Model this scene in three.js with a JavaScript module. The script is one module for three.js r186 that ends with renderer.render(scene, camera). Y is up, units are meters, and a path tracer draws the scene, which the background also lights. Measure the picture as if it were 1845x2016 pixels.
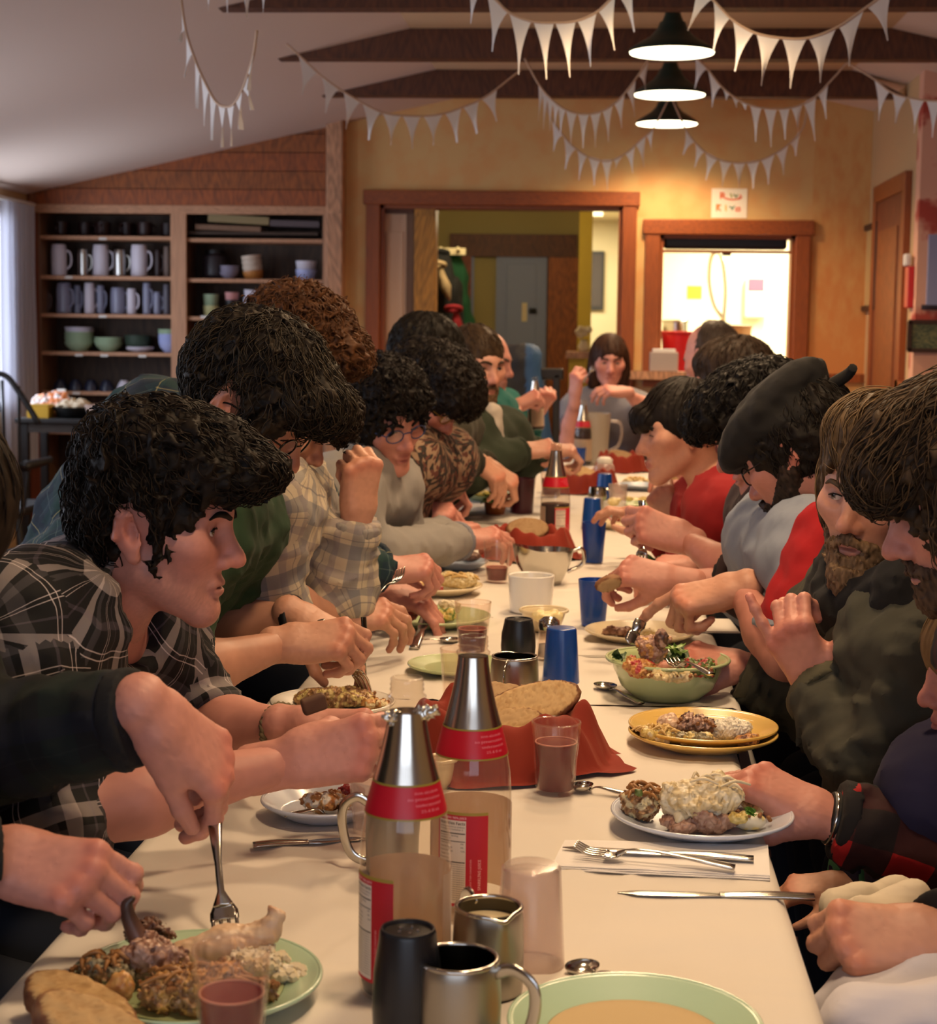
import * as THREE from 'three';
import { mergeGeometries } from 'three/addons/utils/BufferGeometryUtils.js';
import { RoundedBoxGeometry } from 'three/addons/geometries/RoundedBoxGeometry.js';
import { RectAreaLightUniformsLib } from 'three/addons/lights/RectAreaLightUniformsLib.js';
import { createNoise3D } from 'simplex-noise';

// ---------------------------------------------------------------- camera
const FW = 1845, FH = 2016, FOCAL = 3400;           // focal length in pixels of the 1845 x 2016 frame
const scene = new THREE.Scene();
const camera = new THREE.PerspectiveCamera(2 * Math.atan(FH / 2 / FOCAL) * 180 / Math.PI, FW / FH, 0.05, 60);
camera.rotation.order = 'YXZ';
camera.position.set(0, 1.35, 0);
camera.rotation.set(-0.1050, 0.0745, 0.013);
camera.focus = 2.35;
camera.userData.fStop = 10;
camera.updateMatrixWorld(true);
// ---------------------------------------------------------------- sky, daylight, exposure
scene.background = new THREE.Color(0.60, 0.74, 1.0);
scene.backgroundIntensity = 1.2;
const EXPOSURE = 1.0;
const LAMP_CD = 7.4, LAMP_COLOR = new THREE.Color(1.0, 0.67, 0.38);      // pendant lamps over the table
const DAY_COLOR = new THREE.Color(0.80, 0.86, 1.0), DAY_LEFT = 4.4, DAY_BACK = 2.6;   // windows
const KITCHEN = 70, HALL = 1.6;
const renderer = new THREE.WebGLRenderer({ antialias: true });
renderer.toneMapping = THREE.LinearToneMapping;
renderer.toneMappingExposure = EXPOSURE;
renderer.shadowMap.enabled = true;
RectAreaLightUniformsLib.init();

// ---------------------------------------------------------------- helpers
const V = (x, y, z) => new THREE.Vector3(x, y, z);
let seed = 12345;
const rnd = () => { seed = (seed * 1664525 + 1013904223) >>> 0; return seed / 4294967296; };
const rr = (a, b) => a + (b - a) * rnd();
const noise3 = createNoise3D(rnd);
const clamp = (x, a, b) => x < a ? a : x > b ? b : x;
const lerp = (a, b, t) => a + (b - a) * t;
const sstep = (a, b, x) => { const t = clamp((x - a) / (b - a), 0, 1); return t * t * (3 - 2 * t); };
const TABLE_H = 0.74;
// a world point seen at a pixel of the photograph, at world distance d down the room (z = -d)
function at(px, py, d) {
  const r = V((px - FW / 2) / FOCAL, -(py - FH / 2) / FOCAL, -1).applyQuaternion(camera.quaternion);
  return r.multiplyScalar(-d / r.z).add(camera.position);
}
// where the sight line of a pixel meets the level y = h
function onLevel(px, py, h = TABLE_H) {
  const r = V((px - FW / 2) / FOCAL, -(py - FH / 2) / FOCAL, -1).applyQuaternion(camera.quaternion);
  return r.multiplyScalar((h - camera.position.y) / r.y).add(camera.position);
}
const used = {};
function numbered(name) { const n = used[name] = (used[name] ?? -1) + 1; return n ? `${name}_${String(n).padStart(3, '0')}` : name; }
function tag(o, label, category, group, kind) {
  if (label) o.userData.label = label;
  if (category) o.userData.category = category;
  if (group) o.userData.group = group;
  if (kind) o.userData.kind = kind;
  return o;
}
function thing(name, label, category, pos = [0, 0, 0], turn = 0, group) {
  const o = new THREE.Group(); o.name = numbered(name); scene.add(o);
  if (pos.isVector3) o.position.copy(pos); else o.position.set(...pos);
  o.rotation.y = turn;
  return tag(o, label, category, group);
}
function mesh(name, geo, mat, parent) {
  const m = new THREE.Mesh(Array.isArray(geo) ? merge(geo) : geo, mat);
  m.castShadow = m.receiveShadow = true;
  m.name = parent ? name : numbered(name);
  (parent || scene).add(m);
  return m;
}
function planarUV(g, s = 1) {            // uv in metres from the dominant axis of the normal
  const p = g.attributes.position, n = g.attributes.normal, uv = new Float32Array(p.count * 2);
  for (let i = 0; i < p.count; i++) {
    const x = Math.abs(n.getX(i)), y = Math.abs(n.getY(i)), z = Math.abs(n.getZ(i));
    if (y > x && y > z) { uv[2 * i] = p.getX(i) * s; uv[2 * i + 1] = p.getZ(i) * s; } else if (x > z) { uv[2 * i] = p.getZ(i) * s; uv[2 * i + 1] = p.getY(i) * s; } else { uv[2 * i] = p.getX(i) * s; uv[2 * i + 1] = p.getY(i) * s; }
  }
  g.setAttribute('uv', new THREE.BufferAttribute(uv, 2));
  return g;
}
function structure(name, geo, mat) { const m = mesh(name, geo, mat); planarUV(m.geometry, mat.userData.scale ?? 1); return tag(m, null, null, null, 'structure'); }
function merge(list) {
  const attrs = ['position', 'normal', 'uv', 'color'].filter(a => list.every(g => g.attributes[a]));
  return mergeGeometries(list.map(g => {
    const n = new THREE.BufferGeometry();
    for (const a of attrs) n.setAttribute(a, g.attributes[a]);
    if (g.index) n.setIndex(g.index); else n.setIndex([...Array(g.attributes.position.count).keys()]);
    return n;
  }));
}
const box = (w, h, d, x = 0, y = 0, z = 0, r = 0) => (r ? new RoundedBoxGeometry(w, h, d, 2, Math.min(r, w / 2.01, h / 2.01, d / 2.01)) : new THREE.BoxGeometry(w, h, d)).translate(x, y, z);
const slab = (x0, x1, y0, y1, z0, z1, r = 0) => box(x1 - x0, y1 - y0, z1 - z0, (x0 + x1) / 2, (y0 + y1) / 2, (z0 + z1) / 2, r);
const lathe = (pts, seg = 40) => new THREE.LatheGeometry(pts.map(p => new THREE.Vector2(p[0], p[1])), seg);
// smooth rod through points with its own radius at each point (radii: a number or a list), optionally flattened across `flat`
function rod(points, radii, sides = 8, steps = 4, opt = {}) {
  const pts = points.map(p => p.isVector3 ? p : V(...p)), n = pts.length, R = i => Array.isArray(radii) ? radii[i] : radii;
  const P = [], W = [];
  if (n === 2) { for (let j = 0; j <= steps; j++) { P.push(pts[0].clone().lerp(pts[1], j / steps)); W.push(lerp(R(0), R(1), j / steps)); } }
  else {
    const c = new THREE.CatmullRomCurve3(pts, false, 'centripetal');
    const m = (n - 1) * steps;
    for (let j = 0; j <= m; j++) { const t = j / m; P.push(c.getPoint(t)); const s = t * (n - 1), i = Math.min(n - 2, Math.floor(s)); W.push(lerp(R(i), R(i + 1), s - i)); }
  }
  const m = P.length, pos = [], uv = [], idx = [];
  let nrm = opt.up ? opt.up.clone() : V(0, 1, 0), prev = null;
  let len = 0;
  for (let j = 0; j < m; j++) {
    const t = P[Math.min(m - 1, j + 1)].clone().sub(P[Math.max(0, j - 1)]).normalize();
    if (!opt.up && !prev && Math.abs(t.dot(nrm)) > 0.9) nrm.set(1, 0, 0);
    nrm.addScaledVector(t, -nrm.dot(t)).normalize();
    const b = t.clone().cross(nrm);
    if (prev) len += P[j].distanceTo(prev);
    prev = P[j];
    for (let k = 0; k < sides; k++) {
      const a = k / sides * Math.PI * 2, ca = Math.cos(a) * W[j] * (opt.thin ?? 1), sa = Math.sin(a) * W[j];
      pos.push(P[j].x + nrm.x * ca + b.x * sa, P[j].y + nrm.y * ca + b.y * sa, P[j].z + nrm.z * ca + b.z * sa);
      uv.push(k / sides, len);
    }
  }
  for (let j = 0; j < m - 1; j++) for (let k = 0; k < sides; k++) { const a = j * sides + k, b = j * sides + (k + 1) % sides; idx.push(a, b, a + sides, b, b + sides, a + sides); }
  if (!opt.open) for (const [base, s] of [[0, 1], [(m - 1) * sides, 0]]) for (let k = 1; k < sides - 1; k++) s ? idx.push(base, base + k + 1, base + k) : idx.push(base, base + k, base + k + 1);
  const g = new THREE.BufferGeometry();
  g.setAttribute('position', new THREE.Float32BufferAttribute(pos, 3));
  g.setAttribute('uv', new THREE.Float32BufferAttribute(uv, 2));
  g.setIndex(idx); g.computeVertexNormals();
  return g;
}
const placed = (g, m) => { const c = g.clone(); c.applyMatrix4(m); return c; };
function frame(pos, fwd, upHint) {     // matrix whose +z is fwd and +y near upHint
  const z = fwd.clone().normalize(), x = upHint.clone().cross(z).normalize(), y = z.clone().cross(x);
  return new THREE.Matrix4().makeBasis(x, y, z).setPosition(pos);
}
function paint(g, fn) {                // vertex colours from a function of position
  const p = g.attributes.position, c = new Float32Array(p.count * 3), nn = g.attributes.normal;
  for (let i = 0; i < p.count; i++) { const q = fn(p.getX(i), p.getY(i), p.getZ(i), nn.getX(i), nn.getY(i), nn.getZ(i)); c[i * 3] = q[0]; c[i * 3 + 1] = q[1]; c[i * 3 + 2] = q[2]; }
  g.setAttribute('color', new THREE.BufferAttribute(c, 3));
  return g;
}
const mix3 = (a, b, t) => [lerp(a[0], b[0], t), lerp(a[1], b[1], t), lerp(a[2], b[2], t)];

// ---------------------------------------------------------------- soft solids: joined distance fields, meshed by surface nets
class Solid {
  constructor() { this.p = []; this.lo = V(1e9, 1e9, 1e9); this.hi = V(-1e9, -1e9, -1e9); this.bones = []; }
  grow(a, r) { this.lo.min(V(a.x - r, a.y - r, a.z - r)); this.hi.max(V(a.x + r, a.y + r, a.z + r)); }
  add(f, k, sub = 0) { this.p.push({ f, k, sub }); return this; }
  cap(a, b, ra, rb = ra, k = 0.02, o = {}) {
    if (!a.isVector3) a = V(...a); if (!b.isVector3) b = V(...b);
    const ax = a.x, ay = a.y, az = a.z, bx = b.x - ax, by = b.y - ay, bz = b.z - az, L = bx * bx + by * by + bz * bz + 1e-12, l = Math.sqrt(L);
    if (!o.sub) { this.grow(a, ra); this.grow(b, rb); this.bones.push({ a, b, r: (ra + rb) / 2 }); }
    const cutB = o.cut;   // flat end at b
    return this.add((x, y, z) => {
      const px = x - ax, py = y - ay, pz = z - az, hh = (px * bx + py * by + pz * bz) / L, h = hh < 0 ? 0 : hh > 1 ? 1 : hh;
      const qx = px - bx * h, qy = py - by * h, qz = pz - bz * h;
      let d = Math.sqrt(qx * qx + qy * qy + qz * qz) - (ra + (rb - ra) * h);
      if (o.folds) d += o.folds(hh, x, y, z);
      if (cutB) d = Math.max(d, (hh - 1) * l);
      if (o.cutA) d = Math.max(d, -hh * l);
      return d;
    }, k, o.sub);
  }
  ell(c, r, k = 0.02, o = {}) {
    if (!c.isVector3) c = V(...c);
    const [rx, ry, rz] = r, m = o.rot ? new THREE.Matrix4().makeRotationFromEuler(new THREE.Euler(...o.rot)).transpose().elements : o.basis ? o.basis.clone().transpose().elements : null;
    if (!o.sub) this.grow(c, Math.max(rx, ry, rz));
    return this.add((x, y, z) => {
      let px = x - c.x, py = y - c.y, pz = z - c.z;
      if (m) { const a = m[0] * px + m[4] * py + m[8] * pz, b = m[1] * px + m[5] * py + m[9] * pz; pz = m[2] * px + m[6] * py + m[10] * pz; px = a; py = b; }
      const ux = px / rx, uy = py / ry, uz = pz / rz, k0 = Math.sqrt(ux * ux + uy * uy + uz * uz);
      const vx = ux / rx, vy = uy / ry, vz = uz / rz, k1 = Math.sqrt(vx * vx + vy * vy + vz * vz);
      return k1 < 1e-9 ? -Math.min(rx, ry, rz) : k0 * (k0 - 1) / k1;
    }, k, o.sub);
  }
  sub(f, k = 0.01) { return this.add(f, k, 1); }
  eval(x, y, z, list = this.p) {
    let d = 1e3;
    for (let i = 0; i < list.length; i++) {
      const q = list[i], e = q.f(x, y, z), k = q.k;
      if (q.sub) { const a = -e, h = k - Math.abs(d - a); d = Math.max(d, a) + (h > 0 ? h * h / (4 * k) : 0); }
      else { const h = k - Math.abs(d - e); d = Math.min(d, e) - (h > 0 ? h * h / (4 * k) : 0); }
    }
    return d;
  }
  grad(p, e = 0.002) {
    const g = V(this.eval(p.x + e, p.y, p.z) - this.eval(p.x - e, p.y, p.z), this.eval(p.x, p.y + e, p.z) - this.eval(p.x, p.y - e, p.z), this.eval(p.x, p.y, p.z + e) - this.eval(p.x, p.y, p.z - e));
    return g.normalize();
  }
  // disp(x, y, z) is added to the distance near the surface, at most `amp` in size
  mesh(cell, disp, amp = 0) {
    const pad = cell * 2 + amp, lo = this.lo.clone().subScalar(pad), B = 6;
    const n = ['x', 'y', 'z'].map(a => Math.ceil((this.hi[a] + pad - lo[a]) / cell / B) * B + 1), [nx, ny, nz] = n, sxy = nx * ny;
    const F = new Float32Array(nx * ny * nz).fill(1), R = B * cell * 0.87, kmax = Math.max(...this.p.map(q => q.k));
    const adds = this.p, dist = new Float32Array(adds.length);
    for (let bz = 0; bz < nz; bz += B) for (let by = 0; by < ny; by += B) for (let bx = 0; bx < nx; bx += B) {
      const cx = lo.x + (bx + B / 2) * cell, cy = lo.y + (by + B / 2) * cell, cz = lo.z + (bz + B / 2) * cell;
      let dm = 1e9;
      for (let i = 0; i < adds.length; i++) { dist[i] = adds[i].f(cx, cy, cz); if (!adds[i].sub && dist[i] < dm) dm = dist[i]; }
      if (dm > R * 1.5 + amp + kmax) continue;
      const list = adds.filter((q, i) => q.sub ? dist[i] < 2.2 * R + q.k + amp : dist[i] < dm + 2.4 * R + q.k + kmax);
      const dc = this.eval(cx, cy, cz, list);
      if (dc < -(R * 1.6 + amp)) { // deep inside
        for (let z = bz; z < Math.min(nz, bz + B); z++) for (let y = by; y < Math.min(ny, by + B); y++) F.fill(-1, bx + y * nx + z * sxy, Math.min(nx, bx + B) + y * nx + z * sxy);
        continue;
      }
      for (let z = bz; z < Math.min(nz, bz + B); z++) for (let y = by; y < Math.min(ny, by + B); y++) for (let x = bx; x < Math.min(nx, bx + B); x++) {
        const X = lo.x + x * cell, Y = lo.y + y * cell, Z = lo.z + z * cell;
        let d = this.eval(X, Y, Z, list);
        if (disp && Math.abs(d) < amp + 2 * cell) d += disp(X, Y, Z);
        F[x + y * nx + z * sxy] = d;
      }
    }
    const id = new Int32Array(nx * ny * nz).fill(-1), pos = [], idx = [];
    const off = [0, 1, nx, nx + 1, sxy, sxy + 1, sxy + nx, sxy + nx + 1], E = [[0, 1], [2, 3], [4, 5], [6, 7], [0, 2], [1, 3], [4, 6], [5, 7], [0, 4], [1, 5], [2, 6], [3, 7]];
    for (let z = 0; z < nz - 1; z++) for (let y = 0; y < ny - 1; y++) for (let x = 0; x < nx - 1; x++) {
      const b = x + y * nx + z * sxy;
      let mask = 0;
      for (let i = 0; i < 8; i++) if (F[b + off[i]] < 0) mask |= 1 << i;
      if (mask === 0 || mask === 255) continue;
      let sx = 0, sy = 0, sz = 0, c = 0;
      for (const [i, j] of E) {
        const a = F[b + off[i]], e = F[b + off[j]];
        if ((a < 0) === (e < 0)) continue;
        const t = a / (a - e);
        sx += (i & 1) + ((j & 1) - (i & 1)) * t; sy += (i >> 1 & 1) + ((j >> 1 & 1) - (i >> 1 & 1)) * t; sz += (i >> 2) + ((j >> 2) - (i >> 2)) * t; c++;
      }
      id[b] = pos.length / 3;
      pos.push(lo.x + (x + sx / c) * cell, lo.y + (y + sy / c) * cell, lo.z + (z + sz / c) * cell);
    }
    for (let z = 1; z < nz - 1; z++) for (let y = 1; y < ny - 1; y++) for (let x = 1; x < nx - 1; x++) {
      const b = x + y * nx + z * sxy, s = F[b] < 0;
      const quad = (o, u, v) => {
        if ((F[b + o] < 0) === s) return;
        const a = id[b - u - v], c = id[b - v], d = id[b], e = id[b - u];
        if (a < 0 || c < 0 || d < 0 || e < 0) return;
        if (s) idx.push(a, c, d, a, d, e); else idx.push(a, d, c, a, e, d);
      };
      quad(1, nx, sxy); quad(nx, sxy, 1); quad(sxy, 1, nx);
    }
    const g = new THREE.BufferGeometry();
    g.setAttribute('position', new THREE.Float32BufferAttribute(pos, 3));
    g.setIndex(idx); g.computeVertexNormals();
    return g;
  }
}
// ---------------------------------------------------------------- procedural textures and materials
function texture(w, h, fn, srgb = true, rep = true) {
  const d = new Uint8Array(w * h * 4);
  for (let y = 0; y < h; y++) for (let x = 0; x < w; x++) { const c = fn(x / w, y / h), i = (y * w + x) * 4; d[i] = clamp(c[0], 0, 1) * 255; d[i + 1] = clamp(c[1], 0, 1) * 255; d[i + 2] = clamp(c[2], 0, 1) * 255; d[i + 3] = 255; }
  const t = new THREE.DataTexture(d, w, h);
  t.magFilter = THREE.LinearFilter; t.minFilter = THREE.LinearMipmapLinearFilter; t.generateMipmaps = true;
  if (srgb) t.colorSpace = THREE.SRGBColorSpace;
  if (rep) t.wrapS = t.wrapT = THREE.RepeatWrapping;
  t.needsUpdate = true;
  return t;
}
const loopNoise = (u, v, f, z = 0) => { const a = u * 6.28318, b = v * 6.28318, r = f / 6.28318; return noise3(Math.cos(a) * r + z, Math.sin(a) * r + Math.cos(b) * r * 1.3, Math.sin(b) * r * 1.3 - z); };
const fbm = (x, y, z, o = 3) => { let s = 0, a = 0.5, f = 1; for (let i = 0; i < o; i++) { s += a * noise3(x * f, y * f, z * f); f *= 2.03; a *= 0.5; } return s; };
const std = (color, rough = 0.8, o = {}) => new THREE.MeshStandardMaterial({ color, roughness: rough, ...o });
const phys = (color, rough = 0.5, o = {}) => new THREE.MeshPhysicalMaterial({ color, roughness: rough, ...o });
const grain = texture(256, 256, (u, v) => { const n = loopNoise(u, v * 0.25, 9, 3), s = Math.sin((u * 14 + n * 1.6) * 6.28) * 0.5 + 0.5, f = loopNoise(u * 1, v * 0.2, 60, 8); const k = 0.80 + 0.14 * s + 0.10 * f; return [k, k * 0.985, k * 0.96]; });
const weave = texture(128, 128, (u, v) => { const a = Math.sin(u * 6.28318 * 32) * 0.5 + 0.5, b = Math.sin(v * 6.28318 * 32) * 0.5 + 0.5, c = ((Math.floor(u * 32) + Math.floor(v * 32)) & 1) ? a : b; return [c, c, c]; }, false);
const mottle = texture(512, 512, (u, v) => { const n = fbm(u * 5, v * 5, 1, 4); return mix3([0.86, 0.71, 0.47], [0.86, 0.66, 0.42], sstep(-0.4, 0.5, n)); });
const blotch = texture(512, 512, (u, v) => { const n = fbm(u * 4, v * 4, 21, 5) * 1.4; const t = sstep(0.05, 0.6, n); return mix3([0.86, 0.66, 0.56], [0.68, 0.28, 0.23], t); });
const wood = (c, rough = 0.55, rep = [1, 1]) => { const t = grain.clone(); t.repeat.set(...rep); t.needsUpdate = true; return std(c, rough, { map: t }); };
const paneMat = phys(0xffffff, 0.05, { transmission: 1, thickness: 0 });
const M = {
  ceiling: std(0xd8c4b4, 0.9), flat: std(0xc8aa84, 0.9), tan: std(0xc2a276, 0.9), mottled: std(0xffffff, 0.9, { map: mottle }), blotchy: std(0xffffff, 0.9, { map: blotch }),
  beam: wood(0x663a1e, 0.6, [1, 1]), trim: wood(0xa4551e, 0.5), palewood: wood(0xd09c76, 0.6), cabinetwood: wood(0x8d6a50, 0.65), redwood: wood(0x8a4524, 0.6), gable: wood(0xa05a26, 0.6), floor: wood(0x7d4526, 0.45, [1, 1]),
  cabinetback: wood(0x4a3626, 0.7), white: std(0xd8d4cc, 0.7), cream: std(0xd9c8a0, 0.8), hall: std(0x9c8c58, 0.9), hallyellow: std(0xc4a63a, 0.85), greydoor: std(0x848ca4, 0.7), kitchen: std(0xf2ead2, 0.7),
  black: std(0x101010, 0.45), darkwood: std(0x17120f, 0.5), steel: std(0xb9b6b0, 0.24, { metalness: 1 }), darkgreen: std(0x16302a, 0.4), enamel: std(0xf5f2e8, 0.5),
  frame: std(0x3c2314, 0.6), pinkpanel: std(0xd4b496, 0.8),
};
// ---------------------------------------------------------------- the room: x from -3.4, z from +2.5 to -10; floor at 0
const ZB = -10, XL = -3.36, XR = 3.7, ZF = 2.5;
const pxX = (px, py = 600, d = 10) => at(px, py, d).x, pxY = (px, py, d = 10) => at(px, py, d).y;
structure('floor', slab(XL - 0.3, XR + 0.3, -0.1, 0, -15.2, ZF + 0.3), M.floor);
for (let i = 0; i < 47; i++) {      // floor boards, joints open by 4 mm
  const x0 = XL + i * 0.15;
  mesh('plank', slab(x0 + 0.002, x0 + 0.148, 0.0, 0.008, ZB, ZF, 0.002), i % 3 ? M.floor : M.redwood, scene.getObjectByName('floor'));
}
// ceiling: flat centre at 2.66 m, sloping down to both sides
{
  const sl = (x0, y0, x1, y1, z0, z1) => { const s = new THREE.Shape([new THREE.Vector2(x0, y0), new THREE.Vector2(x1, y1), new THREE.Vector2(x1, y1 + 0.15), new THREE.Vector2(x0, y0 + 0.15)]); return new THREE.ExtrudeGeometry(s, { depth: z1 - z0, bevelEnabled: false }).translate(0, 0, z0); };
  structure('ceiling', slab(-0.86, 1.22, 2.66, 2.81, ZB, ZF), M.flat);
  structure('ceiling_slope_left', sl(XL - 0.2, 2.66 - 0.222 * (-0.86 - XL + 0.2), -0.86, 2.66, ZB, ZF), M.ceiling);
  structure('ceiling_slope_right', sl(1.22, 2.66, XR + 0.2, 2.66 - 0.222 * (XR + 0.2 - 1.22), ZB, ZF), M.ceiling);
}
// tie beams under the flat ceiling, their ends cut to the slope
for (const [d, k] of [[6.5, 1], [7.7, 2], [8.9, 3], [5.3, 4], [4.1, 5], [2.9, 6], [1.7, 7]]) {
  const r = d === 8.9 ? 1.5 : 1.79, s = new THREE.Shape([new THREE.Vector2(-1.44, 2.53), new THREE.Vector2(r, 2.53), new THREE.Vector2(Math.min(r, 1.24), 2.66), new THREE.Vector2(-0.88, 2.66)]);
  structure(`beam_${k}`, new THREE.ExtrudeGeometry(s, { depth: 0.09, bevelEnabled: true, bevelSize: 0.004, bevelThickness: 0.004, bevelSegments: 1 }).translate(0, 0, -d - 0.09), M.beam);
}
// back wall with its openings
const shelfL = pxX(74), shelfR = pxX(641), shelfTop = pxY(350, 418), doorL = pxX(748), doorR = pxX(1222), doorTop = pxY(985, 405), passL = pxX(1297), passR = pxX(1562), passTop = pxY(1430, 463), passBot = 1.08, XC = 1.5;
{
  const t = 0.14, z0 = ZB - t, W = [];
  W.push(slab(XL - 0.2, shelfL, 0, 2.9, z0 - 0.3, ZB), slab(shelfL, shelfR, shelfTop, 2.9, z0 - 0.3, ZB));
  structure('wall_back_left', W, M.gable);
  structure('wall_back', [slab(shelfR, doorL, 0, 2.9, z0, ZB), slab(doorL, doorR, doorTop, 2.9, z0, ZB), slab(doorR, passL, 0, 2.9, z0, ZB), slab(passL, passR, passTop, 2.9, z0, ZB), slab(passL, passR, 0, passBot, z0, ZB), slab(passR, XC + 0.1, 0, 2.9, z0, ZB)], M.mottled);
  // horizontal boards of the gable over the cupboard
  const gx = shelfR, wall = scene.getObjectByName('wall_back_left');
  for (let i = 0; i < 4; i++) {
    const y0 = shelfTop + 0.03 + i * 0.105, y1 = y0 + 0.1, xs = y => Math.max(XL, -0.86 - (2.66 - y) / 0.222 - 0.01);
    if (xs(y0) > gx - 0.05) break;
    const s = new THREE.Shape([new THREE.Vector2(xs(y0), y0), new THREE.Vector2(gx, y0), new THREE.Vector2(gx, y1), new THREE.Vector2(Math.min(gx, xs(y1)), y1)]);
    mesh('plank', new THREE.ExtrudeGeometry(s, { depth: 0.018, bevelEnabled: false }).translate(0, 0, ZB), i % 2 ? M.gable : M.trim, wall);
  }
  structure('wall_right_far', slab(XC, XC + 0.12, 0, 2.9, ZB, -8.58), M.tan);
  structure('wall_right_jog', slab(XC, XR + 0.2, 0, 2.9, -8.58, -8.46), M.blotchy);
  structure('wall_right', slab(XR, XR + 0.15, 0, 2.9, -8.46, ZF), M.mottled);
  // left wall with three windows; wall behind the camera with one wide window
  const wz = [[-9.6, -8.2], [-7.2, -5.8], [-4.8, -3.4], [-2.4, -1.0]], L = [];
  let z = ZB - 0.3;
  for (const [a, b] of wz) { L.push(slab(XL - 0.15, XL, 0, 2.9, z, a), slab(XL - 0.15, XL, 0, 0.85, a, b), slab(XL - 0.15, XL, 2.0, 2.9, a, b)); z = b; }
  L.push(slab(XL - 0.15, XL, 0, 2.9, z, ZF));
  structure('wall_left', L, M.tan);
  wz.forEach(([a, b], i) => windowAt(i + 1, XL, a, b, 0.85, 2.0, 'x', DAY_LEFT));
  structure('wall_front', [slab(XL - 0.15, -1.6, 0, 2.9, ZF, ZF + 0.15), slab(1.9, XR + 0.15, 0, 2.9, ZF, ZF + 0.15), slab(-1.6, 1.9, 0, 0.9, ZF, ZF + 0.15), slab(-1.6, 1.9, 2.1, 2.9, ZF, ZF + 0.15)], M.tan);
  windowAt(5, ZF, -1.6, 1.9, 0.9, 2.1, 'z', DAY_BACK);
}
// a window: frame, mullions and panes, and the daylight that comes in through it
function windowAt(n, wall, a, b, y0, y1, axis, power) {
  const w = b - a, h = y1 - y0, cx = (a + b) / 2, cy = (y0 + y1) / 2, o = new THREE.Group();
  o.name = `window_${n}`; o.userData.kind = 'structure'; scene.add(o);
  const f = 0.06, bars = Math.round(w / 0.7);
  const g = [box(w, f, 0.09, 0, h / 2 - f / 2, 0), box(w, f, 0.09, 0, -h / 2 + f / 2, 0), box(f, h, 0.09, -w / 2 + f / 2, 0, 0), box(f, h, 0.09, w / 2 - f / 2, 0, 0)];
  for (let i = 1; i < bars; i++) g.push(box(0.035, h, 0.06, -w / 2 + w * i / bars, 0, 0));
  mesh('window_frame', g, M.white, o);
  for (let i = 0; i < bars; i++) mesh('pane', box(w / bars - 0.03, h - 2 * f, 0.005, -w / 2 + w * (i + 0.5) / bars, 0, -0.01), paneMat, o);
  if (axis === 'x') { o.position.set(wall - 0.07, cy, cx); o.rotation.y = Math.PI / 2; } else { o.position.set(cx, cy, wall + 0.07); o.rotation.y = Math.PI; }
  const l = new THREE.RectAreaLight(DAY_COLOR, power, w - 0.1, h - 0.1);
  l.name = `window_daylight_${n}`;
  if (axis === 'x') { l.position.set(wall + 0.02, cy, cx); l.lookAt(wall + 3, cy, cx); } else { l.position.set(cx, cy, wall - 0.02); l.lookAt(cx, cy, wall - 3); }
  scene.add(l);
}
// cased opening to the hall, and the serving hatch to the kitchen
function casing(n, x0, x1, y0, y1, w, z, mat, sill) {
  const o = new THREE.Group(); o.name = `trim_${n}`; o.userData.kind = 'structure'; scene.add(o);
  mesh('jamb', slab(x0 - w, x0, y0, y1 + w, z, z + 0.03, 0.006), mat, o);
  mesh('jamb', slab(x1, x1 + w, y0, y1 + w, z, z + 0.03, 0.006), mat, o);
  mesh('header', slab(x0 - w - 0.015, x1 + w + 0.015, y1, y1 + w, z + 0.001, z + 0.04, 0.006), mat, o);
  if (sill) mesh('sill', slab(x0 - w, x1 + w, y0 - 0.04, y0, z - 0.2, z + 0.09, 0.006), mat, o);
  mesh('lining', [slab(x0 - 0.001, x0 + 0.02, y0, y1, z - 0.14, z), slab(x1 - 0.02, x1 + 0.001, y0, y1, z - 0.14, z), slab(x0, x1, y1 - 0.02, y1 + 0.001, z - 0.14, z)], mat, o);
  return o;
}
casing(1, doorL, doorR, 0, doorTop, 0.082, ZB, M.trim);
casing(2, passL, passR, passBot, passTop, 0.085, ZB, M.trim, true);
{ // the paint of the back wall is orange low down, right of the hatch
  const o = texture(256, 512, (u, v) => { const n = fbm(u * 4, v * 8, 7, 4), k = clamp(0.5 + 0.6 * n + 1.1 * (0.55 - v), 0, 1); return mix3([0.86, 0.69, 0.44], [0.82, 0.55, 0.31], k); }, true, false);
  const x0 = passR + 0.09, g = slab(x0, XC, 1.13, 2.66, ZB, ZB + 0.004); mesh('paint', g, std(0xffffff, 0.9, { map: o }), scene.getObjectByName('wall_back'));
}
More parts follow.
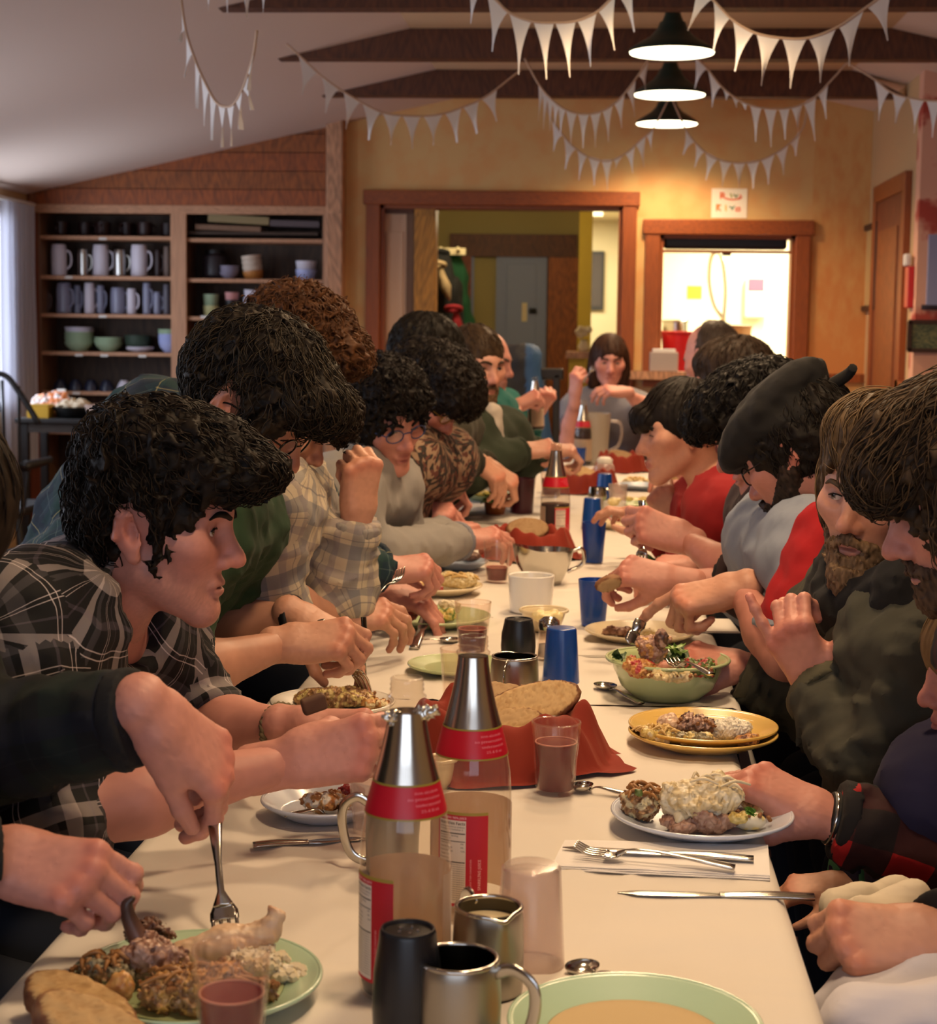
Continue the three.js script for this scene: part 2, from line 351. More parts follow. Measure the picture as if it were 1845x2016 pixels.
{ // pale pier between the cupboard and the opening, chair rail on both walls
  structure('pillar', slab(pxX(647), pxX(680), 0, 2.66, ZB - 0.01, ZB + 0.12, 0.01), M.palewood);
  structure('trim_3', [slab(doorR + 0.085, passL - 0.085, 1.08, 1.13, ZB, ZB + 0.035), slab(passR + 0.09, XC, 1.08, 1.13, ZB, ZB + 0.035), slab(XC - 0.035, XC, 1.08, 1.13, -8.78, -8.46), slab(XC, XR, 1.08, 1.13, -8.46, -8.42)], M.trim);
  structure('wainscot_right', slab(XC, XR, 0, 1.08, -8.46, -8.44), M.pinkpanel);
  // door in the short right wall
  const o = new THREE.Group(); o.name = 'door_1'; o.userData.kind = 'structure'; scene.add(o);
  const za = -8.76, zb = -9.58, top = 2.06;
  mesh('door_leaf', slab(XC - 0.025, XC + 0.01, 0.01, top, zb, za, 0.004), M.redwood, o);
  mesh('door_frame', [slab(XC - 0.035, XC, 0, top + 0.09, za, za + 0.09, 0.004), slab(XC - 0.035, XC, 0, top + 0.09, zb - 0.09, zb, 0.004), slab(XC - 0.036, XC, top, top + 0.09, zb, za, 0.004)], M.trim, o);
  mesh('door_panel', [slab(XC - 0.033, XC - 0.024, 1.05, 1.9, zb + 0.12, za - 0.12, 0.004), slab(XC - 0.033, XC - 0.024, 0.2, 0.9, zb + 0.12, za - 0.12, 0.004)], M.gable, o);
  mesh('door_handle', new THREE.SphereGeometry(0.028, 16, 12).translate(XC - 0.065, 1.0, za - 0.07), M.steel, o);
}
// ---------------------------------------------------------------- hall behind the opening
{
  const zh = -13.2;
  structure('wall_hall_back', slab(-2.2, -0.17, 0, 2.45, zh - 0.1, zh), M.hall);
  structure('wall_hall_left', slab(-2.3, -2.2, 0, 2.45, zh, ZB - 0.44), M.hall);
  structure('ceiling_hall', slab(-2.3, 0.24, 2.3, 2.42, -15.1, ZB - 0.14), M.cream);
  structure('wall_hall_right', slab(0.24, 0.34, 0, 2.45, -15, ZB - 0.14), M.cream);
  structure('wall_hall_end', slab(-2.3, 0.24, 0, 2.45, -15.1, -15), M.cream);
  const lintel = at(1010, 460, 13.1).y;
  structure('beam_hall', slab(at(885, 460, 13.1).x, at(1137, 460, 13.1).x, lintel - 0.17, lintel, zh, zh + 0.06), M.beam);
  structure('post_hall', slab(at(888, 600, 13.1).x, at(926, 600, 13.1).x, 0, lintel - 0.17, zh, zh + 0.06), M.redwood);
  structure('post_hall_dark', slab(at(1078, 600, 13.1).x, at(1137, 600, 13.1).x, 0, lintel - 0.17, zh, zh + 0.05), M.gable);
  const o = new THREE.Group(); o.name = 'door_2'; o.userData.kind = 'structure'; scene.add(o);
  const x0 = at(975, 600, 13.1).x, x1 = at(1076, 600, 13.1).x, yt = at(1020, 487, 13.1).y;
  mesh('door_leaf', slab(x0, x1, 0, yt, zh, zh + 0.04, 0.004), M.greydoor, o);
  for (const [a, b] of [[0.1, 0.85], [1.0, yt - 0.12]]) mesh('door_panel', slab(x0 + 0.08, x1 - 0.08, a, b, zh + 0.035, zh + 0.05, 0.006), M.greydoor, o);
  mesh('door_handle', rod([[x1 - 0.08, 1.5, zh + 0.06], [x1 - 0.13, 1.5, zh + 0.07]], 0.02, 8), M.black, o);
  mesh('door_notice', slab(x0 + 0.2, x0 + 0.24, 1.42, 1.56, zh + 0.05, zh + 0.056), M.cream, o);
  structure('trim_4', slab(at(926, 600, 13.1).x, at(931, 600, 13.1).x, 0, yt, zh, zh + 0.03), M.greydoor);
  structure('post_yellow', slab(at(1138, 600, 12.2).x, at(1164, 600, 12.2).x, 0, 2.3, -12.3, -12.2), M.hallyellow);
  structure('wall_half', slab(at(1120, 700, 11).x, at(1152, 700, 11).x, 0, 1.18, -11.6, -11), M.hallyellow);
  structure('trim_5', slab(at(1114, 700, 11).x, at(1172, 700, 11).x, 1.18, 1.22, -11.65, -10.95), M.palewood);
  // a leaf of the folding door stands in the opening, with its yellow post
  const d = new THREE.Group(); d.name = 'door_3'; d.userData.kind = 'structure'; scene.add(d);
  mesh('door_leaf', slab(pxX(752), pxX(797), 0.01, doorTop - 0.045, ZB - 0.1, ZB - 0.06, 0.004), M.pinkpanel, d);
  mesh('door_panel', slab(pxX(758), pxX(791), 1.1, doorTop - 0.15, ZB - 0.065, ZB - 0.052, 0.004), M.pinkpanel, d);
  mesh('door_edge', slab(pxX(797), pxX(811), 0.01, doorTop - 0.045, ZB - 0.13, ZB - 0.06), M.cabinetwood, d);
  mesh('door_track', slab(pxX(752), pxX(811), doorTop - 0.045, doorTop - 0.02, ZB - 0.12, ZB - 0.04), M.beam, d);
  structure('post_orange', slab(pxX(813), pxX(855), 0, doorTop, ZB - 0.2, ZB - 0.03, 0.005), wood(0xc48a34));
  const lamp = thing('ceiling_light', 'plain round ceiling light of the hall beyond the opening', 'ceiling light', [-0.9, 2.3, -11.6]);
  mesh('base', new THREE.CylinderGeometry(0.15, 0.15, 0.03, 24).translate(0, -0.015, 0), M.white, lamp);
  mesh('lamp_shade', lathe([[0.0, -0.1], [0.08, -0.09], [0.13, -0.05], [0.14, -0.03]], 24), std(0xffffff, 0.5, { emissive: 0xffd9a0, emissiveIntensity: 1.5 }), lamp);
  const hl = new THREE.PointLight(new THREE.Color(1, 0.82, 0.5), HALL, 0, 2); hl.position.set(-0.9, 2.15, -11.6); hl.castShadow = true; hl.shadow.radius = 6; hl.name = 'hall_lamp'; scene.add(hl);
  // bright room beyond
  const el = new THREE.RectAreaLight(new THREE.Color(1, 0.93, 0.7), 26, 1.0, 0.5); el.position.set(-0.5, 2.28, -14.1); el.lookAt(-0.5, 0, -14.1); el.name = 'end_room_lamp'; scene.add(el);
  const em = thing('ceiling_panel_light', 'bright ceiling panel light of the yellow room behind the hall', 'ceiling light', [-0.5, 2.29, -14.1]);
  mesh('diffuser', slab(-0.5, 0.5, 0, 0.01, -0.25, 0.25), std(0xffffff, 0.5, { emissive: 0xfff0c0, emissiveIntensity: 2 }), em);
}
// ---------------------------------------------------------------- kitchen behind the hatch
{
  structure('wall_kitchen_back', slab(0.34, 3.2, 0, 2.45, -12.4, -12.3), M.kitchen);
  structure('wall_kitchen_right', slab(3.1, 3.2, 0, 2.45, -12.3, ZB - 0.14), M.kitchen);
  structure('ceiling_kitchen', slab(0.34, 3.2, 2.32, 2.44, -12.3, ZB - 0.14), M.kitchen);
  for (const x of [1.15, 2.2]) {
    const t = thing('strip_light', x < 2 ? 'bright strip light on the kitchen ceiling nearest the hall' : 'bright strip light on the kitchen ceiling at its far side', 'strip light', [x, 2.3, -11.2]);
    mesh('diffuser', slab(-0.12, 0.12, -0.03, 0, -0.6, 0.6, 0.01), std(0xffffff, 0.5, { emissive: 0xfff2d8, emissiveIntensity: 3 }), t);
    const l = new THREE.RectAreaLight(new THREE.Color(1, 0.9, 0.66), KITCHEN, 0.24, 1.2); l.position.set(x, 2.262, -11.2); l.lookAt(x, 0, -11.2); l.name = 'kitchen_lamp'; scene.add(l);
  }
}
// ---------------------------------------------------------------- pendant lamps over the table
const shadeMat = std(0x14302b, 0.42), glowMat = std(0xffffff, 0.5, { emissive: 0xfff0c8, emissiveIntensity: 5 });
const lampSpots = [[at(1323, 104, 6.9), 'nearest of the three green pendant lamps, under the first beam'], [at(1318.5, 187, 8.2), 'middle of the three green pendant lamps hung in a row'], [at(1313, 244, 9.5), 'farthest of the green pendant lamps, lowest in the picture']];
for (const [d, w] of [[4.9, 'third table of the row, just out of the picture'], [3.9, 'second table of the row, out of the picture'], [2.7, 'salad bowl and bread, out of the picture'], [1.5, 'nearest plates, out of the picture']]) lampSpots.push([V(0.16, 2.46, -d), `green pendant lamp above the ${w}`]);
{
  const R = 0.166;
  const shadeGeo = lathe([[R, 0], [R, 0.012], [0.13, 0.035], [0.085, 0.062], [0.06, 0.09], [0.05, 0.115], [0.032, 0.122], [0.03, 0.17], [0.008, 0.175], [0.008, 0.165], [0.026, 0.16], [0.045, 0.108], [0.08, 0.055], [0.125, 0.028], [R - 0.004, 0.008], [R - 0.004, 0]], 40);
  lampSpots.forEach(([p, label], i) => {
    const t = thing('pendant_lamp', label, 'lamp', p, 0, 'pendant lamps over the long table');
    mesh('lamp_shade', shadeGeo, shadeMat, t);
    mesh('diffuser', lathe([[0, 0.012], [R - 0.006, 0.012], [R - 0.002, 0.003], [R - 0.004, -0.003], [0, -0.006]], 40), glowMat, t);
    mesh('cord', rod([[0, 0.17, 0], [0, 2.66 - p.y, 0]], 0.004, 6), M.black, t);
    const l = new THREE.SpotLight(LAMP_COLOR, LAMP_CD * [1.15, 1.15, 0.85, 1, 0.95, 0.82, 0.75][i], 0, 1.35, 0.35, 2);
    l.position.copy(p).y -= 0.02; l.target.position.set(p.x, 0, p.z); l.castShadow = true; l.shadow.radius = 6; l.name = 'pendant_lamp_light';
    scene.add(l, l.target);
  });
}
// ---------------------------------------------------------------- bunting
const clothWhite = phys(0xf3eee8, 0.9, { transmission: 0.25, thickness: 0 });
function flagGeo(a, b, tip, bend) {      // cloth triangle between two string points and its tip, 1.5 mm thick
  const N = 6, pos = [], idx = [], nrm = b.clone().sub(a).cross(tip.clone().sub(a)).normalize();
  for (const s of [0.00075, -0.00075]) for (let j = 0; j <= N; j++) for (let i = 0; i <= 3; i++) {
    const t = j / N, w = 1 - t * 0.97, u = 0.5 + (i / 3 - 0.5) * w;
    const p = a.clone().lerp(b, u).lerp(tip.clone().addScaledVector(b.clone().sub(a), (i / 3 - 0.5) * 0.05), t);
    p.addScaledVector(nrm, s + bend * Math.sin(t * 2.4 + i) * t);
    pos.push(p.x, p.y, p.z);
  }
  const L = (N + 1) * 4;
  for (let j = 0; j < N; j++) for (let i = 0; i < 3; i++) { const q = j * 4 + i; idx.push(q, q + 4, q + 1, q + 1, q + 4, q + 5, L + q, L + q + 1, L + q + 4, L + q + 1, L + q + 5, L + q + 4); }
  for (let j = 0; j < N; j++) for (const i of [0, 3]) { const q = j * 4 + i; idx.push(q, L + q, q + 4, q + 4, L + q, L + q + 4); }
  const g = new THREE.BufferGeometry();
  g.setAttribute('position', new THREE.Float32BufferAttribute(pos, 3)); g.setIndex(idx); g.computeVertexNormals();
  return g;
}
function bunting(label, d0, d1, str, flags) {   // string points [px, py]; flags [x on string left, x right, tip x, tip y]
  const o = thing('bunting', label, 'bunting', [0, 0, 0], 0, 'white flag buntings hung between the beams');
  const dAt = x => lerp(d0, d1, clamp((x - str[0][0]) / (str[str.length - 1][0] - str[0][0]), 0, 1));
  const P = str.map(([x, y]) => at(x, y, dAt(x)));
  mesh('string', rod(P, 0.0045, 5, 6), M.bias, o);
  const yAt = x => { let i = 0; while (i < str.length - 2 && str[i + 1][0] < x) i++; const [x0, y0] = str[i], [x1, y1] = str[i + 1]; return lerp(y0, y1, clamp((x - x0) / (x1 - x0), -1, 2)); };
  for (const [xa, xb, tx, ty] of flags) mesh('flag', flagGeo(at(xa, yAt(xa), dAt(xa)), at(xb, yAt(xb), dAt(xb)), at(tx, ty, dAt((xa + xb) / 2) + rr(-0.02, 0.02)), rr(-0.012, 0.012)), clothWhite, o);
}
M.bias = std(0xc9a98c, 0.9);
bunting('white bunting swag hung nearest, lit warm, left of the green lamps', 5.3, 5.3, [[905, -60], [940, -30], [976, 0], [1001, 24], [1045, 42], [1090, 45], [1136, 41], [1175, 24], [1201, 0], [1235, -35], [1270, -80]],
  [[918, 950, 927, 48], [958, 1000, 969, 102], [1003, 1046, 1021, 147], [1050, 1091, 1076, 156], [1093, 1134, 1122, 152], [1137, 1175, 1163, 132], [1178, 1212, 1210, 99], [1214, 1248, 1249, 63]]);
bunting('white bunting swag hung nearest, lit warm, right of the green lamps', 5.3, 5.3, [[1330, -70], [1368, -35], [1404, 0], [1442, 39], [1487, 65], [1538, 75], [1591, 75], [1648, 54], [1704, 16], [1726, 0], [1770, -40]],
  [[1372, 1402, 1354, 60], [1405, 1438, 1404, 102], [1443, 1485, 1447, 141], [1489, 1536, 1499, 168], [1540, 1589, 1556, 174], [1592, 1647, 1615, 163], [1651, 1702, 1672, 131], [1707, 1757, 1748, 80]]);
bunting('white bunting swag in front of the pale ceiling edge, widest one left', 7.15, 7.62, [[564, 86], [590, 110], [640, 155], [700, 195], [752, 221], [798, 228], [863, 226], [911, 211], [954, 192], [1025, 138]],
  [[588, 626, 595, 187], [634, 668, 641, 224], [676, 710, 681, 254], [714, 750, 726, 276], [753, 790, 770, 286], [793, 829, 812, 293], [833, 872, 854, 286], [876, 909, 900, 281], [912, 943, 939, 263], [948, 979, 978, 239]]);
bunting('white bunting swag under the second beam, bunched at its left end', 7.55, 7.62, [[1033, 115], [1062, 168], [1085, 195], [1115, 217], [1145, 225], [1180, 221], [1215, 200], [1245, 165], [1275, 120], [1325, 40]],
  [[1060, 1072, 1060, 238], [1068, 1080, 1070, 254], [1076, 1090, 1083, 258], [1086, 1102, 1093, 246], [1096, 1114, 1104, 262], [1114, 1136, 1124, 284], [1138, 1160, 1148, 292], [1162, 1184, 1172, 291], [1186, 1207, 1198, 279], [1209, 1231, 1224, 253], [1233, 1252, 1250, 230], [1256, 1278, 1271, 178]]);
bunting('white bunting swag under the second beam, several flags folded over', 7.55, 7.55, [[1328, 40], [1370, 112], [1392, 135], [1420, 170], [1460, 200], [1510, 214], [1560, 212], [1600, 195], [1640, 155], [1668, 124]],
  [[1368, 1392, 1368, 175], [1394, 1420, 1402, 212], [1422, 1440, 1430, 198], [1438, 1456, 1450, 212], [1455, 1474, 1468, 216], [1476, 1500, 1488, 279], [1504, 1530, 1518, 290], [1533, 1555, 1546, 275], [1558, 1580, 1572, 266], [1582, 1607, 1605, 278], [1610, 1631, 1627, 235]]);
bunting('dim white bunting swag running off at the pink wall on the right', 7.55, 7.3, [[1668, 124], [1720, 155], [1757, 183], [1800, 195], [1845, 199], [1890, 195]],
  [[1722, 1752, 1730, 238], [1757, 1786, 1763, 242], [1790, 1820, 1800, 262], [1824, 1856, 1836, 271]]);
bunting('white bunting swag under the third beam, left of the farthest lamp', 8.93, 8.93, [[1074, 190], [1080, 222], [1105, 262], [1130, 290], [1165, 312], [1200, 317], [1235, 300], [1262, 275], [1285, 255], [1318, 192]],
  [[1086, 1108, 1090, 298], [1110, 1134, 1113, 334], [1137, 1156, 1140, 355], [1158, 1182, 1170, 366], [1184, 1206, 1196, 374], [1207, 1230, 1212, 332], [1231, 1251, 1246, 341], [1252, 1272, 1268, 329], [1272, 1287, 1283, 298]]);
bunting('white bunting swag under the third beam, above the serving hatch', 8.93, 8.93, [[1322, 192], [1352, 258], [1370, 282], [1400, 308], [1440, 320], [1490, 318], [1530, 300], [1555, 282], [1582, 250], [1590, 196]],
  [[1350, 1368, 1345, 305], [1369, 1388, 1368, 330], [1389, 1414, 1390, 355], [1416, 1441, 1422, 368], [1443, 1468, 1455, 372], [1470, 1496, 1483, 372], [1498, 1526, 1513, 363], [1528, 1553, 1543, 344], [1555, 1578, 1567, 307]]);
bunting('narrow deep white bunting loop hanging near the left ceiling slope', 5.7, 4.9, [[352, -40], [358, 8], [366, 60], [385, 120], [405, 165], [425, 200], [442, 210], [460, 205], [478, 175], [490, 140], [500, 105], [506, 60]],
  [[358, 366, 355, 82], [367, 380, 364, 152], [384, 394, 388, 214], [396, 412, 402, 248], [413, 426, 417, 276], [430, 444, 438, 290], [447, 461, 456, 288], [464, 477, 475, 255], [478, 488, 497, 216], [489, 501, 490, 178]]);
bunting('tips of a white bunting swag at the very top, left', 5.3, 5.3, [[360, -70], [400, -45], [450, -30], [490, -25], [530, -38], [600, -75]],
  [[398, 422, 411, 23], [436, 456, 448, 26], [472, 500, 486, 35], [508, 532, 518, 25]]);
// ---------------------------------------------------------------- sign, pictures and other things on the walls
{
  const c = document.createElement('canvas'); c.width = 256; c.height = 200;
  const x = c.getContext('2d');
  x.fillStyle = '#f3ead6'; x.fillRect(0, 0, 256, 200);
  x.lineCap = 'round'; x.lineWidth = 11;
  const stroke = (col, pts) => { x.strokeStyle = col; x.beginPath(); pts.forEach(([a, b], i) => i ? x.lineTo(a, b) : x.moveTo(a, b)); x.stroke(); };
  stroke('#d8602c', [[66, 66], [66, 30], [86, 32], [90, 46], [70, 50], [98, 66], [120, 72], [150, 76], [200, 70], [214, 58], [206, 44]]);
  stroke('#9a9a3a', [[136, 36], [146, 58]]); stroke('#77845a', [[160, 40], [176, 58], [186, 42]]); stroke('#c8503c', [[196, 62], [212, 64]]);
  stroke('#e8813c', [[40, 150], [40, 112], [62, 114], [44, 130], [66, 150]]); stroke('#c9b23c', [[104, 116], [106, 150]]); stroke('#6f8f72', [[132, 124], [150, 132], [160, 126], [150, 144]]); stroke('#d86a44', [[178, 150], [180, 132], [204, 130], [206, 150], [184, 152]]);
  const tx = new THREE.CanvasTexture(c); tx.colorSpace = THREE.SRGBColorSpace;
  const p = at(1436, 400, 9.99), t = thing('sign', 'white paper sign with coloured hand lettering above the serving hatch', 'sign', [p.x, p.y, ZB + 0.002]);
  mesh('paper', slab(-0.1, 0.1, -0.082, 0.082, 0, 0.002), M.white, t);
  mesh('lettering', new THREE.PlaneGeometry(0.2, 0.164).translate(0, 0, 0.0026), std(0xffffff, 0.8, { map: tx }), t);
}
{ // picture on the short right wall, red alarm, quilted picture on the pink wall, blue hanging at the right edge
  const za = -(1.5 * 3400 / (1716 - 1182)), zb = -(1.5 * 3400 / (1686 - 1182)), y0 = at(1700, 612, 9.8).y, y1 = at(1700, 440, 9.8).y;
  const t = thing('picture', 'tall narrow picture in a dark frame on the wall beside the door', 'picture', [XC - 0.03, (y0 + y1) / 2, (za + zb) / 2]);
  const w = za - zb, h = y1 - y0;
  mesh('frame', [box(0.03, h, 0.03, 0.015, 0, w / 2 - 0.015, 0.004), box(0.03, h, 0.03, 0.015, 0, -w / 2 + 0.015, 0.004), box(0.03, 0.03, w, 0.015, h / 2 - 0.015, 0, 0.004), box(0.03, 0.03, w, 0.015, -h / 2 + 0.015, 0, 0.004)], M.frame, t);
  mesh('print', box(0.008, h - 0.05, w - 0.05, 0.02, 0, 0), std(0xb89a66, 0.8), t);
  const a = thing('alarm', 'small red wall alarm with a white light beside the far right door', 'alarm', [XC, at(1766, 565, 8.55).y, -8.56]);
  mesh('plate', box(0.03, 0.2, 0.1, -0.015, 0, 0, 0.006), std(0xb81f1c, 0.4), a);
  mesh('lens', box(0.03, 0.06, 0.07, -0.03, 0.13, 0, 0.01), M.white, a);
  const q = at(1830, 662, 8.45), qt = texture(64, 64, (u, v) => { const n = loopNoise(u, v, 9, 60); return mix3([0.24, 0.30, 0.24], [0.52, 0.50, 0.34], n * 0.5 + 0.5); });
  const pic = thing('picture', 'dull green patterned picture low on the pink wall at right', 'picture', [q.x, q.y, -8.46]);
  mesh('frame', [box(0.2, 0.02, 0.02, 0, 0.068, 0.01), box(0.2, 0.02, 0.02, 0, -0.068, 0.01), box(0.02, 0.14, 0.02, -0.095, 0, 0.01), box(0.02, 0.14, 0.02, 0.095, 0, 0.01)], M.frame, pic);
  mesh('print', box(0.18, 0.125, 0.01, 0, 0, 0.008), std(0xffffff, 0.9, { map: qt }), pic);
  const b = at(1846, 530, 8.3), bl = thing('wall_hanging', 'edge of a pale blue hanging with a dark rod at the far right', 'wall hanging', [b.x + 0.05, b.y, -8.45]);
  mesh('cloth', box(0.14, 0.34, 0.012, 0, 0, 0, 0.004), std(0x9094b4, 0.9), bl);
  mesh('rod', rod([[-0.09, -0.175, 0.005], [0.09, -0.175, 0.005]], 0.012, 8), std(0x2a2230, 0.6), bl);
}
// ---------------------------------------------------------------- in the serving hatch and the kitchen
{
  const S = (px, py, d) => at(px, py, d);
  const sh = thing('roller_shutter', 'dark rolled shutter under the header of the serving hatch', 'shutter', [(passL + passR) / 2, passTop - 0.04, ZB - 0.07]);
  mesh('roll', box(passR - passL - 0.06, 0.075, 0.07, -0.01, 0.0, 0, 0.02), M.black, sh);
  mesh('bottom_bar', box(passR - passL - 0.04, 0.016, 0.05, 0, -0.05, 0, 0.004), M.trim, sh);
  mesh('handle', box(0.05, 0.015, 0.02, -0.0, -0.066, 0.02, 0.003), M.black, sh);
  const sill = passBot;
  const tub = (name, label, cat, px0, px1, pyT, pyB, d, mat, o = {}) => {
    const a = S(px0, pyT, d), b = S(px1, pyT, d), y1 = a.y, y0 = o.y0 ?? S(px0, pyB, d).y, r = (b.x - a.x) / 2, t = thing(name, label, cat, [(a.x + b.x) / 2, y0, -d], 0);
    const h = y1 - y0, k = o.taper ?? 0.85;
    mesh('body', lathe([[0, 0], [r * k, 0], [r * k, 0.004], [r * 0.95, h - 0.014], [r * 0.93, h - 0.014], [r * 0.95 - 0.006, h - 0.02], [r * k - 0.006, 0.01], [0, 0.01]], 32), mat, t);
    mesh('rim', new THREE.TorusGeometry(r * 0.95, 0.008, 8, 32).rotateX(Math.PI / 2).translate(0, h - 0.012, 0), o.rim || mat, t);
    return t;
  };
  const red = phys(0xc01822, 0.4);
  const kc = structure('kitchen_counter', slab(0.36, 3.0, sill - 0.03, sill + 0.01, -11.9, -10.16), M.steel);
  structure('kitchen_counter_base', slab(0.36, 3.0, 0, sill - 0.03, -11.9, -10.2), M.kitchen);
  tub('red_tub', 'bright red plastic tub standing in the serving hatch', 'tub', 1300, 1372, 650, 738, 10.3, red, { y0: sill + 0.01, taper: 0.72 });
  tub('cooking_pot', 'big steel pot behind the red tub in the kitchen', 'pot', 1303, 1356, 628, 690, 10.75, M.steel, { y0: sill + 0.01, taper: 0.94 });
  tub('bucket', 'tan plastic bucket on the counter behind the bald head', 'bucket', 1408, 1482, 638, 700, 10.5, std(0xb28a5c, 0.5), { y0: sill + 0.01, taper: 0.8 });
  const bx = thing('cardboard_box', 'flat reddish brown box in the right corner of the hatch', 'box', [S(1523, 700, 10.1).x, sill, -10.12]);
  mesh('body', box(0.24, 0.1, 0.14, 0, 0.05, 0, 0.003), std(0x9a4a26, 0.8), bx); mesh('lid', box(0.245, 0.014, 0.145, 0, 0.104, 0, 0.003), std(0x8a3a22, 0.8), bx); mesh('paper_label', box(0.06, 0.045, 0.002, 0.05, 0.05, 0.0715), M.white, bx);
  const rk = thing('spray_hose', 'looped steel spray hose hanging over the kitchen sink', 'tap', [S(1420, 640, 11.4).x, sill + 0.01, -11.4]);
  const q = (px, py) => { const p = S(px, py, 11.4); return [p.x - rk.position.x, p.y - rk.position.y, 0]; };
  mesh('hose', rod([q(1424, 640), q(1428, 560), q(1416, 498), q(1404, 500), q(1396, 545), q(1406, 600), q(1424, 628)], 0.013, 8, 6), M.steel, rk);
  mesh('riser', rod([[q(1424, 640)[0], 0, 0], q(1424, 625)], 0.02, 8), M.steel, rk);
  const yb = thing('notice', 'yellow note stuck on the bright kitchen wall', 'notice', [S(1369, 575, 12.2).x, S(1369, 575, 12.2).y, -12.3]);
  mesh('paper', box(0.1, 0.09, 0.004, 0, 0, 0.003), std(0xd9b23a, 0.8), yb);
  const pk = thing('dispenser', 'white paper towel dispenser with a pink picture in the kitchen', 'dispenser', [S(1496, 580, 11.9).x, S(1496, 585, 11.9).y, -12.3]);
  mesh('body', box(0.15, 0.28, 0.1, 0, 0, 0.05, 0.02), M.kitchen, pk); mesh('picture', box(0.11, 0.085, 0.003, 0, 0.09, 0.102), std(0xd05a78, 0.6), pk);
  const fr = thing('cabinet', 'tall pale steel cabinet at the right side of the kitchen', 'cabinet', [S(1565, 600, 11).x + 0.2, 0, -11]);
  mesh('body', box(0.4, 2.1, 0.5, 0, 1.05, 0, 0.01), std(0x8f8a6a, 0.5), fr); mesh('handle', rod([[-0.18, 1.3, 0.27], [-0.18, 1.75, 0.27]], 0.012, 8), M.steel, fr);
  const tk = thing('napkin_holder', 'square pale napkin box on the ledge under the hatch', 'box', [S(1308, 725, 9.8).x, 1.13, -9.92]);
  structure('ledge', slab(passL - 0.16, passR + 0.1, 1.085, 1.13, ZB, ZB + 0.16), M.palewood);
  mesh('body', box(0.16, 0.11, 0.1, 0, 0.055, 0, 0.006), std(0xa89a90, 0.6), tk); mesh('napkins', box(0.13, 0.02, 0.08, 0, 0.118, 0, 0.004), M.white, tk);
}
// coats in the hall
{
  const P = (x, y) => at(x, y, 12.6);
  const rail = thing('coat_rack', 'white coat peg rail on the yellow hall wall', 'coat rack', [P(880, 480).x, P(880, 500).y, -12.17]);
  mesh('rail', box(0.34, 0.05, 0.03, 0, 0, -0.03, 0.006), M.cream, rail);
  for (const x of [-0.12, 0, 0.12]) mesh('peg', rod([[x, 0, -0.01], [x, 0.02, 0.05]], 0.012, 8), M.cream, rail);
  mesh('post', box(0.06, 2.0, 0.04, -0.02, -0.98, -0.065, 0.01), M.hallyellow, rail);
  const coat = (label, pts, c) => {
    const s = new Solid(), m = thing('coat', label, 'coat', [0, 0, 0], 0, 'coats on the hall pegs');
    for (let i = 0; i < pts.length - 1; i++) { const [x, y, r, d] = pts[i], [x2, y2, r2, d2] = pts[i + 1]; s.cap(at(x, y, d), at(x2, y2, d2), r, r2, 0.05); }
    const g = s.mesh(0.025, (x, y, z) => 0.012 * Math.sin(x * 60 + noise3(x * 4, y * 4, z * 4) * 3), 0.013);
    mesh('cloth', g, std(c, 0.9), m);
    mesh('collar', new THREE.TorusGeometry(0.05, 0.018, 8, 16).rotateX(1.3).translate(...at(pts[0][0], pts[0][1] - 4, pts[0][3]).toArray()), std(c, 0.9), m);
  };
  coat('black coat hanging leftmost in the hall', [[868, 502, 0.05, 12.1], [878, 570, 0.10, 12.1], [886, 680, 0.12, 12.1]], 0x12100f);
  coat('beige scarf hanging over the black coat in the hall', [[861, 525, 0.022, 11.9], [880, 562, 0.030, 11.9], [889, 588, 0.024, 11.9]], 0x9a8260);
  coat('green jacket hanging at the right of the coats in the hall', [[892, 506, 0.05, 12.36], [905, 545, 0.065, 12.36], [910, 600, 0.06, 12.36], [920, 680, 0.08, 12.36]], 0x164a2a);
  coat('red jacket hanging lowest, in front of the black coat', [[893, 612, 0.022, 11.88], [901, 640, 0.034, 11.88], [906, 676, 0.04, 11.88]], 0x9a1f2c);
  const sp = thing('picture', 'dark upright picture in the bright room behind the hall', 'picture', [at(1173, 552, 14.9).x, at(1173, 552, 14.9).y, -15]);
  mesh('frame', box(0.14, 0.5, 0.03, 0, 0, 0.016, 0.004), std(0x33302f, 0.6), sp); mesh('print', box(0.1, 0.44, 0.004, 0, 0, 0.033), std(0x4a403c, 0.7), sp);
  const fl = thing('flower_vase', 'cream flowers in a vase on the half wall by the hall', 'vase', [at(1150, 655, 11.2).x, 1.22, -11.2]);
  mesh('vase', lathe([[0, 0], [0.03, 0], [0.04, 0.03], [0.022, 0.07], [0.026, 0.08], [0.02, 0.07], [0, 0.012]], 20), M.cream, fl);
  const s = new Solid(); for (let i = 0; i < 9; i++) s.ell([rr(-0.05, 0.05), 0.1 + rr(0, 0.05), rr(-0.04, 0.04)], [0.022, 0.018, 0.022], 0.005); mesh('blossom', s.mesh(0.006), M.cream, fl);
}
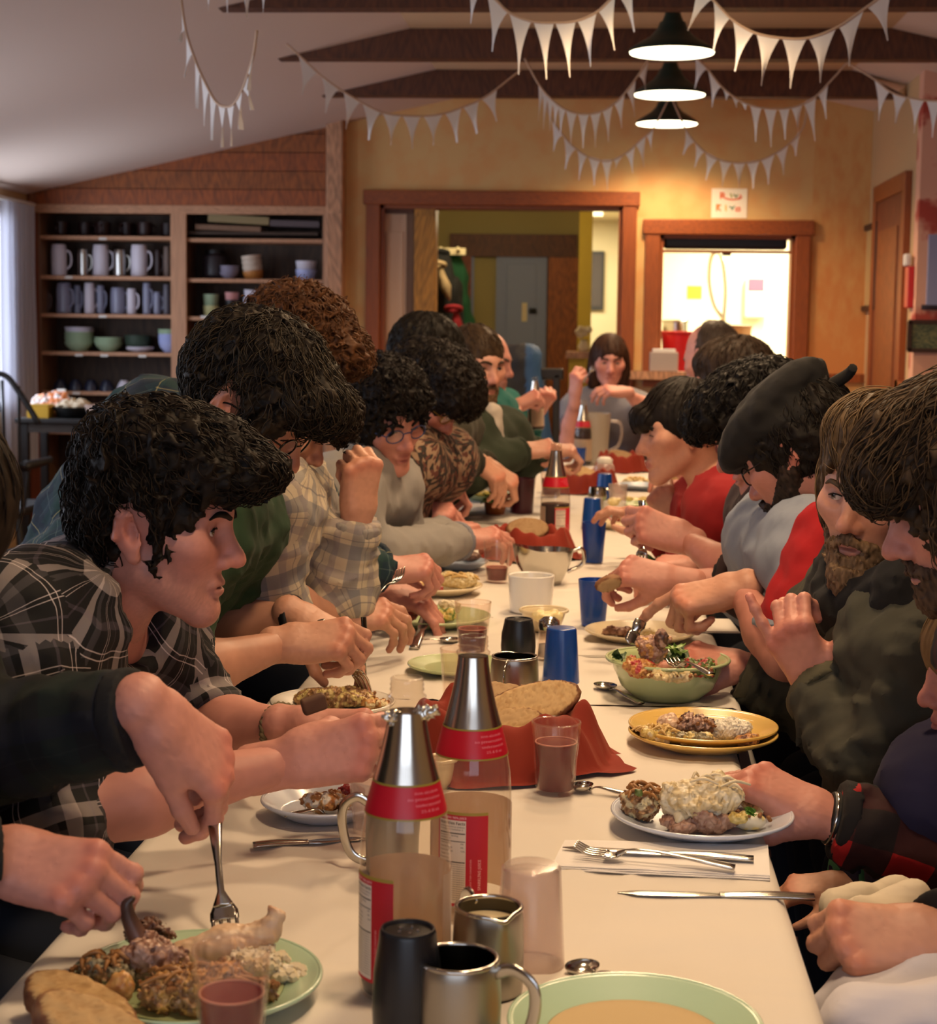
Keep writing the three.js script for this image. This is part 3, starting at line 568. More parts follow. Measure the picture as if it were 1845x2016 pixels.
// ---------------------------------------------------------------- built-in cupboard with crockery
const shelfRow = [468, 547, 622, 697, 775, 853];
const SB = ZB - 0.3;
const shelfY = [];
{
  const c = thing('cupboard', 'tall open wooden cupboard of crockery built into the back wall', 'cupboard', [0, 0, 0]);
  const wall = 0.02, divL = pxX(338), divR = pxX(369);
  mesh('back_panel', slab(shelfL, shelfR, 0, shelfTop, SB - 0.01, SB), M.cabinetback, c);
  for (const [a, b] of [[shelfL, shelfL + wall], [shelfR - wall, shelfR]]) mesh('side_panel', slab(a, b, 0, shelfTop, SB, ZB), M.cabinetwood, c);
  mesh('side_panel', slab(divL + 0.02, divR - 0.02, 0, shelfTop, SB, ZB), M.cabinetwood, c);
  for (const [a, b] of [[shelfL - 0.05, shelfL + 0.01], [divL, divR], [shelfR - 0.01, pxX(647)]]) mesh('stile', slab(a, b, 0, shelfTop + 0.035, ZB, ZB + 0.022, 0.004), a === divL ? M.palewood : a < -2 ? M.redwood : M.palewood, c);
  mesh('top_rail', slab(shelfL - 0.05, pxX(647), shelfTop - 0.01, shelfTop + 0.04, ZB, ZB + 0.024, 0.004), M.palewood, c);
  for (const py of shelfRow) {
    const y = at(210, py, 10).y; shelfY.push(y + 0.011);
    mesh('shelf', slab(shelfL + 0.01, divL + 0.03, y - 0.011, y + 0.011, SB, ZB - 0.004, 0.003), M.palewood, c);
    mesh('shelf', slab(divR - 0.03, shelfR - 0.01, y - 0.011 - 0.008, y + 0.011 - 0.008, SB, ZB - 0.004, 0.003), M.palewood, c);
  }
  for (const [px, py] of [[202, 470], [135, 546], [202, 623], [155, 699], [205, 700], [280, 701], [150, 774], [402, 624]]) mesh('price_tag', box(0.045, 0.014, 0.002, at(px, py, 10).x, at(px, py, 10).y, ZB - 0.002), M.white, c);
}
const plasticW = std(0xd8d4e0, 0.45), plasticC = phys(0xb9bcd4, 0.25, { transmission: 0.55, thickness: 0 }), potW = std(0xcfcbd6, 0.5), potG = std(0x9fb795, 0.5), potB = std(0xaab4e0, 0.5), darkPot = std(0x2a1512, 0.45), navyPot = std(0x1c2236, 0.4), tanPot = std(0xb87a3c, 0.5);
function onShelf(row, px, right = 0) { return [at(px, shelfRow[row], 9.9).x, shelfY[row] - (right ? 0.008 : 0), 0]; }
const shelfWord = ['top', 'second', 'third', 'fourth', 'fifth'];
function pitcher(row, px0, px1, pyTop, mat, label, right = 0, z = -10.13) {
  const a = at(px0, pyTop, -z), b = at(px1, pyTop, -z), r = (b.x - a.x) / 2, y0 = shelfY[row] - (right ? 0.008 : 0), h = a.y - y0;
  const t = thing('thermos_jug', label, 'jug', [(a.x + b.x) / 2, y0, z], rr(-0.5, 0.5), 'jugs on the cupboard shelves');
  mesh('body', lathe([[0, 0], [r * 0.96, 0], [r, 0.01], [r, h * 0.8], [r * 0.94, h * 0.9], [r * 0.9, h], [r * 0.84, h], [r * 0.9, h * 0.85], [r * 0.95, 0.02], [0, 0.012]], 24), mat, t);
  mesh('handle', rod([[r * 0.9, h * 0.82, 0], [r * 1.45, h * 0.74, 0], [r * 1.5, h * 0.36, 0], [r * 0.95, h * 0.2, 0]], 0.006, 7, 5), mat, t);
}
pitcher(1, 101, 131, 481, plasticW, 'white thermos jug farthest left on the second shelf'); pitcher(1, 153, 174, 491, M.steel, 'steel thermos jug between the first and second white ones'); pitcher(1, 183, 213, 482, plasticW, 'white thermos jug in the middle of the second shelf');
pitcher(1, 223, 248, 492, M.steel, 'steel thermos jug right of the middle white one'); pitcher(1, 258, 290, 482, plasticW, 'rightmost white thermos jug on the second shelf'); pitcher(1, 304, 318, 492, darkPot, 'dark narrow jug right of the white thermos jugs'); pitcher(1, 322, 336, 486, std(0x6d5a50, 0.5), 'brownish jug in the right corner of the second shelf');
pitcher(2, 83, 96, 570, std(0x6a5a58, 0.5), 'dull grey jug in the left corner of the third shelf'); pitcher(2, 111, 141, 557, plasticC, 'tall clear plastic jug farthest left on the third shelf'); pitcher(2, 145, 160, 562, plasticC, 'slim clear plastic jug beside the tall left one', 0, -10.18); pitcher(2, 166, 186, 557, plasticW, 'frosted plastic jug left of the middle of the third shelf'); pitcher(2, 190, 206, 562, plasticC, 'clear plastic jug behind the frosted one', 0, -10.16);
pitcher(2, 218, 246, 566, plasticC, 'wide clear jug in the middle of the third shelf'); pitcher(2, 250, 268, 568, plasticW, 'frosted jug right of the wide clear one'); pitcher(2, 281, 298, 557, plasticC, 'tall slim clear jug near the right end of the third shelf'); pitcher(2, 302, 317, 575, plasticC, 'short clear jug beside the tall slim one'); pitcher(2, 321, 336, 560, std(0x55505a, 0.4), 'grey jug in the right corner of the third shelf');
for (let i = 0; i < 6; i++) { // dark pots on the top shelf
  const [x, y] = onShelf(0, 98 + i * 42), t = thing('mug', i === 5 ? 'dark mug catching light at the right of the top shelf' : 'dark brown mug on the top shelf', 'mug', [x, y, -10.12 - (i % 2) * 0.06], rr(0, 6), 'dark mugs on the top shelf');
  mesh('body', lathe([[0, 0], [0.034, 0], [0.042, 0.02], [0.044, 0.085], [0.04, 0.085], [0.036, 0.02], [0, 0.012]], 20), darkPot, t); mesh('handle', new THREE.TorusGeometry(0.026, 0.006, 6, 14).translate(0.05, 0.045, 0), darkPot, t);
}
const bowlGeo = (r, h) => lathe([[0, 0], [r * 0.5, 0], [r * 0.55, 0.006], [r * 0.9, h * 0.6], [r, h], [r * 0.96, h], [r * 0.85, h * 0.62], [r * 0.45, 0.012], [0, 0.01]], 28);
function bowlStack(row, px, r, n, step, mats, label, group, right = 0, z = -10.14, h = 0.055) {
  const [x, y] = onShelf(row, px, right), g = bowlGeo(r, h);
  let first;
  for (let i = 0; i < n; i++) {
    let o;
    if (!first) { o = first = thing('bowl', label, 'bowl', [x, y, z], 0, group); mesh('body', g, mats[0], o); mesh('rim', new THREE.TorusGeometry(r * 0.98, 0.003, 6, 28).rotateX(Math.PI / 2).translate(0, h, 0), mats[0], o); }
    else { o = first.clone(); o.name = numbered('bowl'); scene.add(o); o.traverse(m => { if (m.isMesh) m.material = mats[Math.min(mats.length - 1, Math.floor(i / n * mats.length))]; }); }
    o.position.set(x + rr(-0.003, 0.003), y + i * step, z);
  }
}
bowlStack(3, 132, 0.085, 7, 0.0145, [potG, potG, potW], 'bowl in the tall green and white stack at the left of the fourth shelf', 'left bowl stack on the fourth shelf');
bowlStack(3, 190, 0.082, 3, 0.0145, [potG], 'pale green bowl in the low stack second from left on the fourth shelf', 'second bowl stack on the fourth shelf');
bowlStack(3, 245, 0.08, 3, 0.014, [std(0x3a4a3c, 0.5)], 'dark green bowl in the stack standing back on the fourth shelf', 'dark bowl stack on the fourth shelf', 0, -10.2, 0.07);
bowlStack(3, 258, 0.08, 2, 0.008, [potW], 'shallow white bowl in front of the dark green bowls', 'shallow white bowls on the fourth shelf', 0, -10.1, 0.022);
bowlStack(3, 314, 0.066, 7, 0.0135, [potB, potB, potG], 'bowl in the blue and green stack at the right of the fourth shelf', 'right bowl stack on the fourth shelf');
for (let i = 0; i < 7; i++) { // bowls standing upside down on the fifth shelf
  const white = i > 3, [x, y] = onShelf(4, white ? 226 + (i - 4) * 34 : 98 + i * 31), t = thing('bowl', white ? 'white bowl upside down on the fifth shelf, right of the navy ones' : 'small navy bowl upside down in the row on the fifth shelf', 'bowl', [x, y, -10.1], 0, white ? 'white bowls on the fifth shelf' : 'navy bowls on the fifth shelf');
  const m = white ? potW : navyPot, r = 0.044;
  mesh('body', lathe([[r, 0], [r * 0.96, 0.02], [r * 0.7, 0.05], [r * 0.5, 0.058], [r * 0.5, 0.066], [0, 0.066], [0, 0.05], [r * 0.66, 0.044], [r * 0.9, 0.016], [r * 0.94, 0]], 24), m, t);
}
{ // the right bay
  const b1 = (label, px0, px1, py, h, z, mat, tilt) => { const a = at(px0, py, -z), b = at(px1, py, -z), t = thing('tray', label, 'tray', [(a.x + b.x) / 2, a.y, z]); t.rotation.z = tilt; mesh('base', box(b.x - a.x, h, 0.2, 0, 0, 0, 0.004), mat, t); for (const z2 of [0.1, -0.1]) mesh('rim', box(b.x - a.x, h * 1.5, 0.006, 0, h * 0.25, z2, 0.002), mat, t); };
  b1('long dark tray lying undermost on the top right shelf', 372, 632, 461, 0.012, -10.14, M.cabinetback, 0);
  b1('brown tray lying on the long dark one, top right shelf', 392, 520, 452, 0.02, -10.14, M.cabinetwood, -0.03);
  b1('pale wooden tray topmost on the top right shelf', 417, 536, 436, 0.03, -10.14, std(0x8d7a50, 0.6), -0.05);
  b1('grey tray leaning at the right of the top right shelf', 538, 634, 444, 0.024, -10.14, std(0x55484a, 0.6), -0.02);
  const j = thing('jar', 'big dark jar at the left of the second right shelf', 'jar', [...onShelf(1, 402, 1).slice(0, 2), -10.18]);
  mesh('body', lathe([[0, 0], [0.07, 0], [0.075, 0.03], [0.075, 0.13], [0.05, 0.15], [0, 0.15]], 24), std(0x2b262c, 0.4), j); mesh('lid', new THREE.CylinderGeometry(0.055, 0.055, 0.02, 24).translate(0, 0.16, 0), M.black, j);
  bowlStack(1, 436, 0.055, 3, 0.018, [std(0x8a8496, 0.5)], 'grey lilac bowl in the small stack beside the dark jar', 'grey bowls beside the jar', 1, -10.12, 0.04);
  const cup = (label, row, px, n, r, h, step, mats, tilt, z = -10.12) => { for (let i = 0; i < n; i++) { const [x, y] = onShelf(row, px, 1), t = thing('cup', label, 'cup', [x - Math.sin(tilt) * i * step, y + i * step * Math.cos(tilt), z], 0, label.replace(/^.* in /, 'in ')); t.rotation.z = tilt; mesh('body', lathe([[0, 0], [r * 0.85, 0], [r, h], [r * 0.93, h], [r * 0.78, 0.01], [0, 0.008]], 24), mats[Math.min(i, mats.length - 1)], t); } };
  cup('tan and white cup in the leaning stack on the second right shelf', 1, 485, 4, 0.06, 0.05, 0.03, [tanPot, std(0xc9b8a4, 0.5)], 0.12);
  cup('white canister cup in the short stack at the right of the second right shelf', 1, 590, 2, 0.062, 0.06, 0.05, [potB, potW], 0);
  cup('pale green cup in the stack of two on the third right shelf', 2, 399, 2, 0.047, 0.066, 0.066, [std(0xc6c58c, 0.5), potG], 0);
  cup('dark cup in the pink topped stack on the third right shelf', 2, 441, 3, 0.042, 0.055, 0.045, [M.black, M.black, std(0xc58a86, 0.6)], 0);
  cup('white cup in the leaning stack by the red haired head', 2, 478, 3, 0.05, 0.06, 0.05, [potG, potW, potW], -0.08);
}
// ---------------------------------------------------------------- side table and chair at the left
{
  const y = 0.9, p0 = at(28, 822, 8.95), p1 = at(250, 822, 8.95);
  const top = at(60, 824, 8.95).y;
  const t = thing('side_table', 'black serving table at the left below the crockery cupboard', 'table', [0, 0, 0]);
  const x0 = p0.x, x1 = p1.x + 0.5, z0 = -9.35, z1 = -8.95;
  mesh('tabletop', slab(x0, x1, top - 0.025, top, z0, z1, 0.004), M.darkwood, t);
  mesh('apron', [slab(x0 + 0.03, x1 - 0.03, top - 0.075, top - 0.026, z1 - 0.045, z1 - 0.025)], std(0x3a3028, 0.6), t);
  for (const x of [x0 + 0.045, x1 - 0.045]) for (const z of [z0 + 0.04, z1 - 0.04]) mesh('leg', slab(x - 0.02, x + 0.02, 0, top - 0.026, z - 0.02, z + 0.02, 0.004), M.darkwood, t);
  const yb = thing('yellow_box', 'yellow box at the left end of the black serving table', 'box', [at(74, 810, 9).x, top, -9.05]);
  mesh('body', box(0.118, 0.066, 0.1, 0, 0.033, 0, 0.003), std(0xc79a1e, 0.6), yb); mesh('lid', box(0.12, 0.006, 0.102, 0, 0.069, 0, 0.002), std(0xb98f1c, 0.6), yb);
  const bag = thing('snack_bag', 'crumpled orange and clear bag behind the yellow box', 'bag', [at(90, 795, 9.1).x, top, -9.19]);
  const s = new Solid(); s.ell([0, 0.06, 0], [0.11, 0.065, 0.06], 0.02).ell([0.05, 0.1, 0], [0.05, 0.04, 0.04], 0.02);
  mesh('wrapper', paint(s.mesh(0.008, (x, y2, z) => 0.016 * noise3(x * 30, y2 * 30, z * 30), 0.017), (x, y2, z) => mix3([0.75, 0.25, 0.08], [0.75, 0.7, 0.68], sstep(-0.2, 0.4, noise3(x * 18, y2 * 18, z * 18)))), phys(0xffffff, 0.25, { vertexColors: true }), bag);
  mesh('tie', box(0.05, 0.03, 0.02, 0.06, 0.135, 0, 0.006), M.white, bag);
  const bs = thing('basket', 'dark basket with crumpled paper on the black serving table', 'basket', [at(140, 805, 9.05).x, top, -9.1]);
  mesh('body', lathe([[0, 0], [0.09, 0], [0.11, 0.06], [0.105, 0.06], [0.086, 0.006], [0, 0.006]], 20), M.black, bs);
  const s2 = new Solid(); s2.ell([0, 0.055, 0], [0.09, 0.04, 0.08], 0.02); mesh('paper', s2.mesh(0.008, (x, y2, z) => 0.02 * noise3(x * 25, y2 * 25, z * 25), 0.021), std(0xcbb89a, 0.8), bs);
  const bw = thing('bowl', 'white bowl on the black serving table beside the dark hair', 'bowl', [at(193, 812, 9.05).x, top, -9.06]);
  mesh('body', bowlGeo(0.075, 0.075), std(0xb59c8e, 0.4), bw);
  // spindle-back chair
  const c = thing('chair', 'black spindle chair with arms standing by the left wall', 'chair', [at(45, 925, 8.3).x - 0.15, 0, -8.3]);
  const ca = at(45, 908, 8.3).y;
  mesh('seat', box(0.46, 0.04, 0.44, 0, 0.45, 0, 0.015), M.black, c);
  for (const [x, z] of [[-0.2, -0.18], [0.2, -0.18], [-0.2, 0.18], [0.2, 0.18]]) mesh('leg', rod([[x * 1.15, 0, z * 1.15], [x * 0.85, 0.44, z * 0.85]], [0.015, 0.019], 8), M.black, c);
  mesh('back_rail', rod([[-0.26, 0.68, -0.05], [-0.2, 1.06, -0.1], [0, 1.1, -0.15], [0.09, 1.02, -0.12], [0.2, 0.86, -0.1]], 0.015, 8, 6), M.black, c);
  for (const x of [-0.14, -0.07, 0, 0.07]) mesh('spindle', rod([[x, 0.46, -0.18], [x * 1.2, 1.07 - Math.abs(x) * 0.4, -0.15]], 0.008, 6), M.black, c);
  for (const s3 of [-1, 1]) { mesh('arm', rod([[s3 * 0.24, ca, -0.16], [s3 * 0.26, ca, 0.0], [s3 * 0.22, ca - 0.01, 0.2]], [0.014, 0.02, 0.026], 8, 5), M.black, c); mesh('arm_post', rod([[s3 * 0.2, 0.46, 0.15], [s3 * 0.23, ca, 0.14]], 0.012, 8), M.black, c); }
  const cu = thing('curtain', 'pale curtain gathered at the left wall window', 'curtain', [0, 0, 0]);
  const cg = new THREE.PlaneGeometry(0.5, 1.5, 60, 4), pp = cg.attributes.position; for (let i = 0; i < pp.count; i++) pp.setZ(i, 0.022 * Math.sin(pp.getX(i) * 85) + 0.006 * noise3(pp.getX(i) * 9, pp.getY(i) * 3, 2));
  cg.computeVertexNormals(); cg.rotateY(Math.PI / 2).translate(XL + 0.06, 1.28, -9.66);
  mesh('cloth', cg, phys(0xc9cbd6, 0.9, { transmission: 0.3, thickness: 0, side: THREE.DoubleSide }), cu);
  mesh('rod', rod([[XL + 0.06, 2.04, -9.95], [XL + 0.06, 2.04, -8.1]], 0.012, 8), M.white, cu);
}
// ---------------------------------------------------------------- tables and cloths
const TL = -0.52, TR = 0.2;
const linen = phys(0xd9d2c8, 0.85, { sheen: 0.3, sheenRoughness: 0.6, sheenColor: new THREE.Color(0.5, 0.5, 0.5) });
function clothGeo(w, l, drop, s0, wr = 1, dz = 0) {      // cloth on a table top w x l, hanging `drop` over all sides, centred on the origin
  const W = w / 2 + drop, L = l / 2 + dz, nx = 110, nz = 150, pos = [], idx = [], uv = [];
  for (let j = 0; j <= nz; j++) for (let i = 0; i <= nx; i++) {
    const u = lerp(-W, W, i / nx), v = lerp(-L, L, j / nz), ex = Math.max(0, Math.abs(u) - w / 2), ez = Math.max(0, Math.abs(v) - l / 2), e = Math.max(ex, ez);
    let x = Math.sign(u) * Math.min(Math.abs(u), w / 2), z = Math.sign(v) * Math.min(Math.abs(v), l / 2), y = 0.004;
    if (e > 0) {
      const r = 0.014, a = Math.min(e / r, Math.PI / 2), wav = sstep(0.01, drop, e);
      const along = ex > ez ? v : u, push = r * Math.sin(a) + wav * (0.034 + 0.016 * Math.sin(along * 21 + s0 + 2 * noise3(along * 2, s0, 0)) + 0.01 * noise3(along * 5, e * 6, s0));
      y -= r * (1 - Math.cos(a)) + Math.max(0, e - r * Math.PI / 2) * (1 - 0.03 * wav);
      if (ex > 0) x += Math.sign(u) * push * Math.min(1, ex / e); if (ez > 0) z += Math.sign(v) * push * Math.min(1, ez / e);
    } else {
      const cr = (d, a, wd) => a * Math.exp(-d * d / (wd * wd));
      y += wr * 1.7 * (0.0011 * (noise3(x * 6, z * 6, s0) + 0.6 * noise3(x * 17 + z * 5, z * 15 - x * 3, s0 + 5)) + 0.0012);
      y += wr * 1.3 * (cr(x + 0.13, 0.0016, 0.005) + cr(z - 0.28, 0.0018, 0.005) + cr(z + 0.33, 0.0016, 0.006) + cr(x - 0.2 + 0.2 * z, 0.0015, 0.008) + cr(x + 0.6 * z - 0.1 + 0.05 * Math.sin(z * 9), 0.0022, 0.012) + cr(x - 0.5 * z + 0.15, 0.002, 0.012));
    }
    pos.push(x, y, z); uv.push(u, v);
  }
  for (let j = 0; j < nz; j++) for (let i = 0; i < nx; i++) { const q = j * (nx + 1) + i; idx.push(q, q + nx + 1, q + 1, q + 1, q + nx + 1, q + nx + 2); }
  const g = new THREE.BufferGeometry(); g.setAttribute('position', new THREE.Float32BufferAttribute(pos, 3)); g.setAttribute('uv', new THREE.Float32BufferAttribute(uv, 2)); g.setIndex(idx); g.computeVertexNormals();
  return g;
}
linen.side = THREE.DoubleSide;
[[0.0, 0.93, 2.76, 'nearest'], [0.03, 2.78, 4.60, 'second'], [0.06, 4.62, 6.44, 'third'], [0.09, 6.46, 8.2, 'farthest']].forEach(([dx, a, b, word], i) => {
  const cx = (TL + TR) / 2 + dx, cz = -(a + b) / 2, w = TR - TL, l = b - a;
  const t = thing('dining_table', `${word} folding dining table of the long row, under its white cloth`, 'table', [cx, 0, cz]);
  mesh('tabletop', box(w, 0.03, l, 0, TABLE_H - 0.018, 0, 0.008), M.cabinetwood, t);
  for (const x of [-1, 1]) for (const z of [-1, 1]) mesh('leg', rod([[x * (w / 2 - 0.07), 0, z * (l / 2 - 0.18)], [x * (w / 2 - 0.07), TABLE_H - 0.034, z * (l / 2 - 0.18)]], 0.016, 8, 1), M.black, t);
  const c = mesh('tablecloth', clothGeo(w, l + 0.012, i ? 0.2 : 0.24, i * 3.1), linen); c.position.set(cx, TABLE_H, cz);
  tag(c, `creased white cloth over the ${word} table, hanging at its sides`, 'tablecloth', 'white tablecloths of the long row');
});
const TT = TABLE_H + 0.0065;      // top of the cloth
const T = (px, py, h = 0) => onLevel(px, py, TT + h);
const pxm = p => FOCAL / -p.clone().applyMatrix4(camera.matrixWorldInverse.copy(camera.matrixWorld).invert()).z;   // pixels per metre at a point
// ---------------------------------------------------------------- crockery, glasses
const glaze = (c, r = 0.25) => phys(c, r, { clearcoat: 0.6, clearcoatRoughness: 0.15 });
const G = { sage: glaze(0xb3c290), sageRim: glaze(0xb0cdb0), white: glaze(0xe6e2da), yellow: glaze(0xdcb763), blue: glaze(0xaabbd0), cream: glaze(0xe3d3ae), tan: std(0xb0935a, 0.55), paleblue: glaze(0xc9d2e2) };
function plate(px, py, wpx, mat, label, o = {}) {
  const p = T(px, py, 0.018), r = wpx / pxm(p) / 2, h = o.h ?? 0.02, t = thing('plate', label, 'plate', [p.x, TT + (o.lift || 0), p.z], 0, o.group);
  mesh('body', lathe([[0, 0], [r * 0.6, 0], [r * 0.66, 0.003], [r * 0.97, h - 0.003], [r, h], [r * 0.985, h + 0.0025], [r * 0.95, h + 0.001], [r * 0.7, 0.0085], [r * 0.64, 0.006], [0, 0.006]], 64), mat, t);
  mesh('rim', new THREE.TorusGeometry(r * 0.987, 0.0022, 8, 64).rotateX(Math.PI / 2).translate(0, h + 0.0008, 0), o.rim || mat, t);
  if (o.well) mesh('well', lathe([[0, 0.0066], [r * 0.64, 0.0066], [r * 0.7, 0.009], [r * 0.69, 0.0095], [r * 0.63, 0.0072], [0, 0.0072]], 48), o.well, t);
  t.userData.r = r; return t;
}
const clearMat = phys(0xfffaf6, 0.08, { transmission: 0.98, thickness: 0, specularIntensity: 0.7 }), frostMat = phys(0xf4ece8, 0.22, { transmission: 0.86, thickness: 0 }), blueMat = phys(0x2466c8, 0.22, { transmission: 0.6, thickness: 0 }), plumMat = phys(0x4a1024, 0.3, { transmission: 0.2, thickness: 0 });
const juice = phys(0x660c08, 0.15, { specularIntensity: 0.3 }), juiceDark = phys(0x240408, 0.12, { specularIntensity: 0.4 }), froth = std(0xb07060, 0.5);
function tumbler(p, label, mat, o = {}) {         // p: base centre; upright, or upside down
  const h = o.h ?? 0.096, ra = o.ra ?? 0.0325, rb = o.rb ?? 0.0255, t = thing('tumbler', label, 'tumbler', [p.x, TT, p.z], 0, o.group);
  const inv = o.inv, Y = y => inv ? h - y : y, w = 0.0018;
  const prof = [[0, 0], [rb - 0.003, 0], [rb, 0.003], [ra, h - 0.001], [ra - w / 2, h], [ra - w, h - 0.001], [rb - w, 0.007], [0, 0.006]].map(([x, y]) => [x, Y(y)]);
  mesh('body', lathe(inv ? prof.reverse() : prof, 40), mat, t);
  mesh('rim', new THREE.TorusGeometry(ra - w / 2, 0.0012, 6, 40).rotateX(Math.PI / 2).translate(0, Y(h), 0), mat, t);
  if (o.fill) {
    const f = o.fill, rf = lerp(rb, ra, f) - w - 0.0006;
    mesh('drink', lathe([[0, 0.0075], [rb - w - 0.0006, 0.0075], [rf, h * f - 0.001], [rf - 0.0015, h * f], [0, h * f]], 36), o.drink || juice, t);
    mesh('froth', new THREE.TorusGeometry(rf - 0.0012, 0.0012, 6, 36).rotateX(Math.PI / 2).translate(0, h * f, 0), froth, t);
  }
  return t;
}
tumbler(V(-0.291, 0, -1.352), 'tumbler of red juice in front of the near green plate', clearMat, { fill: 0.62 });
tumbler(T(1093, 1562), 'tumbler nearly full of red juice before the red bread cloth', clearMat, { fill: 0.72 });
tumbler(T(930, 1289), 'tumbler half full of red juice behind the farther empty bottle', clearMat, { fill: 0.5, h: 0.1, ra: 0.0345 });
tumbler(T(978, 1147), 'tumbler with a little red juice beside the steel gravy jug', clearMat, { fill: 0.38, h: 0.1, ra: 0.034 });
tumbler(T(1043, 1898), 'clear plastic tumbler standing upside down near the steel creamers', frostMat, { inv: 1, ra: 0.0335, rb: 0.0285, h: 0.098 });
tumbler(T(1104, 1343), 'blue tumbler upside down beside the black shaker', blueMat, { inv: 1, ra: 0.0325, rb: 0.026 });
tumbler(T(1168, 1232), 'blue tumbler half full of dark juice by the pointing hand', blueMat, { fill: 0.5, drink: juiceDark, rb: 0.025 });
tumbler(T(1168, 1107), 'blue tumbler with dark juice beyond the half full blue one', blueMat, { fill: 0.35, drink: juiceDark, h: 0.105 });
tumbler(T(1165, 1041), 'blue tumbler upside down between the dark bottle and the woman in red', blueMat, { inv: 1 });
tumbler(T(1190, 984), 'farthest blue tumbler upside down with clear jar behind it', blueMat, { inv: 1 });
tumbler(T(1216, 1010), 'clear tumbler beside the farthest blue tumbler', frostMat, {});
tumbler(T(1027, 1010), 'plum coloured tumbler standing right of the little salad pot', plumMat, { h: 0.115, ra: 0.043, rb: 0.038 });
tumbler(T(1037, 962), 'frosted clear tumbler behind the plum coloured one', frostMat, { h: 0.085, ra: 0.04, rb: 0.032 });
tumbler(T(1085, 978), 'tumbler of red juice right of the frosted one', clearMat, { fill: 0.75, h: 0.09, ra: 0.04, rb: 0.034 });
tumbler(T(738, 1640), 'clear tumbler half hidden behind the nearest bottle', frostMat, { h: 0.1, ra: 0.034 });
tumbler(T(905, 1398), 'clear empty tumbler behind the neck of the farther empty bottle', clearMat, { h: 0.1 });
tumbler(T(1141, 916), 'small blue tumbler at the far end near the woman in grey', blueMat, { h: 0.08, ra: 0.03 });
// ---------------------------------------------------------------- bottles of sparkling juice
const glassMat = phys(0xf4efe8, 0.05, { transmission: 0.96, thickness: 0, ior: 1.4 }), foil = phys(0xd9d4c8, 0.22, { metalness: 1 }), redPaper = phys(0xc01528, 0.45), labelBack = phys(0xe0c2a4, 0.9, { side: THREE.DoubleSide, transmission: 0.5, thickness: 0 }), goldEdge = std(0x9a8a3a, 0.4);
function printed(w, h, draw) { const c = document.createElement('canvas'); c.width = w; c.height = h; const x = c.getContext('2d'); draw(x); const t = new THREE.CanvasTexture(c); t.colorSpace = THREE.SRGBColorSpace; t.anisotropy = 8; return t; }
const neckPrint = printed(512, 96, x => { x.fillStyle = '#c4142c'; x.fillRect(0, 0, 512, 96); x.fillStyle = '#e8a0a8'; x.font = '11px serif'; x.textAlign = 'center'; for (const k of [64, 320]) { x.fillText('non-alcoholic', k, 24); x.fillText('no preservatives', k - 8, 42); x.fillText('unfermented', k, 60); x.fillText('25.4 fl oz', k, 78); } });
const backPrint = printed(256, 512, x => {
  x.fillStyle = '#c4142c'; x.fillRect(0, 0, 256, 512); x.fillStyle = '#a8923c'; x.fillRect(0, 0, 256, 16);
  x.fillStyle = '#e6d8c8'; x.fillRect(10, 44, 140, 452);
  x.fillStyle = '#f0c8c8'; x.font = 'bold 16px sans-serif'; x.fillText('CONTAINS 100% JUICE', 12, 36, 140);
  x.fillStyle = '#2a2018'; x.font = 'bold 22px sans-serif'; x.fillText('Nutrition Facts', 14, 68, 132);
  x.font = '11px sans-serif'; let y = 84; for (const s of ['Serving Size 8 fl oz (240mL)', 'Servings Per Container 3']) { x.fillText(s, 14, y, 130); y += 14; }
  x.fillRect(14, y, 132, 6); y += 20; for (const s of ['Amount Per Serving', 'Calories 140']) { x.fillText(s, 14, y, 130); y += 14; }
  x.fillRect(14, y - 4, 132, 4); y += 14;
  for (const [a, b] of [['Total Fat 0g', '0%'], ['Sodium 10mg', '0%'], ['Total Carb 35g', '12%'], ['  Sugars 35g', ''], ['Protein 0g', '']]) { x.fillText(a, 14, y, 100); x.fillText(b, 124, y); y += 20; }
  x.fillRect(14, y - 6, 132, 6); y += 12;
  x.font = '9px sans-serif'; while (y < 490) { x.fillText('Percent daily values are based on a', 14, y, 130); y += 12; }
  x.save(); x.translate(178, 480); x.rotate(-Math.PI / 2); x.fillStyle = '#f0b8b8'; x.font = '15px sans-serif'; x.fillText('100% pure juice from concentrate', 0, 0, 380); x.font = 'bold 20px sans-serif'; x.fillText('SPARKLING JUICE', 60, 44, 300); x.restore();
});
const neckMat = phys(0xffffff, 0.4, { map: neckPrint }), backMat = phys(0xffffff, 0.5, { map: backPrint });
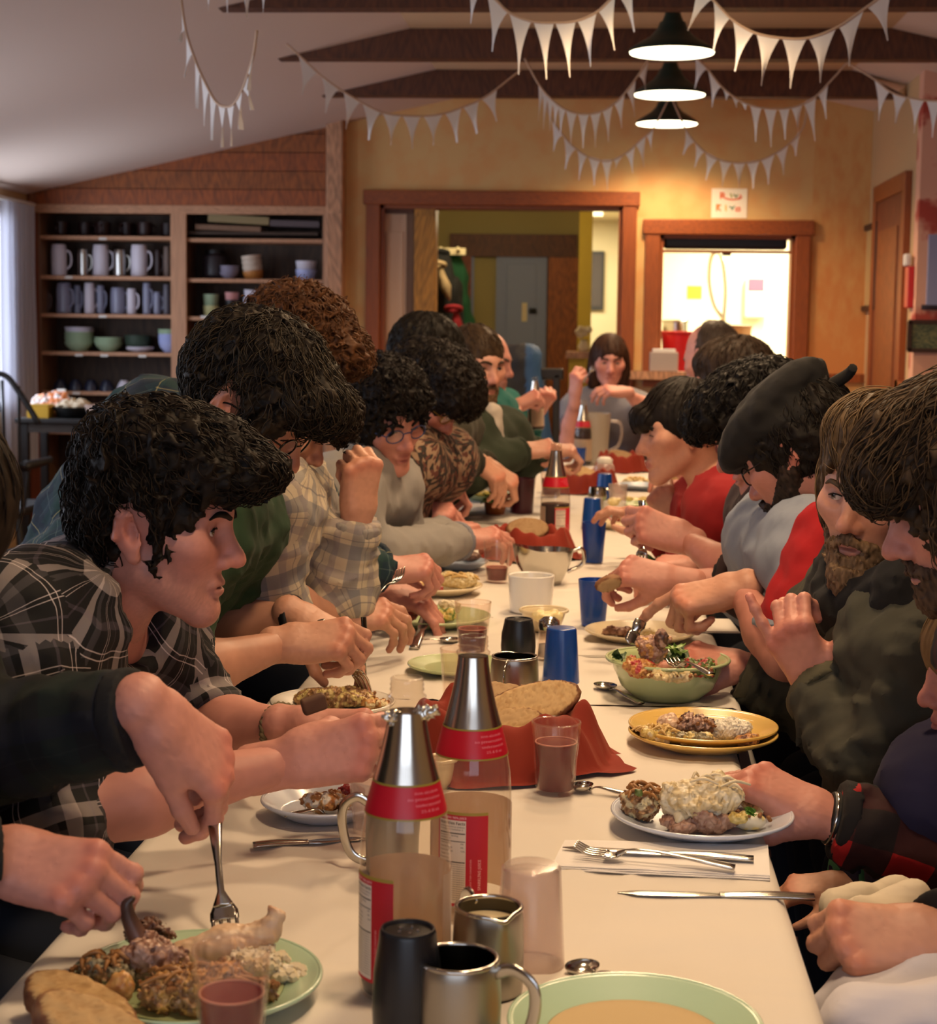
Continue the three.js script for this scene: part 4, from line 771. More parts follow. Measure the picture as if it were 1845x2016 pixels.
// part of a turned sleeve round the bottle, uv 0..1 over it
function sleeve(pts, a0, a1, seg = 30) { const g = new THREE.LatheGeometry(pts.map(p => new THREE.Vector2(...p)), seg, a0, a1 - a0); return g; }
const bottleProfile = [[0.036, 0], [0.0405, 0.004], [0.0415, 0.012], [0.0415, 0.125], [0.0402, 0.150], [0.036, 0.175], [0.0295, 0.200], [0.0235, 0.222], [0.0185, 0.245], [0.0158, 0.262], [0.0148, 0.2725]];
const bodyR = y => { for (let i = 0; i < bottleProfile.length - 1; i++) { const [a, ya] = bottleProfile[i], [b, yb] = bottleProfile[i + 1]; if (y >= ya && y <= yb) return lerp(a, b, (y - ya) / (yb - ya)); } return 0.0148; };
function bottle(p, label, o = {}) {
  const t = thing('bottle', label, 'bottle', p, o.turn || 0, 'bottles of sparkling juice down the table'), H = 0.293;
  mesh('body', lathe([[0, 0.004], [0.02, 0.006], [0.034, 0.0], ...bottleProfile, [0.0172, 0.2735], [0.0175, 0.276], [0.0152, 0.278], [0.0146, 0.28], [0.0156, 0.282], [0.0146, 0.2845], [0.0154, 0.2865], [0.0146, 0.289], [0.0152, 0.2915], [0.0135, H], [0.0122, 0.292]], 56), o.dark ? darkGlass : glassMat, t);
  const ring = (y0, y1, k, mat, name, a0 = 0, a1 = Math.PI * 2) => { const pts = []; for (let i = 0; i <= 8; i++) { const y = lerp(y0, y1, i / 8); pts.push([bodyR(y) + k, y]); } return mesh(name, sleeve(pts, a0, a1, 40), mat, t); };
  foil.side = redPaper.side = neckMat.side = backMat.side = THREE.DoubleSide;
  ring(0.2, o.open ? 0.262 : 0.2715, 0.0006, foil, 'foil');
  ring(0.172, 0.2, 0.0008, neckMat, 'neck_label'); ring(0.1995, 0.2012, 0.001, goldEdge, 'gold_edge'); ring(0.1705, 0.1722, 0.001, goldEdge, 'gold_edge');
  const a = o.label ?? 2.4;
  ring(0.02, 0.118, 0.0006, backMat, 'back_label', a, a + 1.32); ring(0.02, 0.118, 0.0006, labelBack, 'front_label', a + 2.5, a + 5.6);
  if (o.torn) { const s = new Solid(); s.ell([0.019, 0.263, 0.006], [0.011, 0.007, 0.005], 0.003).ell([-0.012, 0.259, 0.013], [0.008, 0.007, 0.003], 0.003); mesh('torn_foil', s.mesh(0.0018, (x, y, z) => 0.003 * noise3(x * 160, y * 160, z * 160), 0.0032), foil, t); }
  if (o.fill) { const pts = [[0, 0.008], [0.038, 0.006]]; for (let i = 0; i <= 14; i++) { const y = lerp(0.012, o.fill, i / 14); pts.push([bodyR(y) - 0.0022, y]); } pts.push([0, o.fill]); mesh('drink', lathe(pts, 40), juiceDark, t); }
  return t;
}
const darkGlass = phys(0xf0e4e0, 0.05, { transmission: 0.9, thickness: 0 });
// the label's turn: lathe angle 0 is +z, growing towards +x
bottle(T(796, 1953), 'nearest empty juice bottle with torn silver foil at its neck', { open: 1, torn: 1, label: -1.46, fill: 0.014 });
bottle(T(925, 1797), 'second empty juice bottle with intact red and silver neck', { label: -0.82 });
bottle(T(1092, 1078), 'dark full juice bottle beside the row of blue tumblers', { fill: 0.125, label: -0.35, turn: 0.35 });
bottle(T(1147, 915), 'farther dark juice bottle in front of the woman in grey', { fill: 0.165, label: 2.6 });
{ const b = bottle(at(1057, 846, 6.9), 'farthest juice bottle, held up by the man in teal', { fill: 0.14, label: 2.6, turn: 0.4 }); b.scale.setScalar(0.72); b.rotation.z = 0.06; }
// ---------------------------------------------------------------- steel creamers, shakers, small bowls
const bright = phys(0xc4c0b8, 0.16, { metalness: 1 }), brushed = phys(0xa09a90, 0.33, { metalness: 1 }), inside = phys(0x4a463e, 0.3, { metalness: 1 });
function creamer(p, r, h, turn, label, o = {}) {
  const t = thing('creamer', label, 'creamer', [p.x, TT, p.z], turn, o.group || 'steel creamers down the table');
  const out = [[0, 0.002], [r * 0.93, 0], [r * 0.97, 0.004], [r, h * 0.5], [r * 0.97, h * 0.86], [r * 0.93, h * 0.97], [r * 0.9, h], [r * 0.86, h * 0.985]];
  const g = lathe(out, 56), q = g.attributes.position;
  const spout = (x, y, z) => { const a = Math.atan2(z, x), k = Math.exp(-a * a / 0.09) * sstep(h * 0.6, h, y); return k; };
  for (let i = 0; i < q.count; i++) { const k = spout(q.getX(i), q.getY(i), q.getZ(i)); q.setX(i, q.getX(i) * (1 + 0.16 * k)); q.setY(i, q.getY(i) - 0.004 * k); }
  g.computeVertexNormals(); mesh('body', g, brushed, t);
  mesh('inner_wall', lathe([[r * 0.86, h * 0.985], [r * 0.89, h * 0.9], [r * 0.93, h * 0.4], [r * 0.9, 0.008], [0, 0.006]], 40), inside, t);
  const rim = new THREE.TorusGeometry(r * 0.9, 0.0022, 8, 56).rotateX(Math.PI / 2).translate(0, h * 0.99, 0), rq = rim.attributes.position;
  for (let i = 0; i < rq.count; i++) { const k = spout(rq.getX(i), h, rq.getZ(i)); rq.setX(i, rq.getX(i) * (1 + 0.16 * k)); rq.setY(i, rq.getY(i) - 0.004 * k); }
  mesh('rim', rim, bright, t);
  mesh('handle', rod([[-r * 0.9, h * 0.9, 0], [-r * 1.35, h * 0.98, 0], [-r * 1.85, h * 0.86, 0], [-r * 1.9, h * 0.55, 0], [-r * 1.55, h * 0.2, 0], [-r * 0.95, h * 0.1, 0]], 0.0055, 8, 6, { thin: 0.35, up: V(0, 0, 1) }), bright, t);
  if (o.milk) mesh('cream', new THREE.CylinderGeometry(r * 0.9, r * 0.9, 0.004, 32).translate(0, h * o.milk, 0), G.cream, t);
  return t;
}
creamer(V(0, 0, 0).copy(onLevel(898, 2068, TT)), 0.0375, 0.081, 2.75, 'nearest steel creamer, its dark handle at the right');
creamer(T(960, 1952), 0.033, 0.081, -1.1, 'second steel creamer with its spout facing the camera', { milk: 0.8 });
creamer(T(1012, 1398), 0.039, 0.088, 1.4, 'steel creamer standing behind the bread in the red cloth');
creamer(T(772, 1716), 0.030, 0.085, -0.1, 'steel creamer mostly hidden behind the nearest bottle, thin handle showing');
{ // sauce boat and small jug farther on
  const p = T(1076, 1150), t = thing('sauce_boat', 'shining steel sauce boat behind the white crock', 'sauce boat', [p.x, TT, p.z], 0.2);
  const g = lathe([[0, 0.002], [0.03, 0], [0.032, 0.006], [0.05, 0.05], [0.056, 0.085], [0.054, 0.085], [0.047, 0.05], [0.028, 0.01], [0, 0.009]], 44), q = g.attributes.position;
  for (let i = 0; i < q.count; i++) { const x = q.getX(i), y = q.getY(i); q.setX(i, x * (x < 0 ? 1.5 : 1.15)); q.setY(i, y + (x < -0.02 ? (-x - 0.02) * 0.35 * sstep(0.04, 0.085, y) : 0)); }
  g.computeVertexNormals(); bright.side = THREE.DoubleSide; mesh('body', g, bright, t);
  mesh('handle', rod([[0.06, 0.08, 0], [0.085, 0.085, 0], [0.088, 0.05, 0], [0.05, 0.03, 0]], 0.005, 8), bright, t);
  const p2 = T(1205, 1010), j = thing('creamer', 'small far steel creamer left of the butter cup', 'creamer', [p2.x - 0.05, TT, p2.z - 0.12]);
  mesh('body', lathe([[0, 0], [0.03, 0], [0.032, 0.05], [0.028, 0.075], [0.025, 0.075], [0.03, 0.01], [0, 0.006]], 28), bright, j); mesh('handle', rod([[0.028, 0.07, 0], [0.055, 0.06, 0], [0.03, 0.02, 0]], 0.004, 6), bright, j);
}
function shaker(p, r, h, label) {
  const t = thing('shaker', label, 'shaker', [p.x, TT, p.z]);
  mesh('body', lathe([[0, 0], [r * 0.93, 0], [r * 0.98, 0.003], [r * 1.04, h * 0.35], [r, h * 0.65], [r * 0.86, h * 0.9], [r * 0.84, h * 0.965], [r * 0.8, h], [r * 0.74, h], [r * 0.7, h * 0.97]], 44), phys(0x12151c, 0.35), t);
  mesh('lid', lathe([[r * 0.7, h * 0.97], [r * 0.3, h * 0.975], [0, h * 0.98]], 32), phys(0x1d1a18, 0.3), t);
  for (let i = 0; i < 5; i++) mesh('hole', new THREE.CylinderGeometry(0.0016, 0.0016, 0.002, 8).translate(Math.cos(i * 1.257) * r * 0.3, h * 0.975, Math.sin(i * 1.257) * r * 0.3), M.steel, t);
}
shaker(V(-0.1505, 0, -1.395), 0.0285, 0.105, 'nearest black pepper shaker beside the steel creamer');
shaker(T(1020, 1300), 0.031, 0.078, 'black pepper shaker behind the third steel creamer');
{ // salt shaker with chrome lid
  const p = T(1080, 1300), t = thing('salt_shaker', 'clear salt shaker with chrome lid behind the upturned blue tumbler', 'shaker', [p.x, TT, p.z]);
  mesh('body', lathe([[0, 0], [0.022, 0], [0.024, 0.006], [0.018, 0.06], [0.016, 0.06], [0.021, 0.008], [0, 0.006]], 24), clearMat, t); mesh('salt', lathe([[0, 0.008], [0.02, 0.008], [0.0185, 0.03], [0, 0.033]], 20), M.white, t); mesh('lid', lathe([[0.019, 0.058], [0.02, 0.064], [0.019, 0.074], [0.01, 0.081], [0, 0.082]], 24), bright, t);
  const q = T(1190, 948), j = thing('salt_shaker', 'glass salt jar with a pale lid behind the farthest blue tumbler', 'shaker', [q.x, TT, q.z]);
  mesh('body', lathe([[0, 0], [0.04, 0], [0.042, 0.01], [0.04, 0.06], [0.03, 0.075], [0, 0.076]], 24), frostMat, j); mesh('lid', lathe([[0.03, 0.074], [0.032, 0.09], [0.02, 0.1], [0, 0.1]], 24), M.white, j);
}
function bowl(px, py, wpx, h, mat, label, o = {}) {      // py: base centre
  const p = T(px, py), r = wpx / pxm(p) / 2, t = thing(o.name || 'bowl', label, 'bowl', [p.x, TT, p.z]), k = o.foot ?? 0.55;
  mesh('body', lathe([[0, 0.003], [r * k, 0], [r * k * 1.04, 0.004], [r * (k + 0.2), h * 0.3], [r * 0.87, h * 0.72], [r * 0.9, h * 0.9], [r, h * 0.975], [r, h], [r * 0.97, h], [r * 0.86, h * 0.92], [r * 0.83, h * 0.72], [r * (k + 0.15), h * 0.32], [r * k, 0.008], [0, 0.008]], 56), mat, t);
  mesh('rim', new THREE.TorusGeometry(r * 0.985, 0.003, 8, 56).rotateX(Math.PI / 2).translate(0, h * 0.99, 0), mat, t);
  t.userData.r = r; return t;
}
const salad = bowl(1313, 1372, 243, 0.066, G.sage, 'pale green bowl heaped with salad and meat at the table edge');
{ // white crock, butter bowl, yellow bowl, butter cup
  const p = T(1045, 1204), t = thing('crock', 'straight white crock in the middle of the second table', 'crock', [p.x, TT, p.z]);
  mesh('body', lathe([[0, 0], [0.042, 0], [0.045, 0.004], [0.05, 0.078], [0.047, 0.08], [0.044, 0.078], [0.041, 0.008], [0, 0.007]], 40), G.white, t); mesh('rim', new THREE.TorusGeometry(0.0485, 0.002, 8, 40).rotateX(Math.PI / 2).translate(0, 0.079, 0), G.white, t);
  bowl(1070, 1241, 95, 0.042, G.cream, 'small cream bowl of butter in front of the white crock');
  bowl(866, 1552, 64, 0.04, G.cream, 'small cream bowl seen between the two empty bottles');
  const q = T(1210, 1018), c = thing('cup', 'white cup holding a chunk of butter beside the blue tumbler', 'cup', [q.x, TT, q.z]);
  mesh('body', lathe([[0, 0], [0.03, 0], [0.038, 0.05], [0.035, 0.05], [0.028, 0.006], [0, 0.006]], 28), G.white, c); mesh('rim', new THREE.TorusGeometry(0.0365, 0.002, 6, 28).rotateX(Math.PI / 2).translate(0, 0.05, 0), G.white, c);
  const pot = T(975, 1012), pp = thing('pot', 'small orange pot with green salad leaves, left of the plum tumbler', 'pot', [pot.x, TT, pot.z]);
  mesh('body', lathe([[0, 0], [0.032, 0], [0.04, 0.05], [0.037, 0.05], [0.03, 0.006], [0, 0.006]], 28), glaze(0xa8602e), pp); mesh('rim', new THREE.TorusGeometry(0.04, 0.003, 6, 28).rotateX(Math.PI / 2).translate(0, 0.05, 0), glaze(0x9a8a5a), pp);
  const pl = T(1172, 914), j = thing('pitcher', 'clear plastic water pitcher in front of the woman in grey', 'pitcher', [pl.x, TT, pl.z]);
  mesh('body', lathe([[0, 0], [0.05, 0], [0.054, 0.01], [0.066, 0.235], [0.063, 0.235], [0.05, 0.014], [0, 0.01]], 32), phys(0xcfc6b8, 0.3, { transmission: 0.5, thickness: 0 }), j); mesh('handle', rod([[0.062, 0.2, 0], [0.11, 0.19, 0], [0.105, 0.09, 0], [0.056, 0.06, 0]], 0.007, 8), frostMat, j);
}
// ---------------------------------------------------------------- plates
const plateNear = plate(385, 1924, 498, G.sageRim, 'nearest pale green plate piled with turkey and stuffing', { well: G.sage });
const plateEmpty = plate(1250, 2016, 502, G.sageRim, 'nearest empty plate, pale green rim and tan well', { well: G.tan });
const plateRight = plate(1382, 1602, 357, G.paleblue, 'white plate heaped with mashed potato under the freckled hand', {});
plate(1384, 1444, 292, G.yellow, 'lower of two stacked yellow plates by the salad bowl', {});
const plateYellow = plate(1384, 1438, 292, G.yellow, 'upper of two stacked yellow plates, with chicken and cauliflower', { lift: 0.0065 });
const plateL2 = plate(655, 1383, 245, G.white, 'white plate being cut at by the man in glasses', {});
const plateL1 = plate(640, 1577, 250, G.paleblue, 'pale plate with red relish under the clasped hands', {});
const plateL3 = plate(852, 1213, 228, G.sage, 'green plate with cranberry relish and a knife laid across', {});
const plateGreen = plate(905, 1303, 204, G.sage, 'small empty green plate behind the farther empty bottle', { h: 0.014 });
const plateL4 = plate(862, 1153, 176, G.cream, 'cream plate of roast potatoes before the green sleeved arm', {});
const plateL5 = plate(905, 1106, 112, G.blue, 'pale blue plate with dark bread beside the thin tumbler', {});
const plateR3 = plate(1262, 1243, 220, G.cream, 'cream plate being eaten from beyond the salad bowl', {});
const plateR4 = plate(1322, 1118, 130, G.sage, 'green plate of salad leaves under the held fork', {});
const plateR5 = plate(1222, 1030, 100, G.cream, 'small cream plate with meat left of the lone fork', {});
const plateR6 = plate(1246, 992, 90, G.sage, 'far green plate with a yellow slice by the woman in red', {});
const plateR7 = plate(1262, 955, 100, G.blue, 'far pale blue plate of noodles beyond the yellow slice', {});
const plateL6 = plate(958, 975, 110, G.sage, 'far green plate beneath the patterned sleeve hands', {});
// ---------------------------------------------------------------- cutlery
function cutlery(kind, a, b, label, o = {}) {        // from handle end a to tip b, world points
  if (o.full) a = b.clone().add(a.clone().sub(b).setLength(o.full));
  const L = a.distanceTo(b), t = thing(kind, label, kind, a);
  const f = frame(V(0, 0, 0), b.clone().sub(a), o.up || V(0, 1, 0)); t.quaternion.setFromRotationMatrix(f);
  const W = o.w ?? 1, steel = o.mat || bright;
  if (kind === 'knife') {
    mesh('handle', rod([[0, 0, 0], [0, 0.001, L * 0.22], [0, 0, L * 0.45], [0, 0, L * 0.48]], [0.0078 * W, 0.0085 * W, 0.006 * W, 0.006 * W], 10, 5, { thin: 0.45, up: V(0, 1, 0) }), steel, t);
    mesh('blade', rod([[0, 0, L * 0.47], [0, 0, L * 0.6], [0, 0, L * 0.9], [0, 0, L]], [0.006 * W, 0.009 * W, 0.0085 * W, 0.002 * W], 8, 6, { thin: 0.12, up: V(0, 1, 0) }), steel, t);
  } else if (kind === 'fork') {
    mesh('handle', rod([[0, 0.002, 0], [0, 0.004, L * 0.2], [0, 0.006, L * 0.5], [0, 0.003, L * 0.66], [0, -0.004, L * 0.73]], [0.0075 * W, 0.007 * W, 0.003 * W, 0.003 * W, 0.009 * W], 8, 6, { thin: 0.35, up: V(0, 1, 0) }), steel, t);
    mesh('neck', rod([[0, -0.003, L * 0.7], [0, -0.006, L * 0.76], [0, -0.006, L * 0.81]], [0.0065 * W, 0.0118 * W, 0.0122 * W], 8, 5, { thin: 0.16, up: V(0, 1, 0) }), steel, t);
    for (let i = 0; i < 4; i++) { const x = (i - 1.5) * 0.0066 * W; mesh('tine', rod([[x, -0.006, L * 0.79], [x, -0.006, L * 0.9], [x * 0.95, 0.001, L]], [0.0021, 0.002, 0.0011], 6, 5), steel, t); }
  } else {
    mesh('handle', rod([[0, 0.003, 0], [0, 0.005, L * 0.3], [0, 0.007, L * 0.62], [0, 0.002, L * 0.72]], [0.0075 * W, 0.007 * W, 0.003 * W, 0.004 * W], 8, 6, { thin: 0.35, up: V(0, 1, 0) }), steel, t);
    const g = new THREE.SphereGeometry(1, 24, 16, 0, Math.PI * 2, Math.PI * 0.5, Math.PI * 0.5); g.scale(0.019 * W, 0.009, L * 0.155).translate(0, 0.008, L * 0.85); bright.side = THREE.DoubleSide;
    mesh('bowl', g, steel, t);
  }
  return t;
}
const napkinMat = phys(0xe9e5e2, 0.85, { side: THREE.DoubleSide });
{ // folded napkin on the right, with fork and knife on it
  const c = [T(1112, 1662), T(1512, 1672), T(1516, 1735), T(1085, 1715)], t = thing('napkin', 'folded white napkin under a fork and knife on the right', 'napkin', [0, 0, 0]);
  for (let k = 0; k < 3; k++) {
    const y = TT + 0.0008 + k * 0.0016, N = 14, pos = [], idx = [];
    for (const s of [0, 0.0014]) for (let j = 0; j <= N; j++) for (let i = 0; i <= N; i++) { const p = c[0].clone().lerp(c[1], i / N).lerp(c[3].clone().lerp(c[2], i / N), j / N * (1 - 0.02 * k)); pos.push(p.x, y + s + 0.0007 * noise3(p.x * 18, p.z * 18, k), p.z); }
    const L = (N + 1) * (N + 1), E = (a, b) => idx.push(a, b, L + a, b, L + b, L + a);
    for (let j = 0; j < N; j++) for (let i = 0; i < N; i++) { const q = j * (N + 1) + i; idx.push(q, q + 1, q + N + 1, q + 1, q + N + 2, q + N + 1, L + q, L + q + N + 1, L + q + 1, L + q + 1, L + q + N + 1, L + q + N + 2); }
    for (let i = 0; i < N; i++) { E(i + 1, i); E(N * (N + 1) + i, N * (N + 1) + i + 1); E(i * (N + 1), (i + 1) * (N + 1)); E((i + 1) * (N + 1) + N, i * (N + 1) + N); }
    const g = new THREE.BufferGeometry(); g.setAttribute('position', new THREE.Float32BufferAttribute(pos, 3)); g.setIndex(idx); g.computeVertexNormals();
    mesh('fold', g, napkinMat, t);
  }
}
const N1 = 0.009;
cutlery('knife', T(1484, 1691, N1), T(1108, 1668, N1), 'knife with a patterned handle lying on the folded napkin');
cutlery('fork', T(1447, 1711, N1), T(1133, 1662, N1 + 0.012), 'fork lying tines up on the folded napkin', { w: 1.1 });
cutlery('knife', T(1603, 1766, 0.003), T(1216, 1757, 0.003), 'plain knife lying on the bare cloth at the right edge');
cutlery('spoon', T(1252, 1571, 0.002), T(1128, 1553, 0.002), 'spoon between the juice tumbler and the heaped white plate');
cutlery('spoon', T(1262, 1388, 0.002), T(1180, 1351, 0.002), 'spoon lying half under the salad bowl');
cutlery('knife', T(498, 1664, 0.003), T(722, 1650, 0.003), 'knife lying in the shade left of the nearest bottle');
cutlery('spoon', T(1300, 1958, 0.002), T(1120, 1909, 0.002), 'spoon with its bowl tip behind the nearest empty plate');
cutlery('knife', T(816, 1276, 0.004), T(842, 1204, 0.03), 'knife leaning on the green plate with relish', { w: 1.3 });
cutlery('spoon', T(768, 1268, 0.002), T(908, 1264, 0.002), 'spoon lying in front of the green plate with relish');
cutlery('spoon', T(560, 1610, 0.012), T(668, 1600, 0.016), 'spoon resting on the pale plate under the clasped hands', { w: 0.9 });
cutlery('fork', T(1400, 1330, 0.09), T(1322, 1296, 0.085), 'fork stuck into the salad bowl, tines to the left', { up: V(0.1, 1, 0.5) });
// ---------------------------------------------------------------- napkins under plates, folded white paper
for (const [px, py, w, l, turn, label] of [[1190, 1282, 0.24, 0.13, 0.1, 'folded white napkin in front of the far cream plate'], [900, 1215, 0.13, 0.1, 0.5, 'folded napkin under the edge of the relish plate'], [925, 1018, 0.08, 0.06, 0.2, 'small white napkin near the cutting hands'], [1305, 1232, 0.3, 0.16, 0.05, 'white napkin spread under the pointing hand']]) {
  const p = T(px, py), t = thing('napkin', label, 'napkin', [p.x, TT, p.z], turn);
  for (let k = 0; k < 2; k++) mesh('fold', box(w - k * 0.006, 0.002, l - k * 0.004, 0, 0.0012 + k * 0.0021, 0, 0.0009), linen, t);
}
// ---------------------------------------------------------------- bread baskets with their cloths
const redCloth = phys(0x84240f, 0.9, { sheen: 0.4, sheenColor: new THREE.Color(0.5, 0.2, 0.1) });
function basket(px, py, R, label, clothLabel, sd) {
  const p = T(px, py), t = thing('bread_basket', label, 'basket', [p.x, TT, p.z]);
  const wick = std(0x6d4522, 0.7);
  mesh('body', lathe([[0, 0.002], [R * 0.62, 0], [R * 0.72, 0.05], [R * 0.68, 0.05], [R * 0.58, 0.008], [0, 0.008]], 40), wick, t);
  for (let i = 0; i < 4; i++) mesh('weave', new THREE.TorusGeometry(R * (0.64 + 0.024 * i), 0.006, 6, 40).rotateX(Math.PI / 2).translate(0, 0.008 + i * 0.012, 0), wick, t);
  const n = 96, m = 34, pos = [], idx = [];
  for (let j = 0; j <= m; j++) for (let i = 0; i <= n; i++) {
    const a = i / n * Math.PI * 2, sq = 1 / Math.max(Math.abs(Math.cos(a + sd)), Math.abs(Math.sin(a + sd))), rr0 = j / m * R * (1.18 + 0.3 * (sq - 1) * 2.0);
    const w = sstep(R * 0.6, R * 1.25, rr0), fold = Math.sin(a * 6 + sd * 3 + 1.2 * Math.sin(a * 2)) + 0.5 * Math.sin(a * 13 + sd);
    let y = rr0 < R * 0.55 ? 0.02 : 0.02 + 0.055 * sstep(R * 0.5, R * 0.74, rr0) - 0.085 * sstep(R * 0.78, R * 1.28, rr0);
    y += (0.016 * fold * sstep(R * 0.6, R * 0.9, rr0)) * (1 - 0.4 * w);
    let r2 = rr0 * (1 - 0.1 * w * (fold > 0 ? 1 : 0.3));
    pos.push(Math.cos(a) * r2, Math.max(0.003 + 0.004 * (fold + 1.5) * 0.5, y), Math.sin(a) * r2);
  }
  for (let j = 0; j < m; j++) for (let i = 0; i < n; i++) { const q = j * (n + 1) + i; idx.push(q, q + 1, q + n + 1, q + 1, q + n + 2, q + n + 1); }
  const g = new THREE.BufferGeometry(); g.setAttribute('position', new THREE.Float32BufferAttribute(pos, 3)); g.setIndex(idx); g.computeVertexNormals(); redCloth.side = THREE.DoubleSide;
  const c = thing('basket_cloth', clothLabel, 'cloth', [p.x, TT, p.z]); mesh('cloth', g, redCloth, c);
  return p;
}
const crumbTex = (x, y, z) => mix3([0.60, 0.39, 0.17], [0.46, 0.27, 0.10], sstep(-0.2, 0.8, noise3(x * 55, y * 55, z * 55) * 0.6 + noise3(x * 220, y * 220, z * 220) * 0.5));
const bread = phys(0xffffff, 0.75, { vertexColors: true });
function slice(p, size, rot, label, dark = 0, cell = 0.003) {
  const s = new Solid(), [w, h, d] = size; s.ell([0, 0, 0], [w, h, d * 3], 0.004).sub((x, y, z) => -(Math.abs(z) - d), 0.006);
  s.lo.z = -d * 1.4; s.hi.z = d * 1.4;
  const g = paint(s.mesh(cell, (x, y, z) => 0.0016 * noise3(x * 110, y * 110, z * 110), 0.002), (x, y, z) => { const e = Math.hypot(x / w, y / h); return e > 0.9 ? mix3([0.20, 0.08, 0.03], [0.32, 0.15, 0.06], noise3(x * 60, y * 60, z * 60)) : mix3(crumbTex(x, y, z), [0.13, 0.06, 0.03], dark); });
  const t = thing('bread_slice', label, 'bread', p); t.rotation.set(...rot); mesh('crumb', g, bread, t);
  return t;
}
{
  const b = basket(990, 1492, 0.143, 'woven bread basket lined with the nearest rust red cloth', 'rust red cloth spilling round the nearest bread basket', 0.5);
  slice(V(b.x + 0.030, TT + 0.074, b.z + 0.012), [0.090, 0.034, 0.012], [-0.75, 0.2, 0.50], 'long pale slice of bread leaning in the nearest basket');
  slice(V(b.x + 0.0, TT + 0.076, b.z - 0.032), [0.066, 0.026, 0.016], [-1.2, 0.3, 0.22], 'crusty brown bread slice lying behind the pale one', 0.45);
  slice(V(b.x + 0.0, TT + 0.056, b.z + 0.042), [0.06, 0.024, 0.012], [-0.9, 0.0, 0.25], 'bread slice half covered in front of the nearest basket', 0.2);
  const c = basket(1045, 1098, 0.12, 'bread basket behind the thin tumbler', 'orange red cloth of the second bread basket', 1.1);
  slice(V(c.x - 0.01, TT + 0.075, c.z), [0.06, 0.035, 0.012], [-0.7, 0.2, 0.2], 'dark bread slice in the second basket', 0.5, 0.005);
  const d = basket(1150, 968, 0.13, 'far bread basket near the farthest blue tumbler', 'dark red cloth of the far bread basket', 0.2);
  slice(V(d.x - 0.01, TT + 0.07, d.z), [0.075, 0.03, 0.012], [-0.8, 0.2, -0.2], 'pale bread slice in the far basket', 0, 0.005);
  const e = basket(1222, 928, 0.11, 'farthest bread basket before the woman in red', 'farthest dark red basket cloth', 0.8);
  slice(V(e.x, TT + 0.065, e.z), [0.06, 0.03, 0.012], [-0.8, 0.2, -0.1], 'dark crusted bread in the farthest basket', 0.6, 0.005);
  slice(T(160, 1992, 0.016), [0.062, 0.03, 0.014], [-1.3, 0.1, -0.5], 'browned crust lying on the cloth in the near left corner', 0.1);
  slice(T(190, 2040, 0.02), [0.06, 0.03, 0.014], [-1.2, 0.3, -0.3], 'second piece of crust at the very bottom left', 0.15);
}
// ---------------------------------------------------------------- people: one soft continuous body each, with hair, clothes and things worn as parts
const skinMat = phys(0xffffff, 0.52, { vertexColors: true, sheen: 0.25, sheenRoughness: 0.5, sheenColor: new THREE.Color(0.5, 0.25, 0.18) });
const hairMat = phys(0xffffff, 0.58, { vertexColors: true, specularIntensity: 0.32 });
const eyeMat = phys(0xffffff, 0.12, { vertexColors: true, clearcoat: 1 });
const SKIN = { fair: [0.56, 0.285, 0.205], warm: [0.53, 0.262, 0.172], pink: [0.58, 0.262, 0.205], ruddy: [0.52, 0.222, 0.165], tan: [0.46, 0.235, 0.155] };
